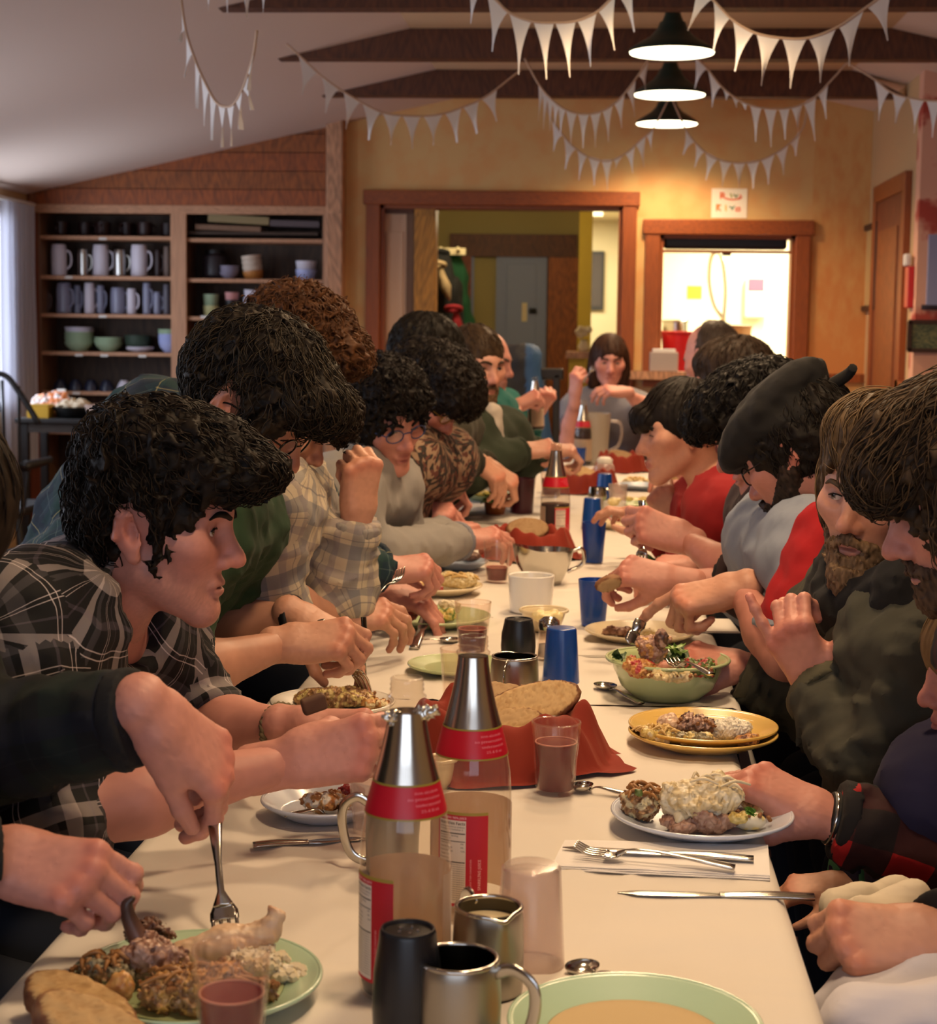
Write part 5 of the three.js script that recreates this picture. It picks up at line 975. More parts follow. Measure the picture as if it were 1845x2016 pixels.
// -- head, in its own axes (metres): +z the face, +y up, origin between the ears
function headSolid(o = {}) {
  const s = new Solid(), jw = o.jaw ?? 1, nz = o.nose ?? 1, fem = o.fem ? 1 : 0, op = o.eyes ?? 0.7, zb = o.zb || 0;
  s.ell([0, 0.032, -0.010 + zb / 2], [0.073, 0.090, 0.096 - zb / 2], 0.02);
  s.ell([0, -0.022, 0.036], [0.058 * (0.5 + jw / 2), 0.078, 0.057], 0.03);
  for (const e of [-1, 1]) {
    s.cap([e * 0.047 * jw, -0.052, 0.008], [e * 0.016, -0.096, 0.070], 0.021 - 0.003 * fem, 0.014, 0.028);
    s.ell([e * 0.047, -0.012, 0.058], [0.020, 0.018, 0.022], 0.03);
    s.cap([e * 0.010, 0.027 + 0.002 * fem, 0.083], [e * 0.042, 0.028, 0.066], 0.009 - 0.003 * fem, 0.008, 0.022);
  }
  s.ell([0, -0.097, 0.072], [0.019, 0.017, 0.018], 0.02);
  for (const e of [-1, 1]) s.add(new Solid().ell([e * 0.032, 0.006, 0.094], [0.018, 0.012, 0.016], 0).p[0].f, 0.014, 1);
  s.cap([0, 0.016, 0.080], [0, -0.022, 0.098 + 0.006 * nz], 0.0085, 0.0098 * nz, 0.014);
  s.ell([0, -0.030, 0.099 + 0.007 * nz], [0.0115 * nz, 0.0105, 0.0125 * nz], 0.008);
  for (const e of [-1, 1]) { s.ell([e * 0.0125 * nz, -0.034, 0.094], [0.0082, 0.0085, 0.011], 0.006); s.add(new Solid().ell([e * 0.0065, -0.0425, 0.101], [0.0038, 0.004, 0.006], 0).p[0].f, 0.003, 1); }
  for (const e of [-1, 1]) {                              // lids with an opening for the eye
    s.ell([e * 0.031, 0.006, 0.0715], [0.0145, 0.0135, 0.0142], 0.004);
    if (op > 0) s.add(new Solid().ell([e * 0.031, 0.0055 - (1 - op) * 0.003, 0.090], [0.0128, 0.0058 * op, 0.016], 0).p[0].f, 0.002, 1);
  }
  const m = o.mouth ?? 0;
  s.cap([-0.017, -0.0605 + m * 0.001, 0.086], [0.017, -0.0605 + m * 0.001, 0.086], 0.0055, 0.0055, 0.010); s.ell([0, -0.0600 + m * 0.001, 0.0905], [0.013, 0.0052, 0.0056], 0.006);
  s.ell([0, -0.0705 - m * 0.005, 0.0885], [0.016, 0.0062, 0.0072], 0.007);
  s.add(new Solid().ell([0, -0.0652 - m * 0.002, 0.0965], [0.021, 0.0012 + m * 0.004, 0.011], 0).p[0].f, 0.0025, 1);
  for (const e of [-1, 1]) {                              // ears
    s.ell([e * 0.078, -0.002, -0.010], [0.0075, 0.031, 0.0185], 0.006, { rot: [-0.22, e * 0.38, e * -0.12] });
    s.add(new Solid().ell([e * 0.0855, 0.000, -0.002], [0.0065, 0.019, 0.0095], 0, { rot: [-0.22, e * 0.38, 0] }).p[0].f, 0.004, 1);
    s.cap([e * 0.079, 0.022, -0.020], [e * 0.080, -0.010, -0.024], 0.0045, 0.004, 0.004);
    s.ell([e * 0.075, -0.030, 0.000], [0.006, 0.009, 0.008], 0.006);
  }
  s.cap([0, -0.045, -0.022], [0, -0.115, -0.048], 0.054 - 0.006 * fem, 0.055 - 0.007 * fem, 0.022);
  return s;
}
const near = (x, y, z, a, b, c, r) => Math.exp(-((x - a) ** 2 + (y - b) ** 2 + (z - c) ** 2) / (r * r));
function headPaint(o) {
  const base = o.skin || SKIN.fair, st = o.stubble || 0, red = o.red ?? 1;
  return (x, y, z) => {
    const ax = Math.abs(x);
    let c = base.slice(), k = 0.55 * near(x, y, z, 0, -0.032, 0.108, 0.026) + 0.4 * near(ax, y, z, 0.045, -0.025, 0.07, 0.03) + 0.65 * near(ax, y, z, 0.082, 0, -0.012, 0.03) + 0.2 * near(x, y, z, 0, -0.097, 0.085, 0.03);
    c = mix3(c, [base[0] * 0.98, base[1] * 0.66, base[2] * 0.62], clamp(k * red, 0, 1));
    const lip = sstep(1, 0.72, Math.hypot(x / 0.024, (y + 0.0655) / 0.0118)) * sstep(0.08, 0.088, z);
    c = mix3(c, o.fem ? [0.42, 0.13, 0.11] : [0.42, 0.17, 0.13], lip * 0.8);
    const lid = near(ax, y, z, 0.031, 0.008, 0.08, 0.02); c = mix3(c, [base[0] * 0.72, base[1] * 0.62, base[2] * 0.6], lid * 0.5);
    if (st) { const b = sstep(-0.028, -0.062, y + 0.35 * Math.max(0, ax - 0.02) - (z < 0.05 ? 0.018 : 0)) * sstep(-0.03, 0.02, z) * (1 - lip); c = mix3(c, [0.12, 0.085, 0.07], b * st * (0.55 + 0.3 * noise3(x * 300, y * 300, z * 300))); }
    const m = 1 + 0.05 * noise3(x * 45, y * 45, z * 45) + 0.05 * noise3(x * 140, y * 140, z * 140);
    return [c[0] * m, c[1] * m, c[2] * m];
  };
}
function surfZ(s, x, y) { let z = 0.15; for (let i = 0; i < 60; i++) { const d = s.eval(x, y, z); if (d < 0.0004) break; z -= Math.max(d * 0.7, 0.0004); if (z < 0) break; } return z; }
// -- hair shell: scalp cap minus the face, plus lumps; strands laid over it
function hairGeo(o, head, cell) {
  const s = new Solid(), t = o.t ?? 0.014, crown = V(...(o.crown || [0, 0.11, -0.05]));
  const zb = o.zb || 0; s.ell([0, 0.034, -0.012 + zb / 2], [0.072 + t, 0.089 + t, 0.095 + t - zb / 2], 0.02);
  for (const [c, r, k] of o.lumps || []) s.ell(c, r, k ?? 0.02);
  const fh = o.face || [[0, -0.042, 0.078], [0.070, 0.096, 0.072]];
  s.add(new Solid().ell(fh[0], fh[1], 0).p[0].f, o.faceK ?? 0.012, 1);
  const nape = o.nape ?? -0.055; s.add((x, y, z) => y - nape + 0.0 * z, 0.02, 1);
  if (!o.overEar) for (const e of [-1, 1]) s.add(new Solid().ell([e * 0.085, -0.010, -0.004], [0.032, 0.042, 0.031], 0).p[0].f, 0.012, 1);
  for (const [c, r, k] of o.late || []) s.ell(c, r, k ?? 0.015);
  const amp = o.amp ?? 0.006, f = o.freq ?? 1, curl = o.curl ?? 0.5;
  const disp = (x, y, z) => {
    const wx = x + curl * 0.012 * noise3(x * 35, y * 35, z * 35), wy = y + curl * 0.012 * noise3(x * 35 + 9, y * 35, z * 35), wz = z + curl * 0.012 * noise3(x * 35, y * 35 + 9, z * 35);
    const a = Math.atan2(wx - crown.x, wz - crown.z), th = Math.hypot(wx - crown.x, wy - crown.y, wz - crown.z);
    return amp * (0.55 * noise3(Math.cos(a) * 5 * f, Math.sin(a) * 5 * f, th * 14 * (0.4 + curl)) + 0.45 * noise3(Math.cos(a) * 14 * f, Math.sin(a) * 14 * f, th * 22 * (0.3 + curl))) + amp * 0.9 * curl * noise3(wx * 42, wy * 42, wz * 42);
  };
  const shell = s.mesh(cell, disp, amp * 1.9);
  const kk = o.color[0] < 0.03 ? 0.5 : 0.8, dark = o.color.map(v => v * kk), light = (o.light || [dark[0] * 2.4, dark[1] * 2.2, dark[2] * 2.0]).map(v => v * (kk < 0.6 ? 0.6 : 0.85));
  const tone = (x, y, z) => { const a = Math.atan2(x - crown.x, z - crown.z); return mix3(dark, light, clamp(0.25 + 0.45 * noise3(Math.cos(a) * 12, Math.sin(a) * 12, y * 14) + 0.2 * noise3(x * 90, y * 90, z * 90), 0, 1) * (o.streak ?? 0.4)); };
  const out = [paint(shell, tone)];
  // strands
  const N = Math.round((o.strands ?? 260) * 1.7), step = (o.len ?? 0.06) / 6, sr = (o.sr ?? 0.0016) * 0.62, q = V(0, 0, 0);
  const keep = new Float32Array(shell.attributes.position.array), nv = keep.length / 3;
  for (let i = 0; i < N; i++) {
    const j = Math.floor(rnd() * nv) * 3; q.set(keep[j], keep[j + 1], keep[j + 2]);
    if (head.eval(q.x, q.y, q.z) < 0.002) continue;
    const pts = [], ph = rr(0, 6), sd = rr(0, 50), lift = rr(0.3, 1) * (o.lift ?? 0.004);
    let p = q.clone(), bias = V(...(o.flow || [0, -0.4, 0]));
    for (let k = 0; k < 7; k++) {
      const n = s.grad(p), dir = p.clone().sub(crown).normalize().add(bias);
      dir.addScaledVector(V(noise3(p.x * 20, p.y * 20, sd), noise3(p.y * 20, p.z * 20, sd + 7), noise3(p.z * 20, p.x * 20, sd + 13)), 0.9 * curl + 0.15);
      dir.addScaledVector(n, -dir.dot(n)).normalize();
      const side = dir.clone().cross(n);
      if (k) p.addScaledVector(dir, step).addScaledVector(side, curl * 0.006 * Math.cos(ph + k * 1.7));
      const d = s.eval(p.x, p.y, p.z); p.addScaledVector(n, -d * 0.8 + lift * Math.sin(k / 6 * 2.6) + curl * 0.003 * Math.sin(ph + k * 1.7));
      if (k > 3 && (o.wild ?? 0)) p.addScaledVector(n, o.wild * (k - 3));
      pts.push(p.clone());
    }
    if (pts.some(v => !o.over && v.z > 0.03 && v.y < 0.045 && head.eval(v.x, v.y, v.z) < 0.012)) continue;
    const g = rod(pts, [sr * 0.6, sr, sr, sr, sr * 0.9, sr * 0.7, sr * 0.2], 3, 2, { open: 1 }), c = mix3(dark, light, clamp(rr(0, 1) * (o.streak ?? 0.4), 0, 1));
    g.deleteAttribute('uv'); out.push(paint(g, () => c));
  }
  return merge(out);
}
function beardGeo(o, head, cell) {
  const s = new Solid(), t = o.t ?? 0.007, reg = new Solid();
  for (const e of [-1, 1]) { reg.cap([e * 0.062, -0.02, 0.0], [e * 0.05, -0.075, 0.035], 0.022, 0.026, 0.01); reg.cap([e * 0.05, -0.075, 0.035], [0, -0.10, 0.08], 0.026, 0.034, 0.01); reg.cap([e * 0.004, -0.051, 0.096], [e * 0.030, -0.066, 0.08], 0.0085, 0.009, 0.006); reg.cap([e * 0.030, -0.066, 0.08], [e * 0.028, -0.09, 0.075], 0.011, 0.014, 0.01); }
  if (o.long) reg.ell([0, -0.12, 0.075], [0.035, 0.03, 0.03], 0.02);
  s.lo.set(-0.09, -0.17, -0.03); s.hi.set(0.09, 0.0, 0.13);
  const mouth = new Solid().ell([0, -0.066, 0.098], [0.021, 0.009, 0.02], 0).p[0].f;
  s.add((x, y, z) => { const h = head.eval(x, y, z); let d = Math.max(h - t, reg.eval(x, y, z)); if (o.long) d = Math.min(d, Math.max(reg.eval(x, y, z) + 0.004, y + 0.09)); return Math.max(d, -mouth(x, y, z)); }, 0.004);
  const dark = o.color, light = o.light || dark.map(v => v * 2);
  return paint(s.mesh(cell, (x, y, z) => 0.003 * noise3(x * 130, y * 50, z * 130) + 0.002 * noise3(x * 260, y * 90, z * 260), 0.005), (x, y, z) => mix3(dark, light, clamp(0.4 + 0.6 * noise3(x * 150, y * 60, z * 150), 0, 1)));
}
// -- hand, in its own axes: wrist at the origin, +y along the back of the hand, +z out of its back, thumb towards +x
const POSES = {
  relaxed: { f: [[30, 32, 18], [36, 36, 20], [42, 40, 22], [46, 42, 24]], th: 0.35, tb: [18, 22] },
  open: { f: [[4, 10, 6], [8, 12, 8], [12, 16, 8], [16, 18, 10]], th: 0.1, tb: [8, 10] },
  drape: { f: [[40, 20, 10], [42, 22, 12], [46, 24, 12], [50, 26, 14]], th: 0.5, tb: [14, 18] },
  fist: { f: [[72, 92, 55], [76, 94, 55], [80, 94, 55], [84, 92, 55]], th: 0.95, tb: [52, 48] },
  pinch: { f: [[46, 58, 28], [56, 62, 32], [64, 66, 36], [70, 66, 36]], th: 0.85, tb: [12, 22] },
  point: { f: [[22, 12, 8], [62, 78, 42], [70, 84, 48], [76, 84, 48]], th: 0.75, tb: [20, 30] },
  press: { f: [[34, 8, 2], [66, 66, 32], [74, 74, 38], [78, 76, 40]], th: 0.85, tb: [14, 26] },
  horn: { f: [[58, 78, 40], [62, 70, 36], [50, 56, 30], [8, 10, 6]], th: -0.1, tb: [4, 6] },
};
function handGeo(pose, skin, cell, size = 1, o = {}) {
  const s = new Solid(), P = typeof pose === 'string' ? POSES[pose] : pose, R = Math.PI / 180, nails = [];
  const mx = [0.027, 0.009, -0.009, -0.026], my = [0.090, 0.094, 0.089, 0.079], len = [[0.043, 0.026, 0.021], [0.047, 0.030, 0.022], [0.044, 0.028, 0.022], [0.034, 0.021, 0.019]], rad = [0.0092, 0.0095, 0.009, 0.008];
  const st = o.stub ?? 0.045; s.cap([0.005, -st, 0], [0.009, 0.012, 0], 0.0245, 0.0195, 0.012); s.cap([-0.006, -st, 0], [-0.009, 0.012, 0], 0.0245, 0.0195, 0.012);
  for (let i = 0; i < 4; i++) s.cap([mx[i] * 0.55, 0.012, 0], [mx[i], my[i], 0], 0.0155, 0.0118, 0.014);
  s.ell([0.018, 0.04, -0.011], [0.018, 0.03, 0.013], 0.012); s.ell([-0.018, 0.042, -0.008], [0.014, 0.032, 0.012], 0.012);
  for (let i = 0; i < 4; i++) {
    let a = 0, p = V(mx[i], my[i], 0); const sp = (o.spread ?? 0.06) * (1.5 - i);
    s.ell([p.x, p.y, 0.0035], [0.0088, 0.009, 0.0088], 0.006);
    for (let k = 0; k < 3; k++) {
      a += P.f[i][k] * R;
      const q = p.clone().add(V(Math.sin(sp) * Math.cos(a), Math.cos(sp) * Math.cos(a), -Math.sin(a)).multiplyScalar(len[i][k]));
      s.cap(p, q, rad[i] * (1.02 - 0.07 * k), rad[i] * (0.96 - 0.08 * k), k ? 0.0035 : 0.006);
      if (k < 2) s.ell([q.x, q.y, q.z], [rad[i] * 1.0, rad[i] * 1.0, rad[i] * 1.0], 0.002);
      if (k === 2) nails.push([q.clone().add(V(0, Math.sin(a), Math.cos(a)).multiplyScalar(rad[i] * 0.75)), 0.0055]);
      p = q;
    }
  }
  const th = P.th, d = (P.td ? V(...P.td) : V(lerp(0.80, 0.30, th), lerp(0.62, 0.62, th), lerp(-0.05, -0.72, th))).normalize(), b0 = V(0.018, 0.016, -0.006), b1 = b0.clone().addScaledVector(d, 0.043);
  const bend = (v, deg) => v.clone().applyAxisAngle(V(0.2, 0.35, 1).normalize(), deg * R).normalize();
  const d2 = bend(d, P.tb[0]), b2 = b1.clone().addScaledVector(d2, 0.033), d3 = bend(d2, P.tb[1]), b3 = b2.clone().addScaledVector(d3, 0.024);
  s.cap(b0, b1, 0.0165, 0.0118, 0.016); s.cap(b1, b2, 0.0112, 0.0098, 0.005); s.cap(b2, b3, 0.0102, 0.0076, 0.003);
  const g = s.mesh(cell / size, (x, y, z) => 0.0006 * noise3(x * 160, y * 160, z * 160), 0.0007);
  paint(g, (x, y, z) => {
    let c = skin, k = 0; for (let i = 0; i < 4; i++) k += near(x, y, z, mx[i], my[i], 0.008, 0.012);
    for (const [p, r] of nails) k = Math.max(k, 0.8 * near(x, y, z, p.x, p.y, p.z, 0.014));
    c = mix3(c, [skin[0] * 0.97, skin[1] * 0.68, skin[2] * 0.64], clamp(k, 0, 1) * 0.8);
    for (const [p, r] of nails) if ((x - p.x) ** 2 + (y - p.y) ** 2 + (z - p.z) ** 2 < r * r) c = [skin[0] * 1.12, skin[1] * 0.98, skin[2] * 0.95];
    const m = 1 + 0.06 * noise3(x * 70, y * 70, z * 70); return [c[0] * m, c[1] * m, c[2] * m];
  });
  if (size !== 1) g.scale(size, size, size);
  return g;
}
function mirrorX(g) { g.scale(-1, 1, 1); const ix = g.index.array; for (let i = 0; i < ix.length; i += 3) { const t = ix[i]; ix[i] = ix[i + 1]; ix[i + 1] = t; } g.computeVertexNormals(); return g; }
// -- cloth with stripes running round and along each limb
function plaid(size, fn) { const t = texture(256, 256, fn); t.repeat.set(1 / size, 1 / size); return t; }
const band = (x, c, w) => { const d = Math.abs(((x - c) % 1 + 1.5) % 1 - 0.5); return d < w / 2 ? 1 : 0; };
const check = (base, lines) => (u, v) => { let c = base; for (const [pos, w, col, a, only] of lines) { if (only !== 'v' && band(u, pos, w)) c = mix3(c, col, a); if (only !== 'u' && band(v, pos, w)) c = mix3(c, col, a); } const tw = 0.94 + 0.06 * ((Math.floor(u * 256) + Math.floor(v * 256)) % 4 < 2 ? 1 : -1); return c.map(x => x * tw); };
function boneUV(g, bones) {
  g = g.toNonIndexed(); const p = g.attributes.position, uv = new Float32Array(p.count * 2), B = bones.map(b => { const w = b.b.clone().sub(b.a), l = w.length(); w.divideScalar(l); const e1 = Math.abs(w.y) > 0.9 ? V(1, 0, 0) : V(0, 1, 0); e1.addScaledVector(w, -e1.dot(w)).normalize(); return { ...b, w, l, e1, e2: w.clone().cross(e1) }; });
  const c = V(0, 0, 0), q = V(0, 0, 0);
  for (let i = 0; i < p.count; i += 3) {
    c.set(0, 0, 0); for (let k = 0; k < 3; k++) c.add(q.fromBufferAttribute(p, i + k)); c.divideScalar(3);
    let best = B[0], bd = 1e9; for (const b of B) { q.copy(c).sub(b.a); const h = clamp(q.dot(b.w), 0, b.l), d = q.addScaledVector(b.w, -h).length() - b.r; if (d < bd) { bd = d; best = b; } }
    let a0; for (let k = 0; k < 3; k++) { q.fromBufferAttribute(p, i + k).sub(best.a); let a = Math.atan2(q.dot(best.e2), q.dot(best.e1)); if (k === 0) a0 = a; else { while (a - a0 > Math.PI) a -= 2 * Math.PI; while (a - a0 < -Math.PI) a += 2 * Math.PI; } uv[(i + k) * 2] = a * best.r; uv[(i + k) * 2 + 1] = q.dot(best.w); }
  }
  g.setAttribute('uv', new THREE.BufferAttribute(uv, 2)); return g;
}
const specMat = phys(0x2a2422, 0.25, { metalness: 0.7 }), lensMat = phys(0xffffff, 0.04, { transmission: 1, thickness: 0 });
const chairProto = (() => { let c = null; return () => {
  if (c) { const k = c.clone(); k.name = numbered('dining_chair'); scene.add(k); return k; }
  c = thing('dining_chair', '', 'chair');
  const w = M.cabinetwood;
  mesh('seat', box(0.42, 0.03, 0.42, 0, 0.44, 0, 0.012), w, c);
  for (const x of [-1, 1]) for (const z of [-1, 1]) mesh('leg', rod([[x * 0.2, 0, z * 0.19], [x * 0.18, 0.43, z * 0.17]], [0.014, 0.018], 8, 2), w, c);
  for (const z of [-1, 1]) mesh('back_post', rod([[-0.19, 0.45, z * 0.18], [-0.25, 0.84, z * 0.19]], 0.015, 8, 3), w, c);
  mesh('backrest', box(0.02, 0.12, 0.38, -0.245, 0.78, 0, 0.008), w, c);
  for (const z of [-0.1, 0, 0.1]) mesh('spindle', rod([[-0.19, 0.45, z], [-0.24, 0.74, z]], 0.007, 6, 2), w, c);
  return c;
}; })();
function person(o) {
  const A = a => a.isVector3 ? a.clone() : at(...a);
  const hips = V(...o.hips), face = V(...o.face).normalize();
  const origin = V(hips.x, 0, hips.z), t = thing('person', o.label, 'person', origin), L = v => v.clone().sub(origin);
  const side = V(...(o.side || [0, 0, 1])), fwd = V(...(o.fwd || [Math.sign(face.x) || 1, 0, 0]));
  const d0 = -hips.z, nearby = d0 < 3.1, cB = nearby ? 0.009 : d0 < 5 ? 0.012 : 0.015, cH = nearby ? 0.0032 : d0 < 5 ? 0.0042 : 0.0055, cHand = nearby ? 0.0028 : d0 < 5 ? 0.0036 : 0.005;
  const hs = o.hs ?? 1, skin = o.skin || SKIN.fair, kid = o.size ?? 1;
  // head
  const hp = L(A(o.head)), HM = frame(hp, face, V(...(o.up || [0, 1, 0]))).multiply(new THREE.Matrix4().makeScale(hs, hs, hs));
  const HS = headSolid(o.look || {}), hg = HS.mesh(cH, null, 0.0005); paint(hg, headPaint({ skin, ...o.look })); hg.applyMatrix4(HM);
  const skinGeos = [hg];
  // trunk and limbs
  const neck = L(A(o.neck)), sh = o.arms.map(a => L(A(a.s))), hipC = L(hips), hw = 0.085 * kid, hl = hipC.clone().addScaledVector(side, -hw), hr = hipC.clone().addScaledVector(side, hw);
  const mid = sh[0].clone().add(sh[1]).multiplyScalar(0.5), in0 = sh[0].clone().lerp(mid, 0.38), in1 = sh[1].clone().lerp(mid, 0.38);
  const hip0 = in0.dot(side) < in1.dot(side) ? hl : hr, hip1 = hip0 === hl ? hr : hl;
  const nb = V(0, -0.10, -0.042).applyMatrix4(HM), waist0 = hip0.clone().lerp(in0, 0.45).addScaledVector(fwd, -0.03 * kid), waist1 = hip1.clone().lerp(in1, 0.45).addScaledVector(fwd, -0.03 * kid);
  const trunk = (s, k) => {
    s.cap(hip0, waist0, (0.102 * kid + k), 0.105 * kid + k, 0.05); s.cap(hip1, waist1, (0.102 * kid + k), 0.105 * kid + k, 0.05);
    s.cap(waist0, in0, 0.105 * kid + k, 0.088 * kid + k, 0.06); s.cap(waist1, in1, 0.105 * kid + k, 0.088 * kid + k, 0.06);
    s.cap(sh[0], sh[1], 0.058 * kid + k, 0.058 * kid + k, 0.05); s.cap(mid, neck, 0.075 * kid + k, 0.056 * kid + k, 0.05);
    if (o.back) { let a = mid, ra = 0.09; for (const [px, py, d, r] of o.back) { const b = L(at(px, py, d)); s.cap(a, b, ra + k, r + k, 0.05); a = b; ra = r; } s.cap(a, hipC, ra + k, 0.1 + k, 0.05); }
  };
  const B = new Solid(); trunk(B, -0.006); const nr = (o.look?.fem ? 0.044 : 0.052) * hs; B.cap(neck, nb, nr, nr * 0.97, 0.03);
  const S = new Solid(), c = o.shirt, puff = c.puff ?? 0.008, SLs = [];
  trunk(S, puff + 0.006);
  o.arms.forEach((a, i) => {
    const e = L(A(a.e)), w = L(A(a.w)), f = kid, ax = w.clone().sub(e).normalize(), wr0 = 0;
    B.cap(sh[i], e, 0.047 * f, 0.039 * f, 0.03); B.cap(e, e.clone().lerp(w, 0.35), 0.04 * f, 0.041 * f, 0.02); B.cap(e.clone().lerp(w, 0.35), w.clone().addScaledVector(ax, -0.02), 0.041 * f, 0.0235 * f, 0.02);
    const hf = a.hand ? V(...(a.hand.fwd || ax.toArray())) : ax;
    if (a.hand) {
      if (a.hand.stub == null) a.hand.stub = ax.dot(hf.clone().normalize()) < 0.88 ? 0.016 : 0.045;
      const z = V(...a.hand.up); z.addScaledVector(hf.clone().normalize(), -z.dot(hf.clone().normalize())).normalize();
      const y = hf.clone().normalize(), x = y.clone().cross(z), g = handGeo(a.hand.pose, a.hand.skin || skin, cHand, (a.hand.size ?? 1) * f, a.hand);
      if (a.hand.right) mirrorX(g);
      g.applyMatrix4(new THREE.Matrix4().makeBasis(x, y, z).setPosition(w)); skinGeos.push(g);
    }
    // sleeve down to `a.sleeve` of the forearm (0 elbow .. 1 wrist); below 0: part of the upper arm only
    const sl = a.sleeve ?? 0.95, q = puff + 0.006, wr = c.wrinkle ?? 0.004, fold = (h, x, y, z2) => wr * Math.sin(h * 26 + 4 * noise3(x * 9, y * 9, z2 * 9)) * (0.4 + 0.6 * noise3(x * 13, y * 13, z2 * 13 + 5));
    if (sl >= 0) {
      S.cap(sh[i], e, 0.05 * f + q, 0.045 * f + q, 0.035, { folds: fold }); 
      const cuff = e.clone().lerp(w, sl);
      S.cap(e, cuff, 0.046 * f + q, lerp(0.046, 0.030, sl) * f + q * 0.8, 0.025, { cut: 1, folds: fold });
      const SL = new Solid(); SLs.push(SL); SL.cap(cuff.clone().addScaledVector(ax, -0.022), cuff, lerp(0.046, 0.030, sl) * f + q * 0.8 + 0.004, lerp(0.046, 0.030, sl) * f + q * 0.8 + 0.003, 0.002, { cut: 1, cutA: 1 });
    } else { const end = sh[i].clone().lerp(e, 1 + sl); S.cap(sh[i], end, 0.05 * f + q, 0.05 * f + q + 0.004, 0.035, { cut: 1, folds: fold }); }
  });
  // neckline: the cloth stops round the neck
  const nd = nb.clone().sub(neck).normalize(), open = c.neck ?? 0.068;
  if (c.vneck) S.add(new Solid().cap(neck.clone().addScaledVector(fwd, 0.02), neck.clone().addScaledVector(fwd, 0.115).add(V(0, -0.14, 0)), 0.07, 0.012, 0).p[0].f, 0.01, 1);
  S.add((x, y, z) => { const px = x - neck.x, py = y - neck.y, pz = z - neck.z, h = px * nd.x + py * nd.y + pz * nd.z; return Math.max(Math.sqrt(Math.max(0, px * px + py * py + pz * pz - h * h)) - open, -(h + 0.0)); }, 0.012, 1);
  // legs
  const kneeF = 0.40 * kid, TR2 = new Solid(), shoes = [];
  for (const h of [hip0, hip1]) {
    const k = h.clone().addScaledVector(fwd, kneeF).setY(0.50 * (kid < 1 ? 1 : 1)), an = k.clone().addScaledVector(fwd, -0.05).setY(0.09);
    B.cap(h, k, 0.07 * kid, 0.052 * kid, 0.03); B.cap(k, an, 0.05 * kid, 0.034 * kid, 0.02); B.cap(an, an.clone().addScaledVector(fwd, 0.13).setY(0.035), 0.036, 0.026, 0.02);
    TR2.cap(h, k, 0.084 * kid, 0.066 * kid, 0.04); TR2.cap(k, an, 0.066 * kid, 0.052 * kid, 0.03, { cut: 1 });
    const legs = new Solid(); shoes.push(legs); legs.cap(an.clone().setY(0.045), an.clone().addScaledVector(fwd, 0.15).setY(0.038), 0.045, 0.037, 0.02);
  }
  const bg = B.mesh(cB); paint(bg, (x, y, z) => { const m = 1 + 0.06 * noise3(x * 24, y * 24, z * 24) + 0.04 * noise3(x * 80, y * 80, z * 80); return [skin[0] * m, skin[1] * m * 0.99, skin[2] * m]; });
  mesh('body', merge([bg, ...skinGeos]), skinMat, t);
  TR2.cap(hip0, hip1, 0.106 * kid, 0.106 * kid, 0.04);
  mesh('trousers', TR2.mesh(0.016), o.trousers || trouserMat, t);
  for (const s of shoes) mesh('shoe', s.mesh(0.012), M.black, t);
  // shirt, with folds that gather towards the joints
  let sg = S.mesh(cB, (x, y, z) => (c.fold ?? 0.004) * (noise3(x * 11, y * 17, z * 11) + 0.5 * noise3(x * 27, y * 30, z * 27)) + 0.0012 * noise3(x * 70, y * 70, z * 70), (c.fold ?? 0.004) * 1.6 + 0.0014);
  if (c.mat.map) sg = boneUV(sg, S.bones); else planarUV(sg, 1);
  const sm = mesh(c.name || 'shirt', sg, c.mat, t);
  for (const SL of SLs) if (c.cuffs) { let g = SL.mesh(cB * 0.6); g = c.cuffs.map ? boneUV(g, SL.bones) : planarUV(g); mesh('cuff', g, c.cuffs, t); }
  if (c.collar) {
    const C = new Solid(), e1 = fwd.clone().addScaledVector(nd, -fwd.dot(nd)).normalize(), e2 = nd.clone().cross(e1), n = 14, R = c.collarR ?? 0.072;
    const cp = a => neck.clone().addScaledVector(nd, 0.030 + 0.012 * Math.cos(a + Math.PI)).addScaledVector(e1, Math.cos(a) * R * 1.05).addScaledVector(e2, Math.sin(a) * R);
    for (let i = 1; i < n - 1; i++) { const a = 0.42 + (Math.PI * 2 - 0.84) * (i - 1) / (n - 2), b = 0.42 + (Math.PI * 2 - 0.84) * i / (n - 2), p = cp(a), q = cp(b); C.cap(p, q, 0.009, 0.009, 0.006); C.cap(p.clone().addScaledVector(nd, 0.02).lerp(neck, -0.1), q.clone().addScaledVector(nd, 0.02).lerp(neck, -0.1), 0.006, 0.006, 0.012); }
    for (const a of [0.42, -0.42]) { const p = cp(a); C.cap(p, p.clone().addScaledVector(e1, 0.045).addScaledVector(e2, Math.sign(a) * 0.02).addScaledVector(nd, -0.035), 0.010, 0.006, 0.01); }
    let g = C.mesh(cB * 0.55); g = c.collar.map ? boneUV(g, C.bones) : planarUV(g); mesh('collar', g, c.collar, t);
  }
  // hair, brows, beard, eyes
  const put = (name, g, m) => { g.applyMatrix4(HM); return mesh(name, g, m, t); };
  if (o.hair) put('hair', hairGeo(o.hair, HS, cH * 1.15), hairMat);
  if (o.beard) put('beard', beardGeo(o.beard, HS, cH * 0.9), hairMat);
  const bc = o.brow || (o.hair ? o.hair.color.map(v => v * 0.9) : [0.05, 0.035, 0.025]);
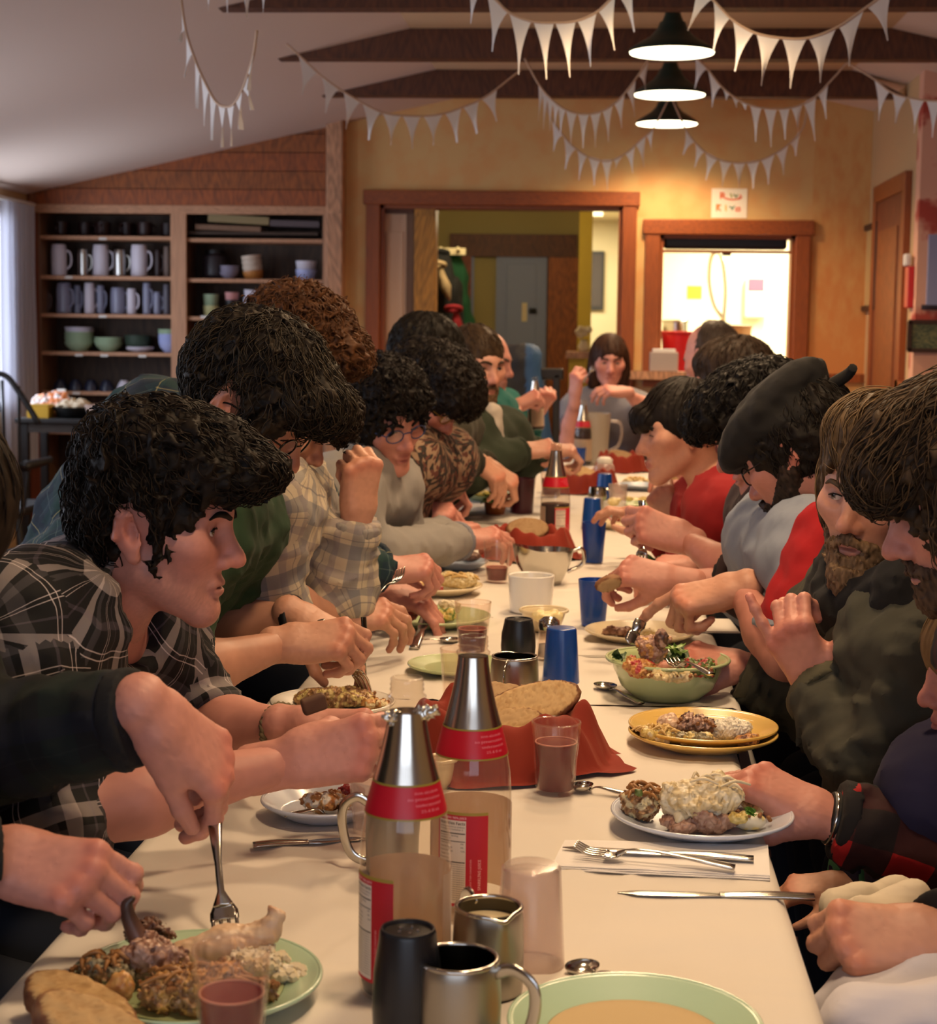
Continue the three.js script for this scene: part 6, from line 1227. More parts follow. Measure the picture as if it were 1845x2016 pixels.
  for (const e of [-1, 1]) {
    const pts = [[0.012, 0.021], [0.024, 0.026], [0.038, 0.027], [0.049, 0.021]].map(([x, y]) => V(e * x, y, surfZ(HS, e * x, y) + 0.0012));
    put('eyebrow', paint(rod(pts, [0.0032, 0.0042, 0.0036, 0.0012], 6, 4, {}), () => bc), hairMat);
    if ((o.look?.eyes ?? 0.7) > 0) {
      const g = new THREE.SphereGeometry(0.0126, 24, 18); g.deleteAttribute('uv'); const gz = o.gaze || [0, 0], gv = V(gz[0], gz[1], 1).normalize();
      paint(g, (x, y, z) => { const k = (x * gv.x + y * gv.y + z * gv.z) / 0.0126, a = Math.acos(clamp(k, -1, 1)) * 0.0126; return a < 0.0026 ? [0.006, 0.006, 0.006] : a < 0.0060 ? (o.iris || [0.06, 0.035, 0.018]) : [0.55, 0.48, 0.44]; });
      put('eye', g.translate(e * 0.031, 0.006, 0.0718), eyeMat);
    }
    const lash = [[0.019, 0.0085], [0.026, 0.0105], [0.034, 0.0105], [0.042, 0.0075]].map(([x, y]) => V(e * x, y - (1 - (o.look?.eyes ?? 0.7)) * 0.006, 0)).map(p => p.setZ(surfZ(HS, p.x, p.y) + 0.0005));
    put('eyelash', paint(rod(lash, 0.0011, 4, 3), () => [0.02, 0.014, 0.01]), hairMat);
  }
  if (o.glasses) {
    const gm = o.glasses.mat || specMat, y0 = o.glasses.y ?? 0, G2 = new THREE.Group(); G2.name = 'glasses'; G2.applyMatrix4(HM); t.add(G2);
    for (const e of [-1, 1]) {
      const pts = []; for (let i = 0; i <= 20; i++) { const a = i / 20 * Math.PI * 2; pts.push(V(e * 0.033 + Math.cos(a) * 0.0225, 0.002 + y0 + Math.sin(a) * 0.0155, 0.098 - Math.abs(e * 0.033 + Math.cos(a) * 0.0225) * 0.12)); }
      mesh('rim', rod(pts, 0.0016, 6, 1), gm, G2);
      mesh('temple', rod([[e * 0.056, 0.006 + y0, 0.092], [e * 0.072, 0.008 + y0, 0.06], [e * 0.080, 0.012 + y0, 0.0], [e * 0.080, -0.01 + y0, -0.03]], 0.0015, 5, 4), gm, G2);
      mesh('lens', new THREE.CircleGeometry(0.022, 24).scale(1, 0.69, 1).rotateY(e * 0.12).translate(e * 0.033, 0.002 + y0, 0.094), lensMat, G2);
    }
    mesh('bridge', rod([[-0.011, 0.006 + y0, 0.0965], [0, 0.009 + y0, 0.1], [0.011, 0.006 + y0, 0.0965]], 0.0016, 6, 4), gm, G2);
  }
  const ch = chairProto(); ch.position.set(hips.x - fwd.x * 0.03, 0, hips.z - fwd.z * 0.03); ch.rotation.y = Math.atan2(-fwd.z, fwd.x); ch.userData.label = `wooden chair under ${o.who}`; ch.userData.category = 'chair';
  return { t, L, HM, HS, neck, nd, mid, fwd, cB };
}
const trouserMat = std(0x1b2230, 0.9);
// band round a forearm: bracelet, watch, hair tie
function wristband(P, w, ax, r, tube, mat, name, flat = 1) { const g = new THREE.TorusGeometry(r, tube, 8, 28); g.scale(1, 1, flat); g.applyMatrix4(frame(P.L(w), ax, V(0, 1, 0.01))); return mesh(name, g, mat, P.t); }
// ---------------------------------------------------------------- people along the left side, front to back
const DARK = [0.012, 0.009, 0.007], BROWN = [0.04, 0.024, 0.014], plaidMat = (size, fn, o = {}) => phys(0xffffff, 0.9, { map: plaid(size, fn), sheen: 0.3, ...o });
const bwPlaid = plaidMat(0.105, check([0.055, 0.055, 0.07], [[0.18, 0.17, [0.92, 0.86, 0.84], 0.55], [0.40, 0.12, [0.5, 0.48, 0.5], 0.4], [0.66, 0.012, [0.9, 0.85, 0.85], 0.8], [0.72, 0.012, [0.9, 0.85, 0.85], 0.8], [0.92, 0.03, [0.5, 0.45, 0.5], 0.4]]));
const darkPlaid = plaidMat(0.12, check([0.035, 0.05, 0.055], [[0.2, 0.3, [0.05, 0.13, 0.10], 0.6], [0.65, 0.2, [0.05, 0.07, 0.14], 0.6], [0.9, 0.02, [0.2, 0.2, 0.18], 0.3]]));
const creamPlaid = plaidMat(0.085, check([0.78, 0.72, 0.62], [[0.2, 0.30, [0.38, 0.40, 0.46], 0.45], [0.70, 0.16, [0.50, 0.46, 0.50], 0.4], [0.46, 0.02, [0.3, 0.3, 0.36], 0.4]]));
const tealPlaid = plaidMat(0.11, check([0.10, 0.20, 0.25], [[0.2, 0.28, [0.06, 0.12, 0.19], 0.6], [0.6, 0.22, [0.10, 0.26, 0.24], 0.5], [0.42, 0.018, [0.75, 0.68, 0.45], 0.75], [0.85, 0.014, [0.5, 0.55, 0.5], 0.5]]));
const redPlaid = plaidMat(0.10, check([0.66, 0.05, 0.05], [[0.25, 0.5, [0.04, 0.025, 0.028], 0.72]]));
const camo = phys(0xffffff, 0.95, { map: plaid(0.3, (u, v) => { const n = loopNoise(u, v, 9, 70), m = loopNoise(u, v, 16, 75); return mix3(mix3([0.16, 0.13, 0.11], [0.55, 0.45, 0.36], sstep(0.05, 0.2, n)), [0.36, 0.20, 0.16], sstep(0.25, 0.4, m)); }) });
const knit = (c, o = {}) => phys(c, 0.95, { sheen: 0.35, sheenRoughness: 0.7, ...o });

// 0: cut off by the left edge, dark sleeve and two hands over the near plate
{
  const w1 = at(300, 1405, 1.66), w2 = at(-10, 1690, 1.50);
  person({ who: 'the person in a dark sleeve at the left edge', label: 'person cut off at the left edge, dark green sleeve, stabbing turkey with a fork', hips: [-1.12, 0.577, -1.60], head: [-222, 1050, 1.58], face: [0.75, -0.5, -0.45], neck: [-300, 1190, 1.6], skin: SKIN.pink,
    hair: { color: [0.022, 0.014, 0.009], light: [0.10, 0.06, 0.035], t: 0.022, strands: 300, curl: 0.2, len: 0.09, overEar: 1, nape: -0.09, face: [[0, -0.06, 0.085], [0.06, 0.085, 0.06]] }, look: { eyes: 0.5 },
    shirt: { mat: darkPlaid, cuffs: std(0x0d0f14, 0.9), puff: 0.014, wrinkle: 0.007 }, trousers: std(0x141a28, 0.9),
    arms: [
      { s: [-190, 1260, 1.80], e: [-60, 1470, 1.72], w: w1, sleeve: 0.93, hand: { fwd: [0.56, -0.62, -0.42], up: [0.60, 0.62, 0.50], pose: { f: [[44, 30, 14], [48, 34, 16], [52, 38, 18], [56, 40, 20]], th: 0.72, td: [0.34, 0.90, -0.34], tb: [4, 8] }, spread: 0.0, size: 1.08, skin: SKIN.pink } },
      { s: [-420, 1300, 1.42], e: [-330, 1660, 1.40], w: w2, sleeve: 0.9, hand: { fwd: [0.97, -0.12, 0.16], up: [-0.05, 0.72, 0.70], pose: { f: [[50, 52, 26], [56, 56, 30], [60, 58, 32], [62, 58, 32]], th: 0.8, tb: [14, 24] }, right: 1, size: 1.0, skin: SKIN.pink } }] });
  cutlery('fork', at(426, 1640, 1.70), at(446, 1872, 1.615), 'fork held upright, pinning the turkey on the near green plate', { up: V(0.1, 0.2, 1), w: 1.2, full: 0.185 });
}
// 1: black and white plaid
{
  const wN = at(572, 1500, 1.90), wF = at(578, 1428, 2.08), eF = at(395, 1440, 2.20);
  const P = person({ who: 'the young man in black and white plaid', label: 'young man in black and white plaid shirt, thick dark hair, hands clasped over his plate', hips: [-1.02, 0.577, -2.05], head: [298, 1034, 2.05], face: [1, -0.10, -0.02], neck: [170, 1165, 2.06], skin: SKIN.pink,
    look: { stubble: 0.42, jaw: 1.02, nose: 1.08, eyes: 0.85, zb: 0.018 }, gaze: [-0.25, 0.05],
    hair: { color: [0.011, 0.008, 0.006], light: [0.07, 0.04, 0.02], zb: 0.018, t: 0.016, amp: 0.011, curl: 0.75, strands: 900, len: 0.05, sr: 0.0015, lift: 0.006, nape: -0.05, lumps: [[[0, 0.10, 0.02], [0.078, 0.05, 0.09], 0.03], [[0, 0.075, 0.075], [0.072, 0.045, 0.062], 0.03], [[0, 0.095, -0.03], [0.072, 0.052, 0.06], 0.03], [[0, 0.0, -0.05], [0.065, 0.05, 0.034], 0.03]], face: [[0, -0.055, 0.092], [0.098, 0.108, 0.084]], late: [[[0, 0.082, 0.112], [0.056, 0.030, 0.046], 0.02], [[0.068, -0.006, 0.026], [0.010, 0.036, 0.012], 0.01], [[-0.068, -0.006, 0.026], [0.010, 0.036, 0.012], 0.01]] },
    shirt: { mat: bwPlaid, collar: bwPlaid, cuffs: bwPlaid, puff: 0.012, wrinkle: 0.007, fold: 0.006 },
    arms: [
      { s: [20, 1250, 1.88], e: [120, 1610, 1.80], w: wN, sleeve: 0.02, hand: { fwd: [0.90, 0.22, 0.05], up: [0.05, 0.25, 0.95], pose: 'fist', right: 1 } },
      { s: [275, 1260, 2.25], e: eF, w: wF, sleeve: -0.05, hand: { fwd: [0.97, 0.02, -0.05], up: [0.1, 0.85, -0.5], pose: 'fist' } }] });
  const b = at(556, 1438, 2.085), ax = wF.clone().sub(eF).normalize();
  const br = mesh('bracelet', (() => { const gs = []; for (let k = 0; k < 2; k++) { const pts = []; for (let i = 0; i <= 40; i++) { const a = i / 40 * Math.PI * 2, r = 0.0315 + 0.0022 * Math.cos(a * 14 + k * Math.PI); pts.push(V(Math.cos(a) * r, Math.sin(a) * r, 0.0022 * Math.sin(a * 14 + k * Math.PI))); } gs.push(rod(pts, 0.0034, 6, 1)); } return merge(gs); })().applyMatrix4(frame(P.L(b), ax, V(0, 1, 0))), std(0x6d6248, 0.9), P.t);
  const br2 = thing('bread_slice', 'small piece of dark bread held in the clasped hands', 'bread', at(618, 1386, 2.0));
  mesh('crumb', paint(box(0.030, 0.020, 0.014, 0, 0, 0, 0.004), (x, y, z) => mix3([0.06, 0.028, 0.015], [0.13, 0.06, 0.03], noise3(x * 90, y * 90, z * 90) * 0.5 + 0.5)), bread, br2); br2.rotation.set(0.1, 0.4, 0.25);
}
// 2: green T-shirt and glasses, cutting
{
  const wN = at(560, 1268, 2.50), wF = at(585, 1212, 2.74), eF = at(430, 1235, 2.80);
  const P = person({ who: 'the man in a green T-shirt', label: 'man with wavy dark hair, glasses and green T-shirt bending over, cutting his food', hips: [-1.02, 0.577, -2.50], head: [492, 800, 2.55], face: [0.77, -0.60, 0.16], neck: [395, 905, 2.56], skin: SKIN.warm,
    look: { eyes: 0.25, stubble: 0.2 }, glasses: { y: -0.004 },
    hair: { color: [0.013, 0.009, 0.007], light: [0.13, 0.09, 0.05], streak: 0.5, t: 0.014, amp: 0.012, curl: 0.8, strands: 1100, len: 0.075, sr: 0.0016, lift: 0.008, nape: -0.06, lumps: [[[0, 0.085, -0.01], [0.08, 0.05, 0.08], 0.03], [[0, 0.06, 0.075], [0.07, 0.045, 0.045], 0.03], [[0, 0.04, -0.08], [0.075, 0.06, 0.035], 0.03]], face: [[0, -0.06, 0.09], [0.076, 0.106, 0.072]], late: [[[0.0, 0.075, 0.096], [0.055, 0.03, 0.036], 0.02], [[0.06, 0.01, 0.04], [0.022, 0.04, 0.03], 0.015], [[-0.06, 0.01, 0.04], [0.022, 0.04, 0.03], 0.015]] },
    shirt: { mat: knit(0x1f3a22), puff: 0.012, fold: 0.006 }, trousers: std(0x26324c, 0.9),
    arms: [
      { s: [330, 1060, 2.36], e: [315, 1345, 2.36], w: wN, sleeve: -0.35, hand: { fwd: [0.98, 0.10, -0.12], up: [-0.05, 0.75, 0.62], pose: 'pinch', right: 1 } },
      { s: [455, 1020, 2.78], e: eF, w: wF, sleeve: -0.35, hand: { fwd: [0.86, -0.36, 0.10], up: [0.35, 0.85, 0.3], pose: { f: [[30, 14, 8], [44, 26, 12], [64, 66, 32], [70, 70, 36]], th: 0.85, tb: [12, 24] }, spread: 0.05 } }] });
  wristband(P, at(577, 1213, 2.745), wF.clone().sub(eF), 0.0305, 0.0058, M.black, 'wristband', 1.6);
  cutlery('fork', at(655, 1255, 2.62), at(722, 1362, 2.70), 'fork in the near hand of the man cutting his food', { up: V(-0.3, 0.5, 0.8), w: 0.9, full: 0.18 });
  cutlery('knife', at(716, 1215, 2.74), at(719, 1398, 2.72), 'dark handled knife pressed upright by a pointing finger', { up: V(1, 0, 0.2), mat: inside, w: 1.1, full: 0.15 });
}
// 3: cream plaid, fist raised
person({ who: 'the person in cream plaid', label: 'person in a cream plaid shirt behind the bending man, fist raised beside the face', hips: [-1.0, 0.577, -2.95], head: [536, 818, 2.98], face: [0.86, -0.5, -0.1], neck: [470, 905, 2.98], skin: SKIN.warm,
  look: { eyes: 0.3 }, hair: { color: [0.022, 0.014, 0.009], light: [0.10, 0.055, 0.03], t: 0.016, amp: 0.014, curl: 1.1, strands: 700, len: 0.05, lift: 0.008, lumps: [[[0, 0.05, 0.085], [0.07, 0.05, 0.045], 0.03]], late: [[[0, 0.055, 0.100], [0.065, 0.04, 0.036], 0.02]] },
  shirt: { mat: creamPlaid, collar: creamPlaid, cuffs: creamPlaid, puff: 0.012, wrinkle: 0.008, fold: 0.006 },
  arms: [
    { s: [505, 1010, 2.80], e: [535, 1190, 2.84], w: [660, 1215, 3.02], sleeve: 0.12, hand: { fwd: [0.95, 0.05, -0.3], up: [-0.1, 0.8, 0.5], pose: 'relaxed', right: 1 } },
    { s: [560, 985, 3.18], e: [668, 1172, 3.05], w: [703, 1012, 3.02], sleeve: 0.93, hand: { fwd: [0.12, 0.97, 0.12], up: [0.55, -0.1, 0.83], pose: 'fist' } }] });
cutlery('fork', at(752, 1170, 3.12), at(790, 1120, 3.20), 'fork held aslant beside the cream plate of potatoes', { up: V(-0.5, 0.6, 0.5), w: 0.9, full: 0.17 });
// 4: teal plaid, red hair
person({ who: 'the red haired person', label: 'red haired person in a teal plaid shirt bending far forward over the table', back: [[318, 880, 3.38, 0.105], [205, 1040, 3.42, 0.105]], hips: [-1.2, 0.577, -3.42], head: [572, 706, 3.28], face: [0.84, -0.52, 0.05], neck: [470, 775, 3.28], skin: SKIN.ruddy, look: { eyes: 0.3, stubble: 0.1 },
  hair: { color: [0.075, 0.028, 0.010], light: [0.28, 0.12, 0.045], t: 0.016, amp: 0.016, curl: 1.1, strands: 800, len: 0.05, lift: 0.008, wild: 0.0012, lumps: [[[0, 0.085, 0.0], [0.078, 0.05, 0.08], 0.03], [[0, 0.06, 0.08], [0.07, 0.045, 0.042], 0.03], [[0, 0.0, -0.075], [0.07, 0.06, 0.04], 0.03]], face: [[0, -0.06, 0.085], [0.07, 0.100, 0.07]], late: [[[0.0, 0.068, 0.098], [0.06, 0.035, 0.036], 0.02]] },
  shirt: { mat: tealPlaid, collar: tealPlaid, cuffs: tealPlaid, puff: 0.018, fold: 0.007, wrinkle: 0.006 },
  arms: [
    { s: [440, 870, 3.08], e: [580, 1095, 3.10], w: [752, 1122, 3.30], sleeve: 0.92, hand: { fwd: [0.94, 0.05, -0.33], up: [-0.1, 0.85, 0.45], pose: 'pinch', right: 1, skin: SKIN.ruddy } },
    { s: [530, 880, 3.52], e: [650, 1060, 3.55], w: [755, 1160, 3.42], sleeve: 0.92, hand: { fwd: [0.8, -0.2, 0.2], up: [0, 0.9, 0.3], pose: 'relaxed', skin: SKIN.ruddy } }] });
// 5: woman with glasses, grey cardigan
person({ who: 'the woman in a grey cardigan', label: 'smiling woman with short dark curls, glasses and grey cardigan, reaching across the table', hips: [-0.98, 0.577, -3.98], head: [754, 826, 4.02], face: [0.66, -0.32, 0.66], up: [-0.12, 1, 0.1], neck: [715, 925, 4.0], skin: SKIN.ruddy,
  look: { eyes: 0.35, fem: 1, jaw: 0.94, mouth: 0.2 }, glasses: { mat: phys(0x2a3a66, 0.3), y: -0.002 },
  hair: { color: [0.010, 0.007, 0.006], light: [0.05, 0.03, 0.02], t: 0.022, amp: 0.014, curl: 1.0, strands: 700, len: 0.05, lift: 0.008, overEar: 1, nape: -0.075, lumps: [[[0, 0.09, 0.0], [0.088, 0.055, 0.085], 0.03], [[0, -0.02, -0.075], [0.085, 0.06, 0.05], 0.03], [[0.07, 0.0, 0.0], [0.03, 0.07, 0.05], 0.02], [[-0.07, 0.0, 0.0], [0.03, 0.07, 0.05], 0.02]], face: [[0, -0.055, 0.088], [0.070, 0.104, 0.072]], late: [[[0.03, 0.07, 0.075], [0.045, 0.03, 0.026], 0.02]] },
  shirt: { name: 'cardigan', mat: knit(0x8c8884), cuffs: knit(0x7c7c84), puff: 0.014, wrinkle: 0.007 },
  arms: [
    { s: [640, 985, 3.80], e: [745, 1098, 3.86], w: [908, 1064, 4.20], sleeve: 0.98, hand: { fwd: [0.92, 0.12, -0.35], up: [-0.1, 0.9, 0.35], pose: 'relaxed', right: 1, skin: SKIN.ruddy } },
    { s: [765, 960, 4.22], e: [790, 1080, 4.24], w: [880, 1050, 4.4], sleeve: 0.95, hand: { up: [0, 1, 0.2], pose: 'relaxed', skin: SKIN.ruddy } }] });
// 6: patterned pullover
person({ who: 'the man in a patterned pullover', label: 'man with a mop of dark hair, gold glasses and patterned pullover looking down', hips: [-0.96, 0.577, -4.5], head: [842, 778, 4.55], face: [0.70, -0.66, 0.28], neck: [800, 850, 4.55], skin: SKIN.ruddy, look: { eyes: 0.2, stubble: 0.4 }, glasses: { mat: phys(0x9a7a30, 0.3, { metalness: 1 }) },
  hair: { color: [0.014, 0.009, 0.007], light: [0.06, 0.04, 0.025], t: 0.022, amp: 0.012, curl: 0.8, strands: 600, len: 0.06, lift: 0.008, lumps: [[[0, 0.09, 0.02], [0.09, 0.06, 0.09], 0.03], [[0, 0.06, 0.085], [0.08, 0.05, 0.05], 0.03], [[0, 0.02, -0.09], [0.085, 0.08, 0.05], 0.03]], face: [[0, -0.06, 0.088], [0.072, 0.102, 0.072]], late: [[[0, 0.07, 0.092], [0.06, 0.03, 0.03], 0.02]] },
  shirt: { name: 'pullover', mat: camo, cuffs: std(0x191512, 0.9), puff: 0.016 },
  arms: [
    { s: [775, 925, 4.34], e: [770, 1020, 4.34], w: [822, 1003, 4.52], sleeve: 0.9, hand: { fwd: [0.93, -0.1, -0.3], up: [-0.1, 0.85, 0.5], pose: 'drape', right: 1, skin: SKIN.pink } },
    { s: [880, 905, 4.76], e: [800, 985, 4.85], w: [842, 958, 4.78], sleeve: 0.75, hand: { fwd: [0.93, -0.1, -0.2], up: [0.1, 0.9, 0.3], pose: 'pinch', skin: SKIN.ruddy } }] });
// 7: dark head behind, olive sleeve
person({ who: 'the person in an olive sleeve', label: 'person mostly hidden behind the mop of dark hair, olive sleeve and hand on the table', hips: [-0.94, 0.577, -5.02], head: [838, 712, 5.15], face: [0.8, -0.35, -0.4], neck: [800, 790, 5.15], skin: SKIN.warm, look: { eyes: 0.4 },
  hair: { color: [0.012, 0.009, 0.007], light: [0.04, 0.03, 0.02], t: 0.024, amp: 0.009, strands: 300, curl: 0.5 },
  shirt: { name: 'pullover', mat: knit(0x38362a), cuffs: knit(0x2c2a22), puff: 0.014 },
  arms: [
    { s: [850, 845, 4.98], e: [855, 925, 4.96], w: [938, 905, 5.10], sleeve: 0.95, hand: { fwd: [0.75, -0.62, -0.1], up: [0.55, 0.7, 0.4], pose: 'drape', right: 1, skin: SKIN.warm } },
    { s: [890, 845, 5.38], e: [900, 910, 5.45], w: [965, 920, 5.35], sleeve: 0.95, hand: { fwd: [0.8, -0.5, 0.1], up: [0.3, 0.8, 0.4], pose: 'pinch', skin: SKIN.warm } }] });
// 8: bearded man, green jacket
const P8 = person({ who: 'the man in a green jacket', label: 'fair bearded man in a dark green jacket over white, watching across the table', hips: [-0.92, 0.577, -5.55], head: [936, 722, 5.6], face: [0.66, -0.12, 0.74], neck: [915, 805, 5.6], skin: SKIN.fair, look: { eyes: 0.55, red: 1.2, stubble: 0.25 }, hs: 1.04,
  hair: { color: [0.045, 0.026, 0.014], light: [0.16, 0.10, 0.05], t: 0.010, amp: 0.005, strands: 500, len: 0.03, curl: 0.3, sr: 0.0018, face: [[0, -0.05, 0.08], [0.072, 0.092, 0.07]] }, beard: { color: [0.07, 0.04, 0.02], light: [0.17, 0.10, 0.055], t: 0.004 },
  shirt: { name: 'jacket', mat: knit(0x2a3324), cuffs: knit(0x242c20), puff: 0.018, vneck: 1 },
  arms: [
    { s: [892, 862, 5.42], e: [925, 925, 5.38], w: [1030, 888, 5.55], sleeve: 0.97, hand: { fwd: [0.95, 0.15, -0.2], up: [-0.1, 0.8, 0.55], pose: 'pinch', right: 1 } },
    { s: [1000, 862, 5.84], e: [1010, 925, 5.9], w: [1075, 885, 5.82], sleeve: 0.97, hand: { fwd: [0.95, 0.0, 0.1], up: [0.1, 0.9, 0.3], pose: 'pinch' } }] });
{ const c = P8.L(at(968, 850, 5.52)), s = new Solid(); s.cap(c.clone().add(V(0, 0.06, 0)), c.clone().add(V(0.012, -0.05, 0)), 0.034, 0.03, 0.02); mesh('undershirt', s.mesh(0.007, (x, y, z) => 0.003 * noise3(x * 30, y * 30, z * 30), 0.0035), knit(0xbcb2a6), P8.t); }
// 9: balding man in teal, bottle in hand
person({ who: 'the balding man in teal', label: 'balding man in a teal pullover holding a dark bottle up, behind the bearded man', hips: [-0.88, 0.577, -6.75], head: [955, 715, 6.6], face: [0.92, -0.12, 0.3], neck: [945, 780, 6.6], skin: SKIN.pink, look: { eyes: 0.5 }, hs: 1.03,
  hair: { color: [0.06, 0.045, 0.035], light: [0.2, 0.16, 0.13], t: 0.006, amp: 0.003, strands: 120, len: 0.02, face: [[0, 0.03, 0.06], [0.1, 0.11, 0.09]] },
  shirt: { name: 'pullover', mat: knit(0x0f5f5a), cuffs: knit(0x0d5550), puff: 0.014 },
  arms: [
    { s: [955, 815, 6.45], e: [1003, 868, 6.5], w: [1018, 800, 6.75], sleeve: 0.6, hand: { fwd: [0.8, 0.45, -0.2], up: [-0.5, 0.6, 0.6], pose: 'fist', right: 1 } },
    { s: [990, 815, 6.95], e: [1030, 868, 7.0], w: [1055, 812, 6.98], sleeve: 0.6, hand: { fwd: [0.5, 0.75, 0.1], up: [0.3, -0.1, 0.9], pose: 'fist' } }] });
{ // blue jacket over a chair back
  const t = thing('jacket', 'blue and black jacket hung over a chair back behind the man in teal', 'jacket', [at(1026, 740, 7.4).x, 0, -7.5]), s = new Solid();
  const y = at(1026, 690, 7.4).y; s.cap([-0.06, y - 0.05, 0], [0.02, y - 0.03, 0], 0.05, 0.06, 0.04); s.cap([-0.05, y - 0.05, 0], [-0.06, y - 0.5, 0], 0.07, 0.08, 0.04); s.cap([0.02, y - 0.04, 0], [0.09, y - 0.5, 0.02], 0.055, 0.07, 0.04);
  mesh('cloth', paint(s.mesh(0.015, (x, y2, z) => 0.008 * noise3(x * 22, y2 * 9, z * 22), 0.009), (x) => x > 0.02 ? [0.02, 0.07, 0.17] : [0.012, 0.012, 0.016]), phys(0xffffff, 0.7, { vertexColors: true }), t);
  mesh('chair_back', [box(0.36, 0.05, 0.03, 0, y - 0.1, 0, 0.01), box(0.03, y - 0.1, 0.03, -0.15, (y - 0.1) / 2, 0, 0.006), box(0.03, y - 0.1, 0.03, 0.15, (y - 0.1) / 2, 0, 0.006)], M.darkwood, t);
}
// 10: woman at the far end
person({ who: 'the woman at the far end', label: 'woman with long reddish brown hair and grey T-shirt at the far end, fork raised', hips: [0.05, 0.577, -8.75], head: [1199, 712, 8.35], face: [0.10, -0.14, 1], fwd: [0, 0, 1], side: [1, 0, 0], neck: [1192, 778, 8.4], skin: SKIN.pink, look: { eyes: 0.5, fem: 1, jaw: 0.95, mouth: 0.6 }, hs: 1.02,
  hair: { color: [0.035, 0.015, 0.009], light: [0.14, 0.06, 0.03], t: 0.012, amp: 0.005, strands: 300, curl: 0.25, len: 0.09, overEar: 1, nape: -0.16, lumps: [[[0.066, -0.05, -0.01], [0.035, 0.11, 0.045], 0.02], [[-0.066, -0.05, -0.01], [0.035, 0.11, 0.045], 0.02], [[0, -0.06, -0.06], [0.08, 0.1, 0.04], 0.03]], face: [[0, -0.05, 0.082], [0.058, 0.096, 0.075]] },
  shirt: { mat: knit(0x77777f), puff: 0.012, vneck: 0 },
  arms: [
    { s: [1132, 806, 8.4], e: [1118, 868, 8.2], w: [1132, 778, 8.1], sleeve: -0.45, hand: { fwd: [0.05, 0.97, 0.2], up: [-0.6, 0.1, 0.75], pose: 'pinch', right: 1, skin: SKIN.pink } },
    { s: [1258, 806, 8.4], e: [1282, 812, 8.15], w: [1232, 772, 8.05], sleeve: -0.45, hand: { fwd: [-0.9, 0.1, 0.3], up: [0.1, 0.8, 0.5], pose: 'relaxed', skin: SKIN.pink } }] });
cutlery('fork', at(1148, 752, 8.08), at(1170, 722, 8.05), 'fork raised in the hand of the woman at the far end', { up: V(0, 0, 1) });
// ---------------------------------------------------------------- people along the right side, front to back
// 1: red and black plaid
{
  const wF = at(1622, 1606, 2.12), eF = at(1905, 1680, 2.12), wN = at(1840, 1852, 1.74), eN = at(2070, 1800, 1.88);
  const P = person({ who: 'the man in red and black plaid', label: 'man with long wavy brown hair in red and black plaid at the right edge', hips: [0.86, 0.577, -1.98], head: [1922, 985, 2.02], face: [-0.94, -0.30, 0.06], neck: [2020, 1130, 2.02], skin: SKIN.ruddy, look: { eyes: 0.3, stubble: 0.5, nose: 1.12 }, fwd: [-1, 0, 0],
    hair: { color: [0.028, 0.016, 0.009], light: [0.22, 0.13, 0.06], streak: 0.55, t: 0.024, amp: 0.011, curl: 0.55, strands: 1200, len: 0.11, sr: 0.0017, lift: 0.008, overEar: 1, nape: -0.14, lumps: [[[0, 0.09, 0.0], [0.088, 0.055, 0.095], 0.03], [[0.07, -0.02, 0.01], [0.032, 0.1, 0.05], 0.02], [[-0.07, -0.02, 0.01], [0.032, 0.1, 0.05], 0.02], [[0, -0.06, -0.08], [0.085, 0.1, 0.05], 0.03], [[0, 0.08, 0.06], [0.074, 0.05, 0.05], 0.03]], face: [[0, -0.075, 0.1], [0.066, 0.092, 0.075]], late: [[[0.02, 0.062, 0.104], [0.055, 0.042, 0.034], 0.02], [[0.062, -0.01, 0.05], [0.02, 0.06, 0.026], 0.015]] }, beard: { color: [0.05, 0.028, 0.017], light: [0.12, 0.07, 0.04], t: 0.003 },
    shirt: { mat: redPlaid, collar: redPlaid, cuffs: std(0x100b0c, 0.9), puff: 0.014, wrinkle: 0.007, fold: 0.006 }, trousers: std(0x16181f, 0.9),
    arms: [
      { s: [2020, 1270, 2.22], e: eF, w: wF, sleeve: 0.92, hand: { fwd: [-0.86, 0.40, -0.10], up: [0.36, 0.86, 0.36], pose: { f: [[26, 40, 30], [34, 46, 32], [42, 50, 34], [46, 50, 34]], th: 0.75, tb: [12, 20] }, right: 1, size: 1.08, skin: SKIN.ruddy } },
      { s: [2060, 1300, 1.80], e: eN, w: wN, sleeve: 0.94, hand: { fwd: [-0.98, 0.02, 0.1], up: [-0.15, 0.60, 0.78], pose: 'fist', size: 1.05, skin: SKIN.warm } }] });
  const ax = wF.clone().sub(eF).normalize(), c = at(1642, 1612, 2.12);
  wristband(P, c, ax, 0.0305, 0.0035, M.black, 'watch_strap', 2.6); wristband(P, c.clone().addScaledVector(ax, 0.003), ax, 0.0325, 0.0016, bright, 'watch_case', 1.5);
}
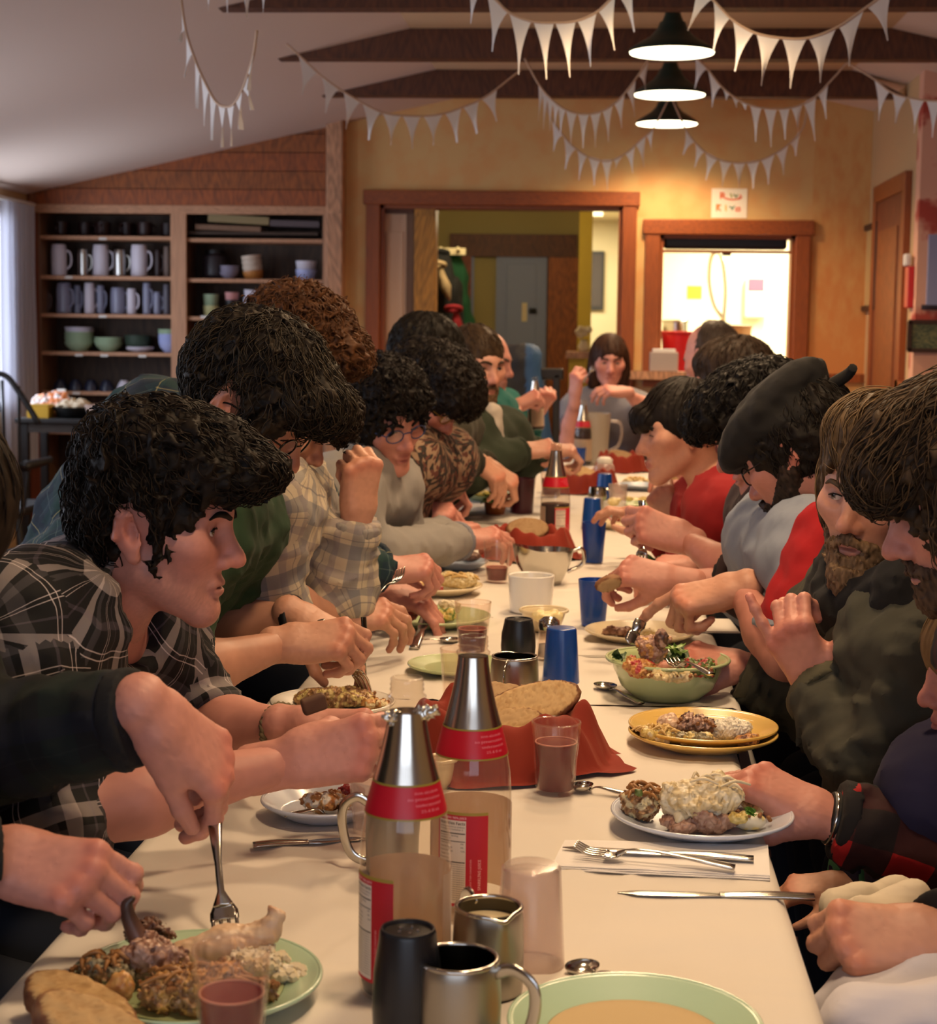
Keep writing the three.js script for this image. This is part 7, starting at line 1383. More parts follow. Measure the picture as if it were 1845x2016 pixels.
// 2: child
{
  const w = at(1652, 1742, 2.34);
  const P = person({ who: 'the child with fair hair', label: 'child with a fair bob at the right edge in a navy top with green cuffs', hips: [0.90, 0.57, -2.30], head: [1968, 1322, 2.15], face: [-0.98, -0.08, 0.18], fwd: [-1, 0, 0], neck: [2005, 1440, 2.15], hs: 0.92, size: 0.74, skin: SKIN.pink, look: { eyes: 0.6, fem: 1, jaw: 0.9, nose: 0.85 },
    hair: { color: [0.20, 0.115, 0.045], light: [0.50, 0.34, 0.16], t: 0.012, amp: 0.003, curl: 0.08, strands: 500, len: 0.11, overEar: 1, nape: -0.085, lumps: [[[0.062, -0.03, 0.02], [0.03, 0.08, 0.05], 0.02], [[-0.062, -0.03, 0.02], [0.03, 0.08, 0.05], 0.02]], face: [[0, -0.07, 0.09], [0.066, 0.075, 0.07]], late: [[[0, 0.035, 0.072], [0.058, 0.034, 0.026], 0.02]] },
    shirt: { name: 'top', mat: knit(0x2a2744), cuffs: knit(0x4f8f6a), puff: 0.016 },
    arms: [
      { s: [1935, 1580, 2.30], e: [1800, 1700, 2.40], w, sleeve: 0.93, hand: { fwd: [-0.95, -0.1, 0.1], up: [0, 0.9, 0.3], pose: 'relaxed', right: 1, skin: SKIN.warm } },
      { s: [1855, 1560, 2.12], e: [1800, 1700, 2.20], w: [1765, 1800, 2.26], sleeve: 0.93, hand: { up: [0, 0.8, 0.5], pose: 'relaxed' } }] });
}
// 3: bearded, fair brown long hair, black scarf
{
  const P = person({ who: 'the bearded man with a scarf', label: 'bearded man with long light brown hair, black scarf and grey pullover, glancing sideways', hips: [0.84, 0.577, -2.78], head: [1738, 972, 2.52], face: [-0.60, -0.10, 0.80], up: [0.10, 1, 0.0], fwd: [-1, 0, 0], neck: [1790, 1140, 2.56], skin: SKIN.warm, look: { eyes: 0.75 }, gaze: [-0.35, 0.0], iris: [0.05, 0.06, 0.06],
    hair: { color: [0.06, 0.036, 0.018], light: [0.28, 0.18, 0.09], streak: 0.75, t: 0.016, amp: 0.008, curl: 0.3, strands: 1000, len: 0.12, sr: 0.0017, lift: 0.006, overEar: 1, nape: -0.13, lumps: [[[0.068, -0.03, 0.02], [0.034, 0.11, 0.05], 0.02], [[-0.066, 0.0, -0.01], [0.026, 0.08, 0.05], 0.02], [[0, -0.05, -0.07], [0.08, 0.1, 0.05], 0.03], [[0, 0.1, 0.0], [0.08, 0.045, 0.085], 0.03]], face: [[-0.010, -0.05, 0.09], [0.066, 0.104, 0.08]], late: [[[0.060, -0.01, 0.050], [0.018, 0.085, 0.034], 0.015]] }, beard: { color: [0.09, 0.055, 0.03], light: [0.26, 0.16, 0.085], t: 0.007, long: 1 }, brow: [0.07, 0.045, 0.025],
    shirt: { name: 'pullover', mat: knit(0x3c3b30), cuffs: knit(0x4e4a38), puff: 0.022, wrinkle: 0.012, fold: 0.008 },
    arms: [
      { s: [1660, 1225, 2.80], e: [1620, 1385, 2.88], w: [1462, 1312, 2.90], sleeve: 0.97, hand: { fwd: [-0.97, 0.20, 0.0], up: [0.15, 0.9, 0.35], pose: { f: [[26, 30, 20], [32, 34, 22], [38, 38, 24], [42, 40, 26]], th: 0.6, tb: [10, 18] }, right: 1, skin: SKIN.ruddy } },
      { s: [1850, 1290, 2.32], e: [1730, 1520, 2.32], w: [1612, 1352, 2.45], sleeve: 0.98, hand: { fwd: [-0.50, 0.86, 0.10], up: [-0.35, -0.15, 0.92], pose: 'horn', skin: SKIN.ruddy, size: 1.04 } }] });
  const s = new Solid(), N = P.neck, c = N.clone().addScaledVector(P.nd, 0.035), n = 12; // scarf
  const e1 = V(-1, 0, 0.2).normalize(), e2 = V(0.2, 0, 1).normalize();
  for (let k = 0; k < 3; k++) for (let i = 0; i < n; i++) { const q = j => c.clone().addScaledVector(e1, Math.cos(j / n * 6.283) * (0.082 + 0.012 * k)).addScaledVector(e2, Math.sin(j / n * 6.283) * (0.078 + 0.012 * k)).add(V(0, 0.03 - k * 0.034 - 0.045 * Math.max(0, Math.cos(j / n * 6.283)), 0)); s.cap(q(i), q(i + 1), 0.028, 0.028, 0.02); }
  for (const [a, b, r, r2] of [[at(1672, 1192, 2.50), at(1800, 1165, 2.36), 0.038, 0.05], [at(1800, 1160, 2.36), at(1930, 1150, 2.42), 0.05, 0.05], [at(1690, 1215, 2.48), at(1810, 1190, 2.34), 0.03, 0.035]]) s.cap(P.L(a), P.L(b), r, r2, 0.03);
  mesh('scarf', s.mesh(0.008, (x, y, z) => 0.006 * noise3(x * 22, y * 40, z * 22), 0.007), knit(0x0b0a0b), P.t);
}
// 4: beret
{
  const P = person({ who: 'the man in a black beret', label: 'man in a black beret, glasses and red waistcoat, pointing at food with bread in hand', hips: [0.82, 0.577, -3.15], head: [1578, 898, 3.02], face: [-0.76, -0.42, -0.42], fwd: [-1, 0, 0], neck: [1625, 1010, 3.02], skin: SKIN.ruddy, look: { eyes: 0.4, stubble: 0.5 }, glasses: {},
    hair: { color: [0.014, 0.010, 0.008], light: [0.05, 0.035, 0.022], t: 0.016, amp: 0.008, curl: 0.6, strands: 400, overEar: 1, nape: -0.08 }, beard: { color: [0.014, 0.010, 0.008], light: [0.05, 0.03, 0.02], t: 0.009 },
    shirt: { mat: knit(0x8b93a2), puff: 0.014, fold: 0.006 },
    arms: [
      { s: [1520, 1065, 3.25], e: [1480, 1170, 3.35], w: [1322, 1140, 3.30], sleeve: 0.05, hand: { fwd: [-0.96, 0.18, 0.06], up: [0.05, 0.75, 0.65], pose: 'pinch', right: 1 } },
      { s: [1640, 1110, 2.84], e: [1548, 1290, 2.80], w: [1452, 1158, 2.92], sleeve: -0.1, hand: { fwd: [-0.90, -0.25, -0.10], up: [-0.30, 0.85, 0.40], pose: 'point', size: 1.08, skin: SKIN.warm } }] });
  // beret, tilted down to the brow
  const s = new Solid(); s.ell([0, 0.085, 0.018], [0.098, 0.052, 0.128], 0.02, { rot: [0.42, 0, 0] }); s.ell([0, 0.055, -0.01], [0.088, 0.05, 0.105], 0.02); s.ell([0, 0.045, 0.10], [0.065, 0.022, 0.035], 0.02, { rot: [0.5, 0, 0] });
  s.add((x, y, z) => (y - 0.028 + (z - 0.0) * 0.12), 0.01, 1);
  const g = s.mesh(0.005, (x, y, z) => 0.0025 * noise3(x * 25, y * 25, z * 25) + 0.0006 * noise3(x * 200, y * 200, z * 200), 0.0032); g.applyMatrix4(P.HM); mesh('beret', g, knit(0x141210, { sheenColor: new THREE.Color(0.1, 0.08, 0.06) }), P.t);
  mesh('beret_stalk', placed(rod([[0, 0.09, -0.1], [0, 0.095, -0.135], [0.01, 0.1, -0.15]], [0.012, 0.01, 0.008], 8), P.HM), knit(0x141210), P.t);
  const W = new Solid(), a0 = P.L(at(1600, 1050, 2.83)), a1 = P.L(at(1560, 1215, 2.81)); // waistcoat front
  W.cap(a0, a1, 0.035, 0.055, 0.03); W.cap(P.L(at(1640, 1040, 2.80)), P.L(at(1620, 1225, 2.76)), 0.05, 0.074, 0.03);
  mesh('waistcoat', W.mesh(0.008, (x, y, z) => 0.004 * noise3(x * 20, y * 20, z * 20), 0.005), knit(0xa8141c), P.t);
  slice(at(1198, 1148, 3.2), [0.026, 0.014, 0.012], [0.3, 0.2, 0.3], 'bit of brown bread in the hand of the man in the beret', 0.5, 0.004);
  cutlery('knife', at(1262, 1222, 2.98), at(1240, 1268, 2.96), 'knife end under the pointing finger over the cream plate', { up: V(0.4, 0.7, 0.4), w: 1.4 });
}
// 5: profile with dark hair, fork in hand
person({ who: 'the dark haired person with a lone fork', label: 'dark haired person in profile leaning in, fork held upright over salad leaves', hips: [0.82, 0.577, -3.68], head: [1506, 852, 3.52], face: [-0.90, -0.42, 0.10], fwd: [-1, 0, 0], neck: [1575, 935, 3.52], skin: SKIN.ruddy, look: { eyes: 0.25, stubble: 0.12 },
  hair: { color: [0.008, 0.006, 0.005], light: [0.03, 0.02, 0.014], t: 0.028, amp: 0.010, curl: 0.7, strands: 500, lift: 0.006, lumps: [[[0, 0.09, 0.03], [0.08, 0.055, 0.09], 0.03], [[0, 0.07, 0.10], [0.068, 0.045, 0.05], 0.03]], face: [[0, -0.055, 0.092], [0.074, 0.100, 0.072]], late: [[[0, 0.068, 0.102], [0.058, 0.032, 0.036], 0.02]] },
  shirt: { name: 'pullover', mat: knit(0x2a1416), cuffs: knit(0x1c1a1c), puff: 0.014 },
  arms: [
    { s: [1520, 1010, 3.75], e: [1480, 1110, 3.85], w: [1380, 1110, 3.85], sleeve: 0.6, hand: { up: [0, 1, 0.2], pose: 'relaxed', right: 1 } },
    { s: [1560, 1050, 3.32], e: [1478, 1150, 3.30], w: [1350, 1062, 3.46], sleeve: 0.25, hand: { fwd: [-0.94, 0.30, -0.05], up: [-0.05, 0.45, 0.88], pose: 'pinch', size: 1.04 } }] });
cutlery('fork', at(1263, 985, 3.50), at(1266, 1120, 3.48), 'fork held upright by the dark haired person, above the salad leaves', { up: V(0.3, 0, -1) });
// 6: woman in red
person({ who: 'the woman in a red top', label: 'woman with a dark fringe and deep red V-neck top leaning forward, eyes lowered', hips: [0.80, 0.577, -4.30], head: [1342, 852, 4.15], face: [-0.97, -0.14, 0.24], up: [-0.22, 1, 0.0], fwd: [-1, 0, 0], neck: [1425, 955, 4.12], skin: SKIN.warm, look: { eyes: 0.15, fem: 1, jaw: 0.93 },
  hair: { color: [0.012, 0.008, 0.006], light: [0.05, 0.03, 0.02], t: 0.010, amp: 0.005, curl: 0.15, strands: 400, len: 0.07, nape: -0.03, lumps: [[[0, 0.06, -0.085], [0.05, 0.045, 0.035], 0.02]], face: [[0, -0.06, 0.088], [0.068, 0.085, 0.066]], late: [[[-0.01, 0.042, 0.090], [0.052, 0.036, 0.026], 0.015]] },
  shirt: { name: 'top', mat: knit(0x8a0f14), puff: 0.008, vneck: 1, neck: 0.085 },
  arms: [
    { s: [1385, 1000, 4.35], e: [1350, 1100, 4.45], w: [1290, 1050, 4.45], sleeve: 0.9, hand: { up: [0, 1, 0.2], pose: 'relaxed', right: 1 } },
    { s: [1440, 1010, 3.96], e: [1372, 1110, 4.00], w: [1325, 1035, 4.25], sleeve: 0.5, hand: { fwd: [-0.40, 0.90, 0.0], up: [-0.2, 0.1, 0.95], pose: 'fist', skin: SKIN.tan } }] });
// 7: dark brown head turned away
person({ who: 'the person with dark brown hair turned away', label: 'person with short dark brown hair turned away, behind the woman in red', hips: [0.80, 0.577, -5.15], head: [1448, 758, 5.0], face: [-0.80, -0.18, -0.40], fwd: [-1, 0, 0], neck: [1470, 815, 5.0], skin: SKIN.pink, look: { eyes: 0.5 },
  hair: { color: [0.030, 0.018, 0.011], light: [0.10, 0.06, 0.035], t: 0.020, amp: 0.007, curl: 0.4, strands: 500, len: 0.05, lumps: [[[0, 0.08, 0.02], [0.08, 0.05, 0.09], 0.03]] },
  shirt: { name: 'pullover', mat: knit(0x5a1218), puff: 0.014 },
  arms: [{ s: [1440, 870, 5.2], e: [1420, 950, 5.3], w: [1380, 940, 5.3], sleeve: 0.9, hand: { up: [0, 1, 0], pose: 'relaxed', right: 1 } }, { s: [1500, 870, 4.82], e: [1470, 960, 4.8], w: [1400, 960, 4.9], sleeve: 0.9, hand: { up: [0, 1, 0], pose: 'relaxed' } }] });
// 8: balding man
person({ who: 'the balding man before the hatch', label: 'balding man with short grey brown hair, farthest on the right before the hatch', hips: [0.78, 0.577, -6.25], head: [1402, 706, 6.1], face: [-0.68, -0.30, -0.55], fwd: [-1, 0, 0], neck: [1425, 765, 6.1], skin: SKIN.pink, look: { eyes: 0.5 }, hs: 1.02,
  hair: { color: [0.06, 0.042, 0.032], light: [0.16, 0.12, 0.09], t: 0.006, amp: 0.003, curl: 0.1, strands: 200, len: 0.02, face: [[0, 0.06, 0.07], [0.085, 0.1, 0.11]] },
  shirt: { name: 'pullover', mat: knit(0x2a2a30), puff: 0.014 },
  arms: [{ s: [1400, 810, 6.3], e: [1380, 880, 6.4], w: [1340, 870, 6.4], sleeve: 0.9, hand: { up: [0, 1, 0], pose: 'relaxed', right: 1 } }, { s: [1450, 810, 5.92], e: [1420, 880, 5.9], w: [1360, 880, 6.0], sleeve: 0.9, hand: { up: [0, 1, 0], pose: 'relaxed' } }] });
{ // pale cloths at the lower right: lap napkin and the cloth below
  const cloth = (label, pts, th, mat, cat = 'napkin', name = 'napkin') => { const s = new Solid(); for (const [a, b, r1, r2] of pts) s.cap(a, b, r1, r2, 0.03); const t = thing(name, label, cat); mesh('cloth', s.mesh(0.007, (x, y, z) => 0.006 * noise3(x * 16, y * 16, z * 16), 0.007), mat, t); };
  cloth('white napkin held over the lap below the fist', [[at(1650, 1790, 1.95), at(1760, 1775, 1.98), 0.025, 0.03], [at(1700, 1800, 1.85), at(1790, 1790, 1.88), 0.02, 0.03]], 0, knit(0xcfc3ae));
  cloth('pale cloth across the knees in the lower right corner', [[at(1700, 1995, 1.72), at(1900, 1975, 1.72), 0.05, 0.06], [at(1720, 2040, 1.62), at(1900, 2040, 1.62), 0.05, 0.06]], 0, knit(0xc4c2cc));
}
// ---------------------------------------------------------------- food
const foodMat = phys(0xffffff, 0.5, { vertexColors: true, clearcoat: 0.25, clearcoatRoughness: 0.3 }), leafMat = phys(0xffffff, 0.5, { vertexColors: true, transmission: 0.15, thickness: 0, side: THREE.DoubleSide });
const K = { mash: [[0.66, 0.56, 0.36], [0.74, 0.66, 0.48]], gravy: [[0.56, 0.42, 0.20], [0.74, 0.63, 0.40]], brown: [[0.20, 0.09, 0.035], [0.46, 0.26, 0.11]], orange: [[0.42, 0.16, 0.04], [0.62, 0.34, 0.10]], meat: [[0.30, 0.15, 0.10], [0.48, 0.30, 0.22]], dark: [[0.05, 0.022, 0.015], [0.20, 0.09, 0.055]], breast: [[0.62, 0.40, 0.24], [0.70, 0.52, 0.36]], cran: [[0.16, 0.01, 0.015], [0.38, 0.03, 0.03]], yellow: [[0.58, 0.40, 0.08], [0.70, 0.56, 0.22]], green: [[0.03, 0.06, 0.015], [0.14, 0.2, 0.04]], noodle: [[0.56, 0.42, 0.18], [0.70, 0.60, 0.36]], herb: [[0.16, 0.13, 0.07], [0.36, 0.32, 0.2]], white: [[0.66, 0.60, 0.46], [0.78, 0.74, 0.62]], butter: [[0.76, 0.60, 0.24], [0.82, 0.70, 0.38]] };
function food(name, label, px, py, h, wpx, ry, dr, pal, o = {}) {
  const p = T(px, py, h), rx = wpx / pxm(p) / 2, s = new Solid(), n = o.n ?? 7, cell = clamp(1.7 / pxm(p), 0.0013, 0.006), B = rx;
  s.ell([0, 0, 0], [rx * 0.8, ry * 0.8, rx * dr * 0.8], B * 0.3);
  for (let i = 0; i < n; i++) { const a = i / n * 6.283 + rr(0, 0.7), q = rr(0.35, 0.75), r = B * rr(0.24, 0.4) * (o.lump ?? 1); s.ell([Math.cos(a) * rx * q, ry * rr(-0.2, 0.55), Math.sin(a) * rx * dr * q], [r * rr(0.8, 1.3), Math.min(r, ry) * rr(0.6, 1.0), r * rr(0.8, 1.2) * Math.min(1, dr + 0.2)], o.k ?? B * 0.08, { rot: [rr(-0.6, 0.6), rr(0, 3), rr(-0.6, 0.6)] }); }
  const f = o.f ?? 130, amp = o.amp ?? 0.003, P = K[pal], P2 = o.pal2 ? K[o.pal2] : null, sx = rr(0, 9);
  const g = s.mesh(cell, (x, y, z) => amp * (0.6 * noise3(x * f + sx, y * f, z * f) + 0.4 * noise3(x * f * 2.3, y * f * 2.3, z * f * 2.3)), amp * 1.05);
  paint(g, (x, y, z) => { let c = mix3(P[0], P[1], clamp(0.5 + 0.75 * noise3(x * f * 0.8, y * f * 0.8 + sx, z * f * 0.8), 0, 1)); if (P2) c = mix3(c, P2[1], sstep(0.05, 0.4, noise3(x * 60 + 4, y * 60, z * 60 + sx))); return c; });
  const t = thing(name, label, o.cat || 'food', p); t.rotation.y = o.turn ?? 0;
  mesh('surface', g, foodMat, t);
  const bits = [], shreds = [];
  for (let i = 0; i < (o.bits || 0); i++) { const a = rr(0, 6.28), q = rr(0.5, 1.0), r = rr(0.0018, 0.0038) * (o.bs ?? 1); bits.push(new THREE.DodecahedronGeometry(r, 0).translate(Math.cos(a) * rx * q, ry * Math.sqrt(Math.max(0, 1 - q * q)) * 0.75 + r * 0.2, Math.sin(a) * rx * dr * q)); }
  if (bits.length) tag(mesh('crumbs', bits, o.bitMat || crumbMat, t), null, null, null, 'stuff');
  for (let i = 0; i < (o.shreds || 0); i++) { const a = rr(0, 6.28), q = rr(0.2, 0.9), b = rr(0, 6.28), l = rx * rr(0.2, 0.45), y = ry * Math.sqrt(1 - q * q) * 0.9; const c = V(Math.cos(a) * rx * q, y, Math.sin(a) * rx * dr * q), d = V(Math.cos(b) * l, 0, Math.sin(b) * l * dr); shreds.push(rod([c.clone().sub(d).setY(y - 0.002), c.clone().setY(y + 0.004), c.clone().add(d).setY(y - 0.001)], [0.0016, 0.0026, 0.0014].map(v => v * (o.ss ?? 1)), 5, 3)); }
  if (shreds.length) tag(mesh('shreds', shreds, o.shredMat || noodleMat, t), null, null, null, 'stuff');
  return t;
}
const crumbMat = std(0x8a5a30, 0.7), noodleMat = phys(0xc9a766, 0.5), shredBrown = phys(0x9a6a38, 0.5), mashMat = phys(0xddcfae, 0.5);
function leaves(name, label, px, py, h, wpx, n, c0, c1, size) {
  const p = T(px, py, h), R = wpx / pxm(p) / 2, t = thing(name, label, 'salad', p);
  for (let i = 0; i < n; i++) {
    const g = new THREE.PlaneGeometry(1, 1, 6, 8), q = g.attributes.position, w = size * rr(0.55, 0.8), l = size * rr(0.9, 1.4), b = rr(0.6, 1.6), sd = rr(0, 40);
    for (let k = 0; k < q.count; k++) { const v = q.getY(k) + 0.5, u = q.getX(k) * Math.sin(Math.PI * clamp(v * 0.94 + 0.06, 0, 1)) * (1 + 0.18 * Math.sin(v * 25)); q.setXYZ(k, u * w, b * size * 0.35 * v * v + 0.12 * size * noise3(u * 4 + sd, v * 4, sd) - 0.35 * size * u * u, (v - 0.5) * l); }
    g.computeVertexNormals(); const cc = mix3(c0, c1, rnd());
    paint(g, (x, y, z) => { const m = 0.85 + 0.3 * noise3(x * 150, z * 150, sd); return [cc[0] * m, cc[1] * m, cc[2] * m]; });
    const m = mesh('leaf', g, leafMat, t), a = rr(0, 6.28), d = Math.sqrt(rnd()) * R * 0.75;
    m.position.set(Math.cos(a) * d, rr(0, size * 0.5), Math.sin(a) * d * 0.7); m.rotation.set(rr(-0.7, 0.5), rr(0, 6.28), rr(-0.6, 0.6));
  }
  return t;
}
// nearest plate
food('stuffing', 'brown bread stuffing in front on the nearest green plate', 385, 1950, 0.022, 240, 0.020, 0.5, 'brown', { pal2: 'orange', amp: 0.006, n: 12, bits: 60, shreds: 16, shredMat: shredBrown, f: 110 });
food('onion_mix', 'browned onions and herbs at the left of the nearest green plate', 208, 1922, 0.020, 140, 0.020, 0.8, 'herb', { pal2: 'brown', amp: 0.006, n: 10, shreds: 18, shredMat: shredBrown, bits: 20 });
food('roast_potato', 'golden roast potato lump beside the stuffing on the nearest plate', 238, 1944, 0.030, 66, 0.018, 0.8, 'orange', { amp: 0.0015, n: 3 });
food('dark_meat', 'slices of dark turkey meat on the nearest green plate', 300, 1884, 0.034, 170, 0.018, 0.5, 'meat', { pal2: 'dark', amp: 0.004, n: 9, f: 90 });
food('dark_meat', 'crisp dark turkey skin at the back of the nearest plate', 292, 1846, 0.034, 96, 0.020, 0.6, 'dark', { amp: 0.006, n: 7, f: 100 });
{ const p = T(268, 1846, 0.045), t = thing('turkey_wing', 'dark curled wing tip sticking up from the turkey meat', 'meat', p); mesh('bone', paint(rod([[0.012, -0.02, 0], [0.002, 0.0, 0], [-0.006, 0.02, 0.002], [-0.007, 0.033, 0.004], [0.0, 0.04, 0.005]], [0.012, 0.010, 0.0075, 0.0055, 0.002], 8, 5), (x, y, z) => mix3(K.dark[1], K.dark[0], sstep(-0.01, 0.03, y))), foodMat, t);
  const b = new Solid(), q = T(447, 1860, 0.028), t2 = thing('turkey_slice', 'pale turkey breast slice under the upright fork', 'meat', q);
  b.cap([-0.04, -0.012, 0.008], [0.0, -0.004, 0.0], 0.016, 0.019, 0.02); b.cap([0.0, -0.004, 0], [0.038, 0.012, -0.004], 0.018, 0.010, 0.02); b.cap([0.036, 0.012, -0.004], [0.048, 0.028, -0.006], 0.010, 0.005, 0.012); b.cap([0.048, 0.028, -0.006], [0.040, 0.035, -0.006], 0.005, 0.002, 0.004);
  mesh('meat', paint(b.mesh(0.0022, (x, y, z) => 0.0012 * noise3(x * 150, y * 40, z * 150) + 0.0015 * noise3(x * 50, y * 50, z * 50), 0.003), (x, y, z) => mix3(mix3(K.breast[0], K.breast[1], noise3(x * 60, y * 60, z * 60) * 0.5 + 0.5), [0.42, 0.16, 0.05], sstep(0.004, 0.012, y - 0.014 - x * 0.25) * 0.7)), foodMat, t2); }
food('mashed_potato', 'white mashed potato at the right of the nearest green plate', 505, 1900, 0.018, 130, 0.016, 0.8, 'white', { amp: 0.004, n: 9, bits: 36, bitMat: mashMat, bs: 1.4 });
food('mashed_potato', 'scattered crumbs of mash at the rim of the nearest plate', 572, 1921, 0.012, 76, 0.007, 0.8, 'white', { amp: 0.003, n: 6, bits: 26, bitMat: mashMat, bs: 1.5 });
food('stuffing', 'browned end of stuffing behind the red juice on the nearest plate', 520, 1950, 0.018, 60, 0.014, 0.7, 'brown', { amp: 0.004, bits: 14 });
// heaped white plate
food('meat', 'pinkish chopped meat at the bottom of the heaped white plate', 1372, 1618, 0.016, 180, 0.012, 0.5, 'meat', { amp: 0.003, n: 10 });
food('mashed_potato', 'big heap of mashed potato with gravy on the white plate', 1385, 1572, 0.044, 172, 0.030, 0.66, 'gravy', { pal2: 'mash', amp: 0.004, n: 9, f: 70, shreds: 8, shredMat: mashMat, ss: 0.9 });
food('gravy_bread', 'pale folded slab sliding down the front of the potato heap', 1366, 1596, 0.030, 140, 0.013, 0.5, 'mash', { amp: 0.002, n: 4, f: 60 });
food('stuffing', 'shredded brown stuffing at the left of the heaped white plate', 1262, 1583, 0.026, 92, 0.026, 0.9, 'brown', { pal2: 'noodle', amp: 0.005, n: 9, shreds: 22, shredMat: shredBrown, bits: 12 });
food('courgette', 'dark green courgette cube on the stuffing of the white plate', 1258, 1561, 0.047, 22, 0.006, 0.8, 'green', { amp: 0.001, n: 2 });
food('deviled_egg', 'halved egg with yellow filling at the right of the white plate', 1474, 1616, 0.017, 84, 0.014, 0.62, 'white', { pal2: 'yellow', amp: 0.001, n: 2, f: 50, bits: 10 });
food('egg_yolk', 'yellow egg filling on the halved egg', 1452, 1611, 0.026, 52, 0.008, 0.7, 'yellow', { amp: 0.002, n: 5 });
food('nut_topping', 'crumbled brown nuts scattered near the rim of the white plate', 1488, 1585, 0.021, 70, 0.010, 0.8, 'noodle', { pal2: 'brown', amp: 0.003, n: 7, bits: 26 });
leaves('parsley', 'single parsley sprig standing on the halved egg', 1478, 1606, 0.033, 16, 5, [0.12, 0.28, 0.03], [0.2, 0.4, 0.05], 0.013);
// yellow plate
food('pasta', 'yellow shredded bake at the left of the upper yellow plate', 1296, 1447, 0.024, 90, 0.012, 0.7, 'yellow', { pal2: 'noodle', amp: 0.003, shreds: 20 });
food('chicken', 'pink chicken piece at the back of the upper yellow plate', 1316, 1424, 0.036, 56, 0.017, 0.7, 'breast', { pal2: 'meat', amp: 0.002, n: 5 });
food('mushrooms', 'dark mushrooms and herbs in the middle of the upper yellow plate', 1372, 1430, 0.034, 92, 0.017, 0.7, 'dark', { pal2: 'meat', amp: 0.004, n: 9, bits: 16 });
food('cauliflower', 'pale cauliflower at the right of the upper yellow plate', 1436, 1436, 0.030, 90, 0.019, 0.7, 'white', { amp: 0.004, n: 10, f: 180 });
food('braised_greens', 'soft green and brown vegetables in front on the upper yellow plate', 1370, 1456, 0.022, 90, 0.010, 0.5, 'herb', { pal2: 'yellow', amp: 0.003, n: 8 });
food('roast_tomato', 'charred roast tomato at the front of the upper yellow plate', 1470, 1458, 0.020, 60, 0.009, 0.6, 'orange', { pal2: 'dark', amp: 0.003 });
// salad bowl
food('sweet_potato', 'orange red sweet potato at the left in the salad bowl', 1262, 1316, 0.062, 74, 0.020, 0.8, 'orange', { pal2: 'cran', amp: 0.003, n: 7 });
food('turkey_drumstick', 'glazed meat on the bone rising out of the salad bowl', 1286, 1278, 0.090, 74, 0.030, 0.7, 'meat', { pal2: 'orange', amp: 0.003, n: 8 });
food('wing_bone', 'curved brown wing piece on top of the salad bowl meat', 1302, 1258, 0.110, 34, 0.022, 0.6, 'dark', { pal2: 'meat', amp: 0.002, n: 4 });
food('beet_salad', 'dark red and green salad mix at the right in the bowl', 1372, 1318, 0.060, 90, 0.014, 0.8, 'green', { pal2: 'cran', amp: 0.004, n: 9, bits: 12 });
food('grain_salad', 'pale grains along the front edge of the salad bowl', 1318, 1332, 0.056, 110, 0.008, 0.4, 'noodle', { amp: 0.002, bits: 20 });
leaves('salad_leaves', 'dark green salad leaves in the middle of the bowl', 1336, 1300, 0.070, 60, 12, [0.02, 0.05, 0.012], [0.08, 0.16, 0.03], 0.03);
leaves('lettuce_leaf', 'bright green lettuce leaf lifted by the fork in the bowl', 1334, 1288, 0.088, 18, 3, [0.2, 0.36, 0.06], [0.26, 0.42, 0.08], 0.026);
leaves('salad_leaves', 'dark leaf at the left rim of the salad bowl', 1220, 1303, 0.064, 18, 3, [0.02, 0.06, 0.015], [0.05, 0.12, 0.03], 0.028);
// left plates
food('stuffing', 'stuffing with gravy on the plate being cut at', 672, 1372, 0.020, 165, 0.013, 0.5, 'brown', { pal2: 'yellow', amp: 0.004, n: 10, bits: 24 });
food('diced_potato', 'golden diced potato at the right of the plate being cut at', 738, 1386, 0.016, 60, 0.010, 0.7, 'orange', { pal2: 'noodle', amp: 0.003, bits: 14 });
food('carrot_salad', 'orange and white salad under the clasped hands', 640, 1582, 0.020, 110, 0.014, 0.6, 'orange', { pal2: 'white', amp: 0.004, n: 9, bits: 14 });
food('red_relish', 'bright red relish on the plate beside the nearest bottle', 692, 1560, 0.024, 66, 0.014, 0.7, 'cran', { amp: 0.003, n: 6 });
food('mushrooms', 'brown mushrooms at the left of the relish plate', 778, 1216, 0.018, 50, 0.013, 0.8, 'meat', { pal2: 'noodle', amp: 0.003 });
food('cranberry', 'dark red cranberry relish on the green plate with the knife', 806, 1210, 0.024, 44, 0.016, 0.8, 'cran', { amp: 0.003 });
food('squash', 'mustard yellow squash at the right of the relish plate', 866, 1213, 0.018, 84, 0.014, 0.6, 'yellow', { pal2: 'green', amp: 0.003, n: 8 });
food('mashed_potato', 'pale mash on top of the squash behind the tumbler', 888, 1196, 0.030, 50, 0.018, 0.7, 'mash', { amp: 0.003 });
food('roast_potato', 'big golden roast potato on the cream plate', 818, 1152, 0.024, 66, 0.017, 0.7, 'orange', { pal2: 'yellow', amp: 0.002, n: 5 });
food('cranberry', 'small spoonful of cranberry on the cream plate', 858, 1162, 0.016, 34, 0.009, 0.8, 'cran', { amp: 0.002 });
food('noodles', 'shredded golden noodles heaped on the cream plate', 898, 1145, 0.024, 92, 0.018, 0.6, 'noodle', { amp: 0.004, shreds: 26, ss: 1.4 });
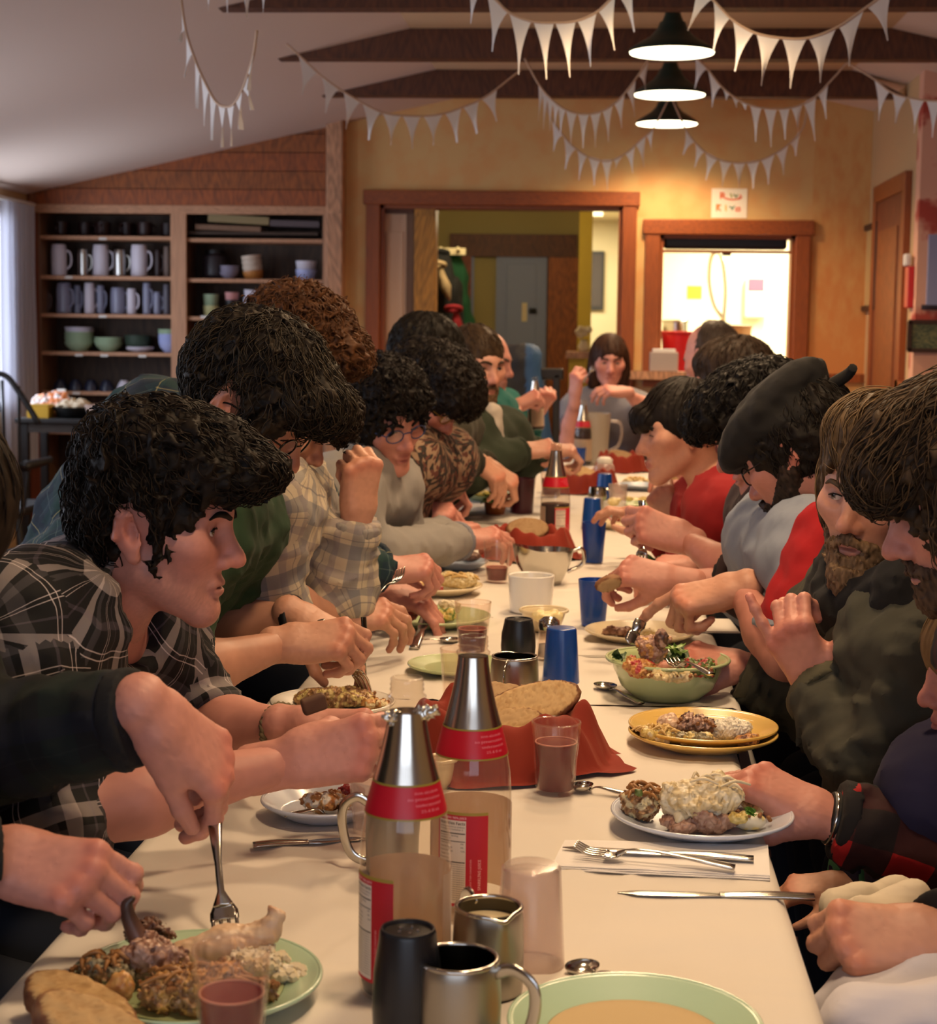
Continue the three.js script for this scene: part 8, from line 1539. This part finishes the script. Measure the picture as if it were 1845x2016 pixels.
food('greens', 'pale braised greens at the back of the cream plate', 842, 1136, 0.028, 70, 0.012, 0.6, 'herb', { pal2: 'yellow', amp: 0.003 });
food('dark_bread', 'chunk of nearly black bread on the pale blue plate', 930, 1096, 0.024, 46, 0.016, 0.7, 'dark', { amp: 0.002, n: 4 });
food('meat', 'brown meat beside the dark bread on the pale blue plate', 888, 1094, 0.020, 42, 0.012, 0.7, 'brown', { amp: 0.002 });
// right plates
food('meat', 'pink and brown meat left on the cream plate beyond the bowl', 1214, 1243, 0.016, 66, 0.010, 0.6, 'meat', { pal2: 'dark', amp: 0.003 });
food('gravy_rice', 'cream coloured rice under the pointing finger', 1262, 1246, 0.014, 70, 0.008, 0.6, 'noodle', { amp: 0.002, bits: 10 });
leaves('salad_leaves', 'green salad leaves on the plate under the held fork', 1312, 1110, 0.018, 90, 14, [0.03, 0.08, 0.015], [0.12, 0.24, 0.04], 0.035);
food('red_mix', 'red and brown leftovers on the small cream plate', 1215, 1026, 0.014, 70, 0.010, 0.6, 'cran', { pal2: 'noodle', amp: 0.003 });
food('yellow_slice', 'yellow slice of bake on the far green plate', 1246, 986, 0.018, 66, 0.014, 0.6, 'yellow', { amp: 0.002, n: 4 });
food('noodles', 'noodles on the far pale blue plate', 1254, 948, 0.018, 60, 0.014, 0.6, 'noodle', { amp: 0.003, shreds: 12, ss: 2 });
food('meat', 'dark bits at the right of the far pale blue plate', 1290, 948, 0.018, 36, 0.016, 0.6, 'dark', { amp: 0.003 });
leaves('salad_leaves', 'bright green leaves heaped in the little orange pot', 975, 988, 0.065, 50, 16, [0.04, 0.10, 0.015], [0.2, 0.32, 0.05], 0.04);
food('yellow_bits', 'yellow bits on the far plate by the cutting hands', 945, 972, 0.016, 40, 0.010, 0.7, 'yellow', { amp: 0.003 });
food('butter', 'lump of butter in the small cream bowl', 1078, 1215, 0.040, 70, 0.014, 0.7, 'butter', { amp: 0.002, n: 5, f: 60 });
food('butter', 'chunk of butter standing in the white cup', 1208, 988, 0.058, 30, 0.018, 0.7, 'butter', { amp: 0.002, n: 3, f: 60 });
renderer.render(scene, camera);
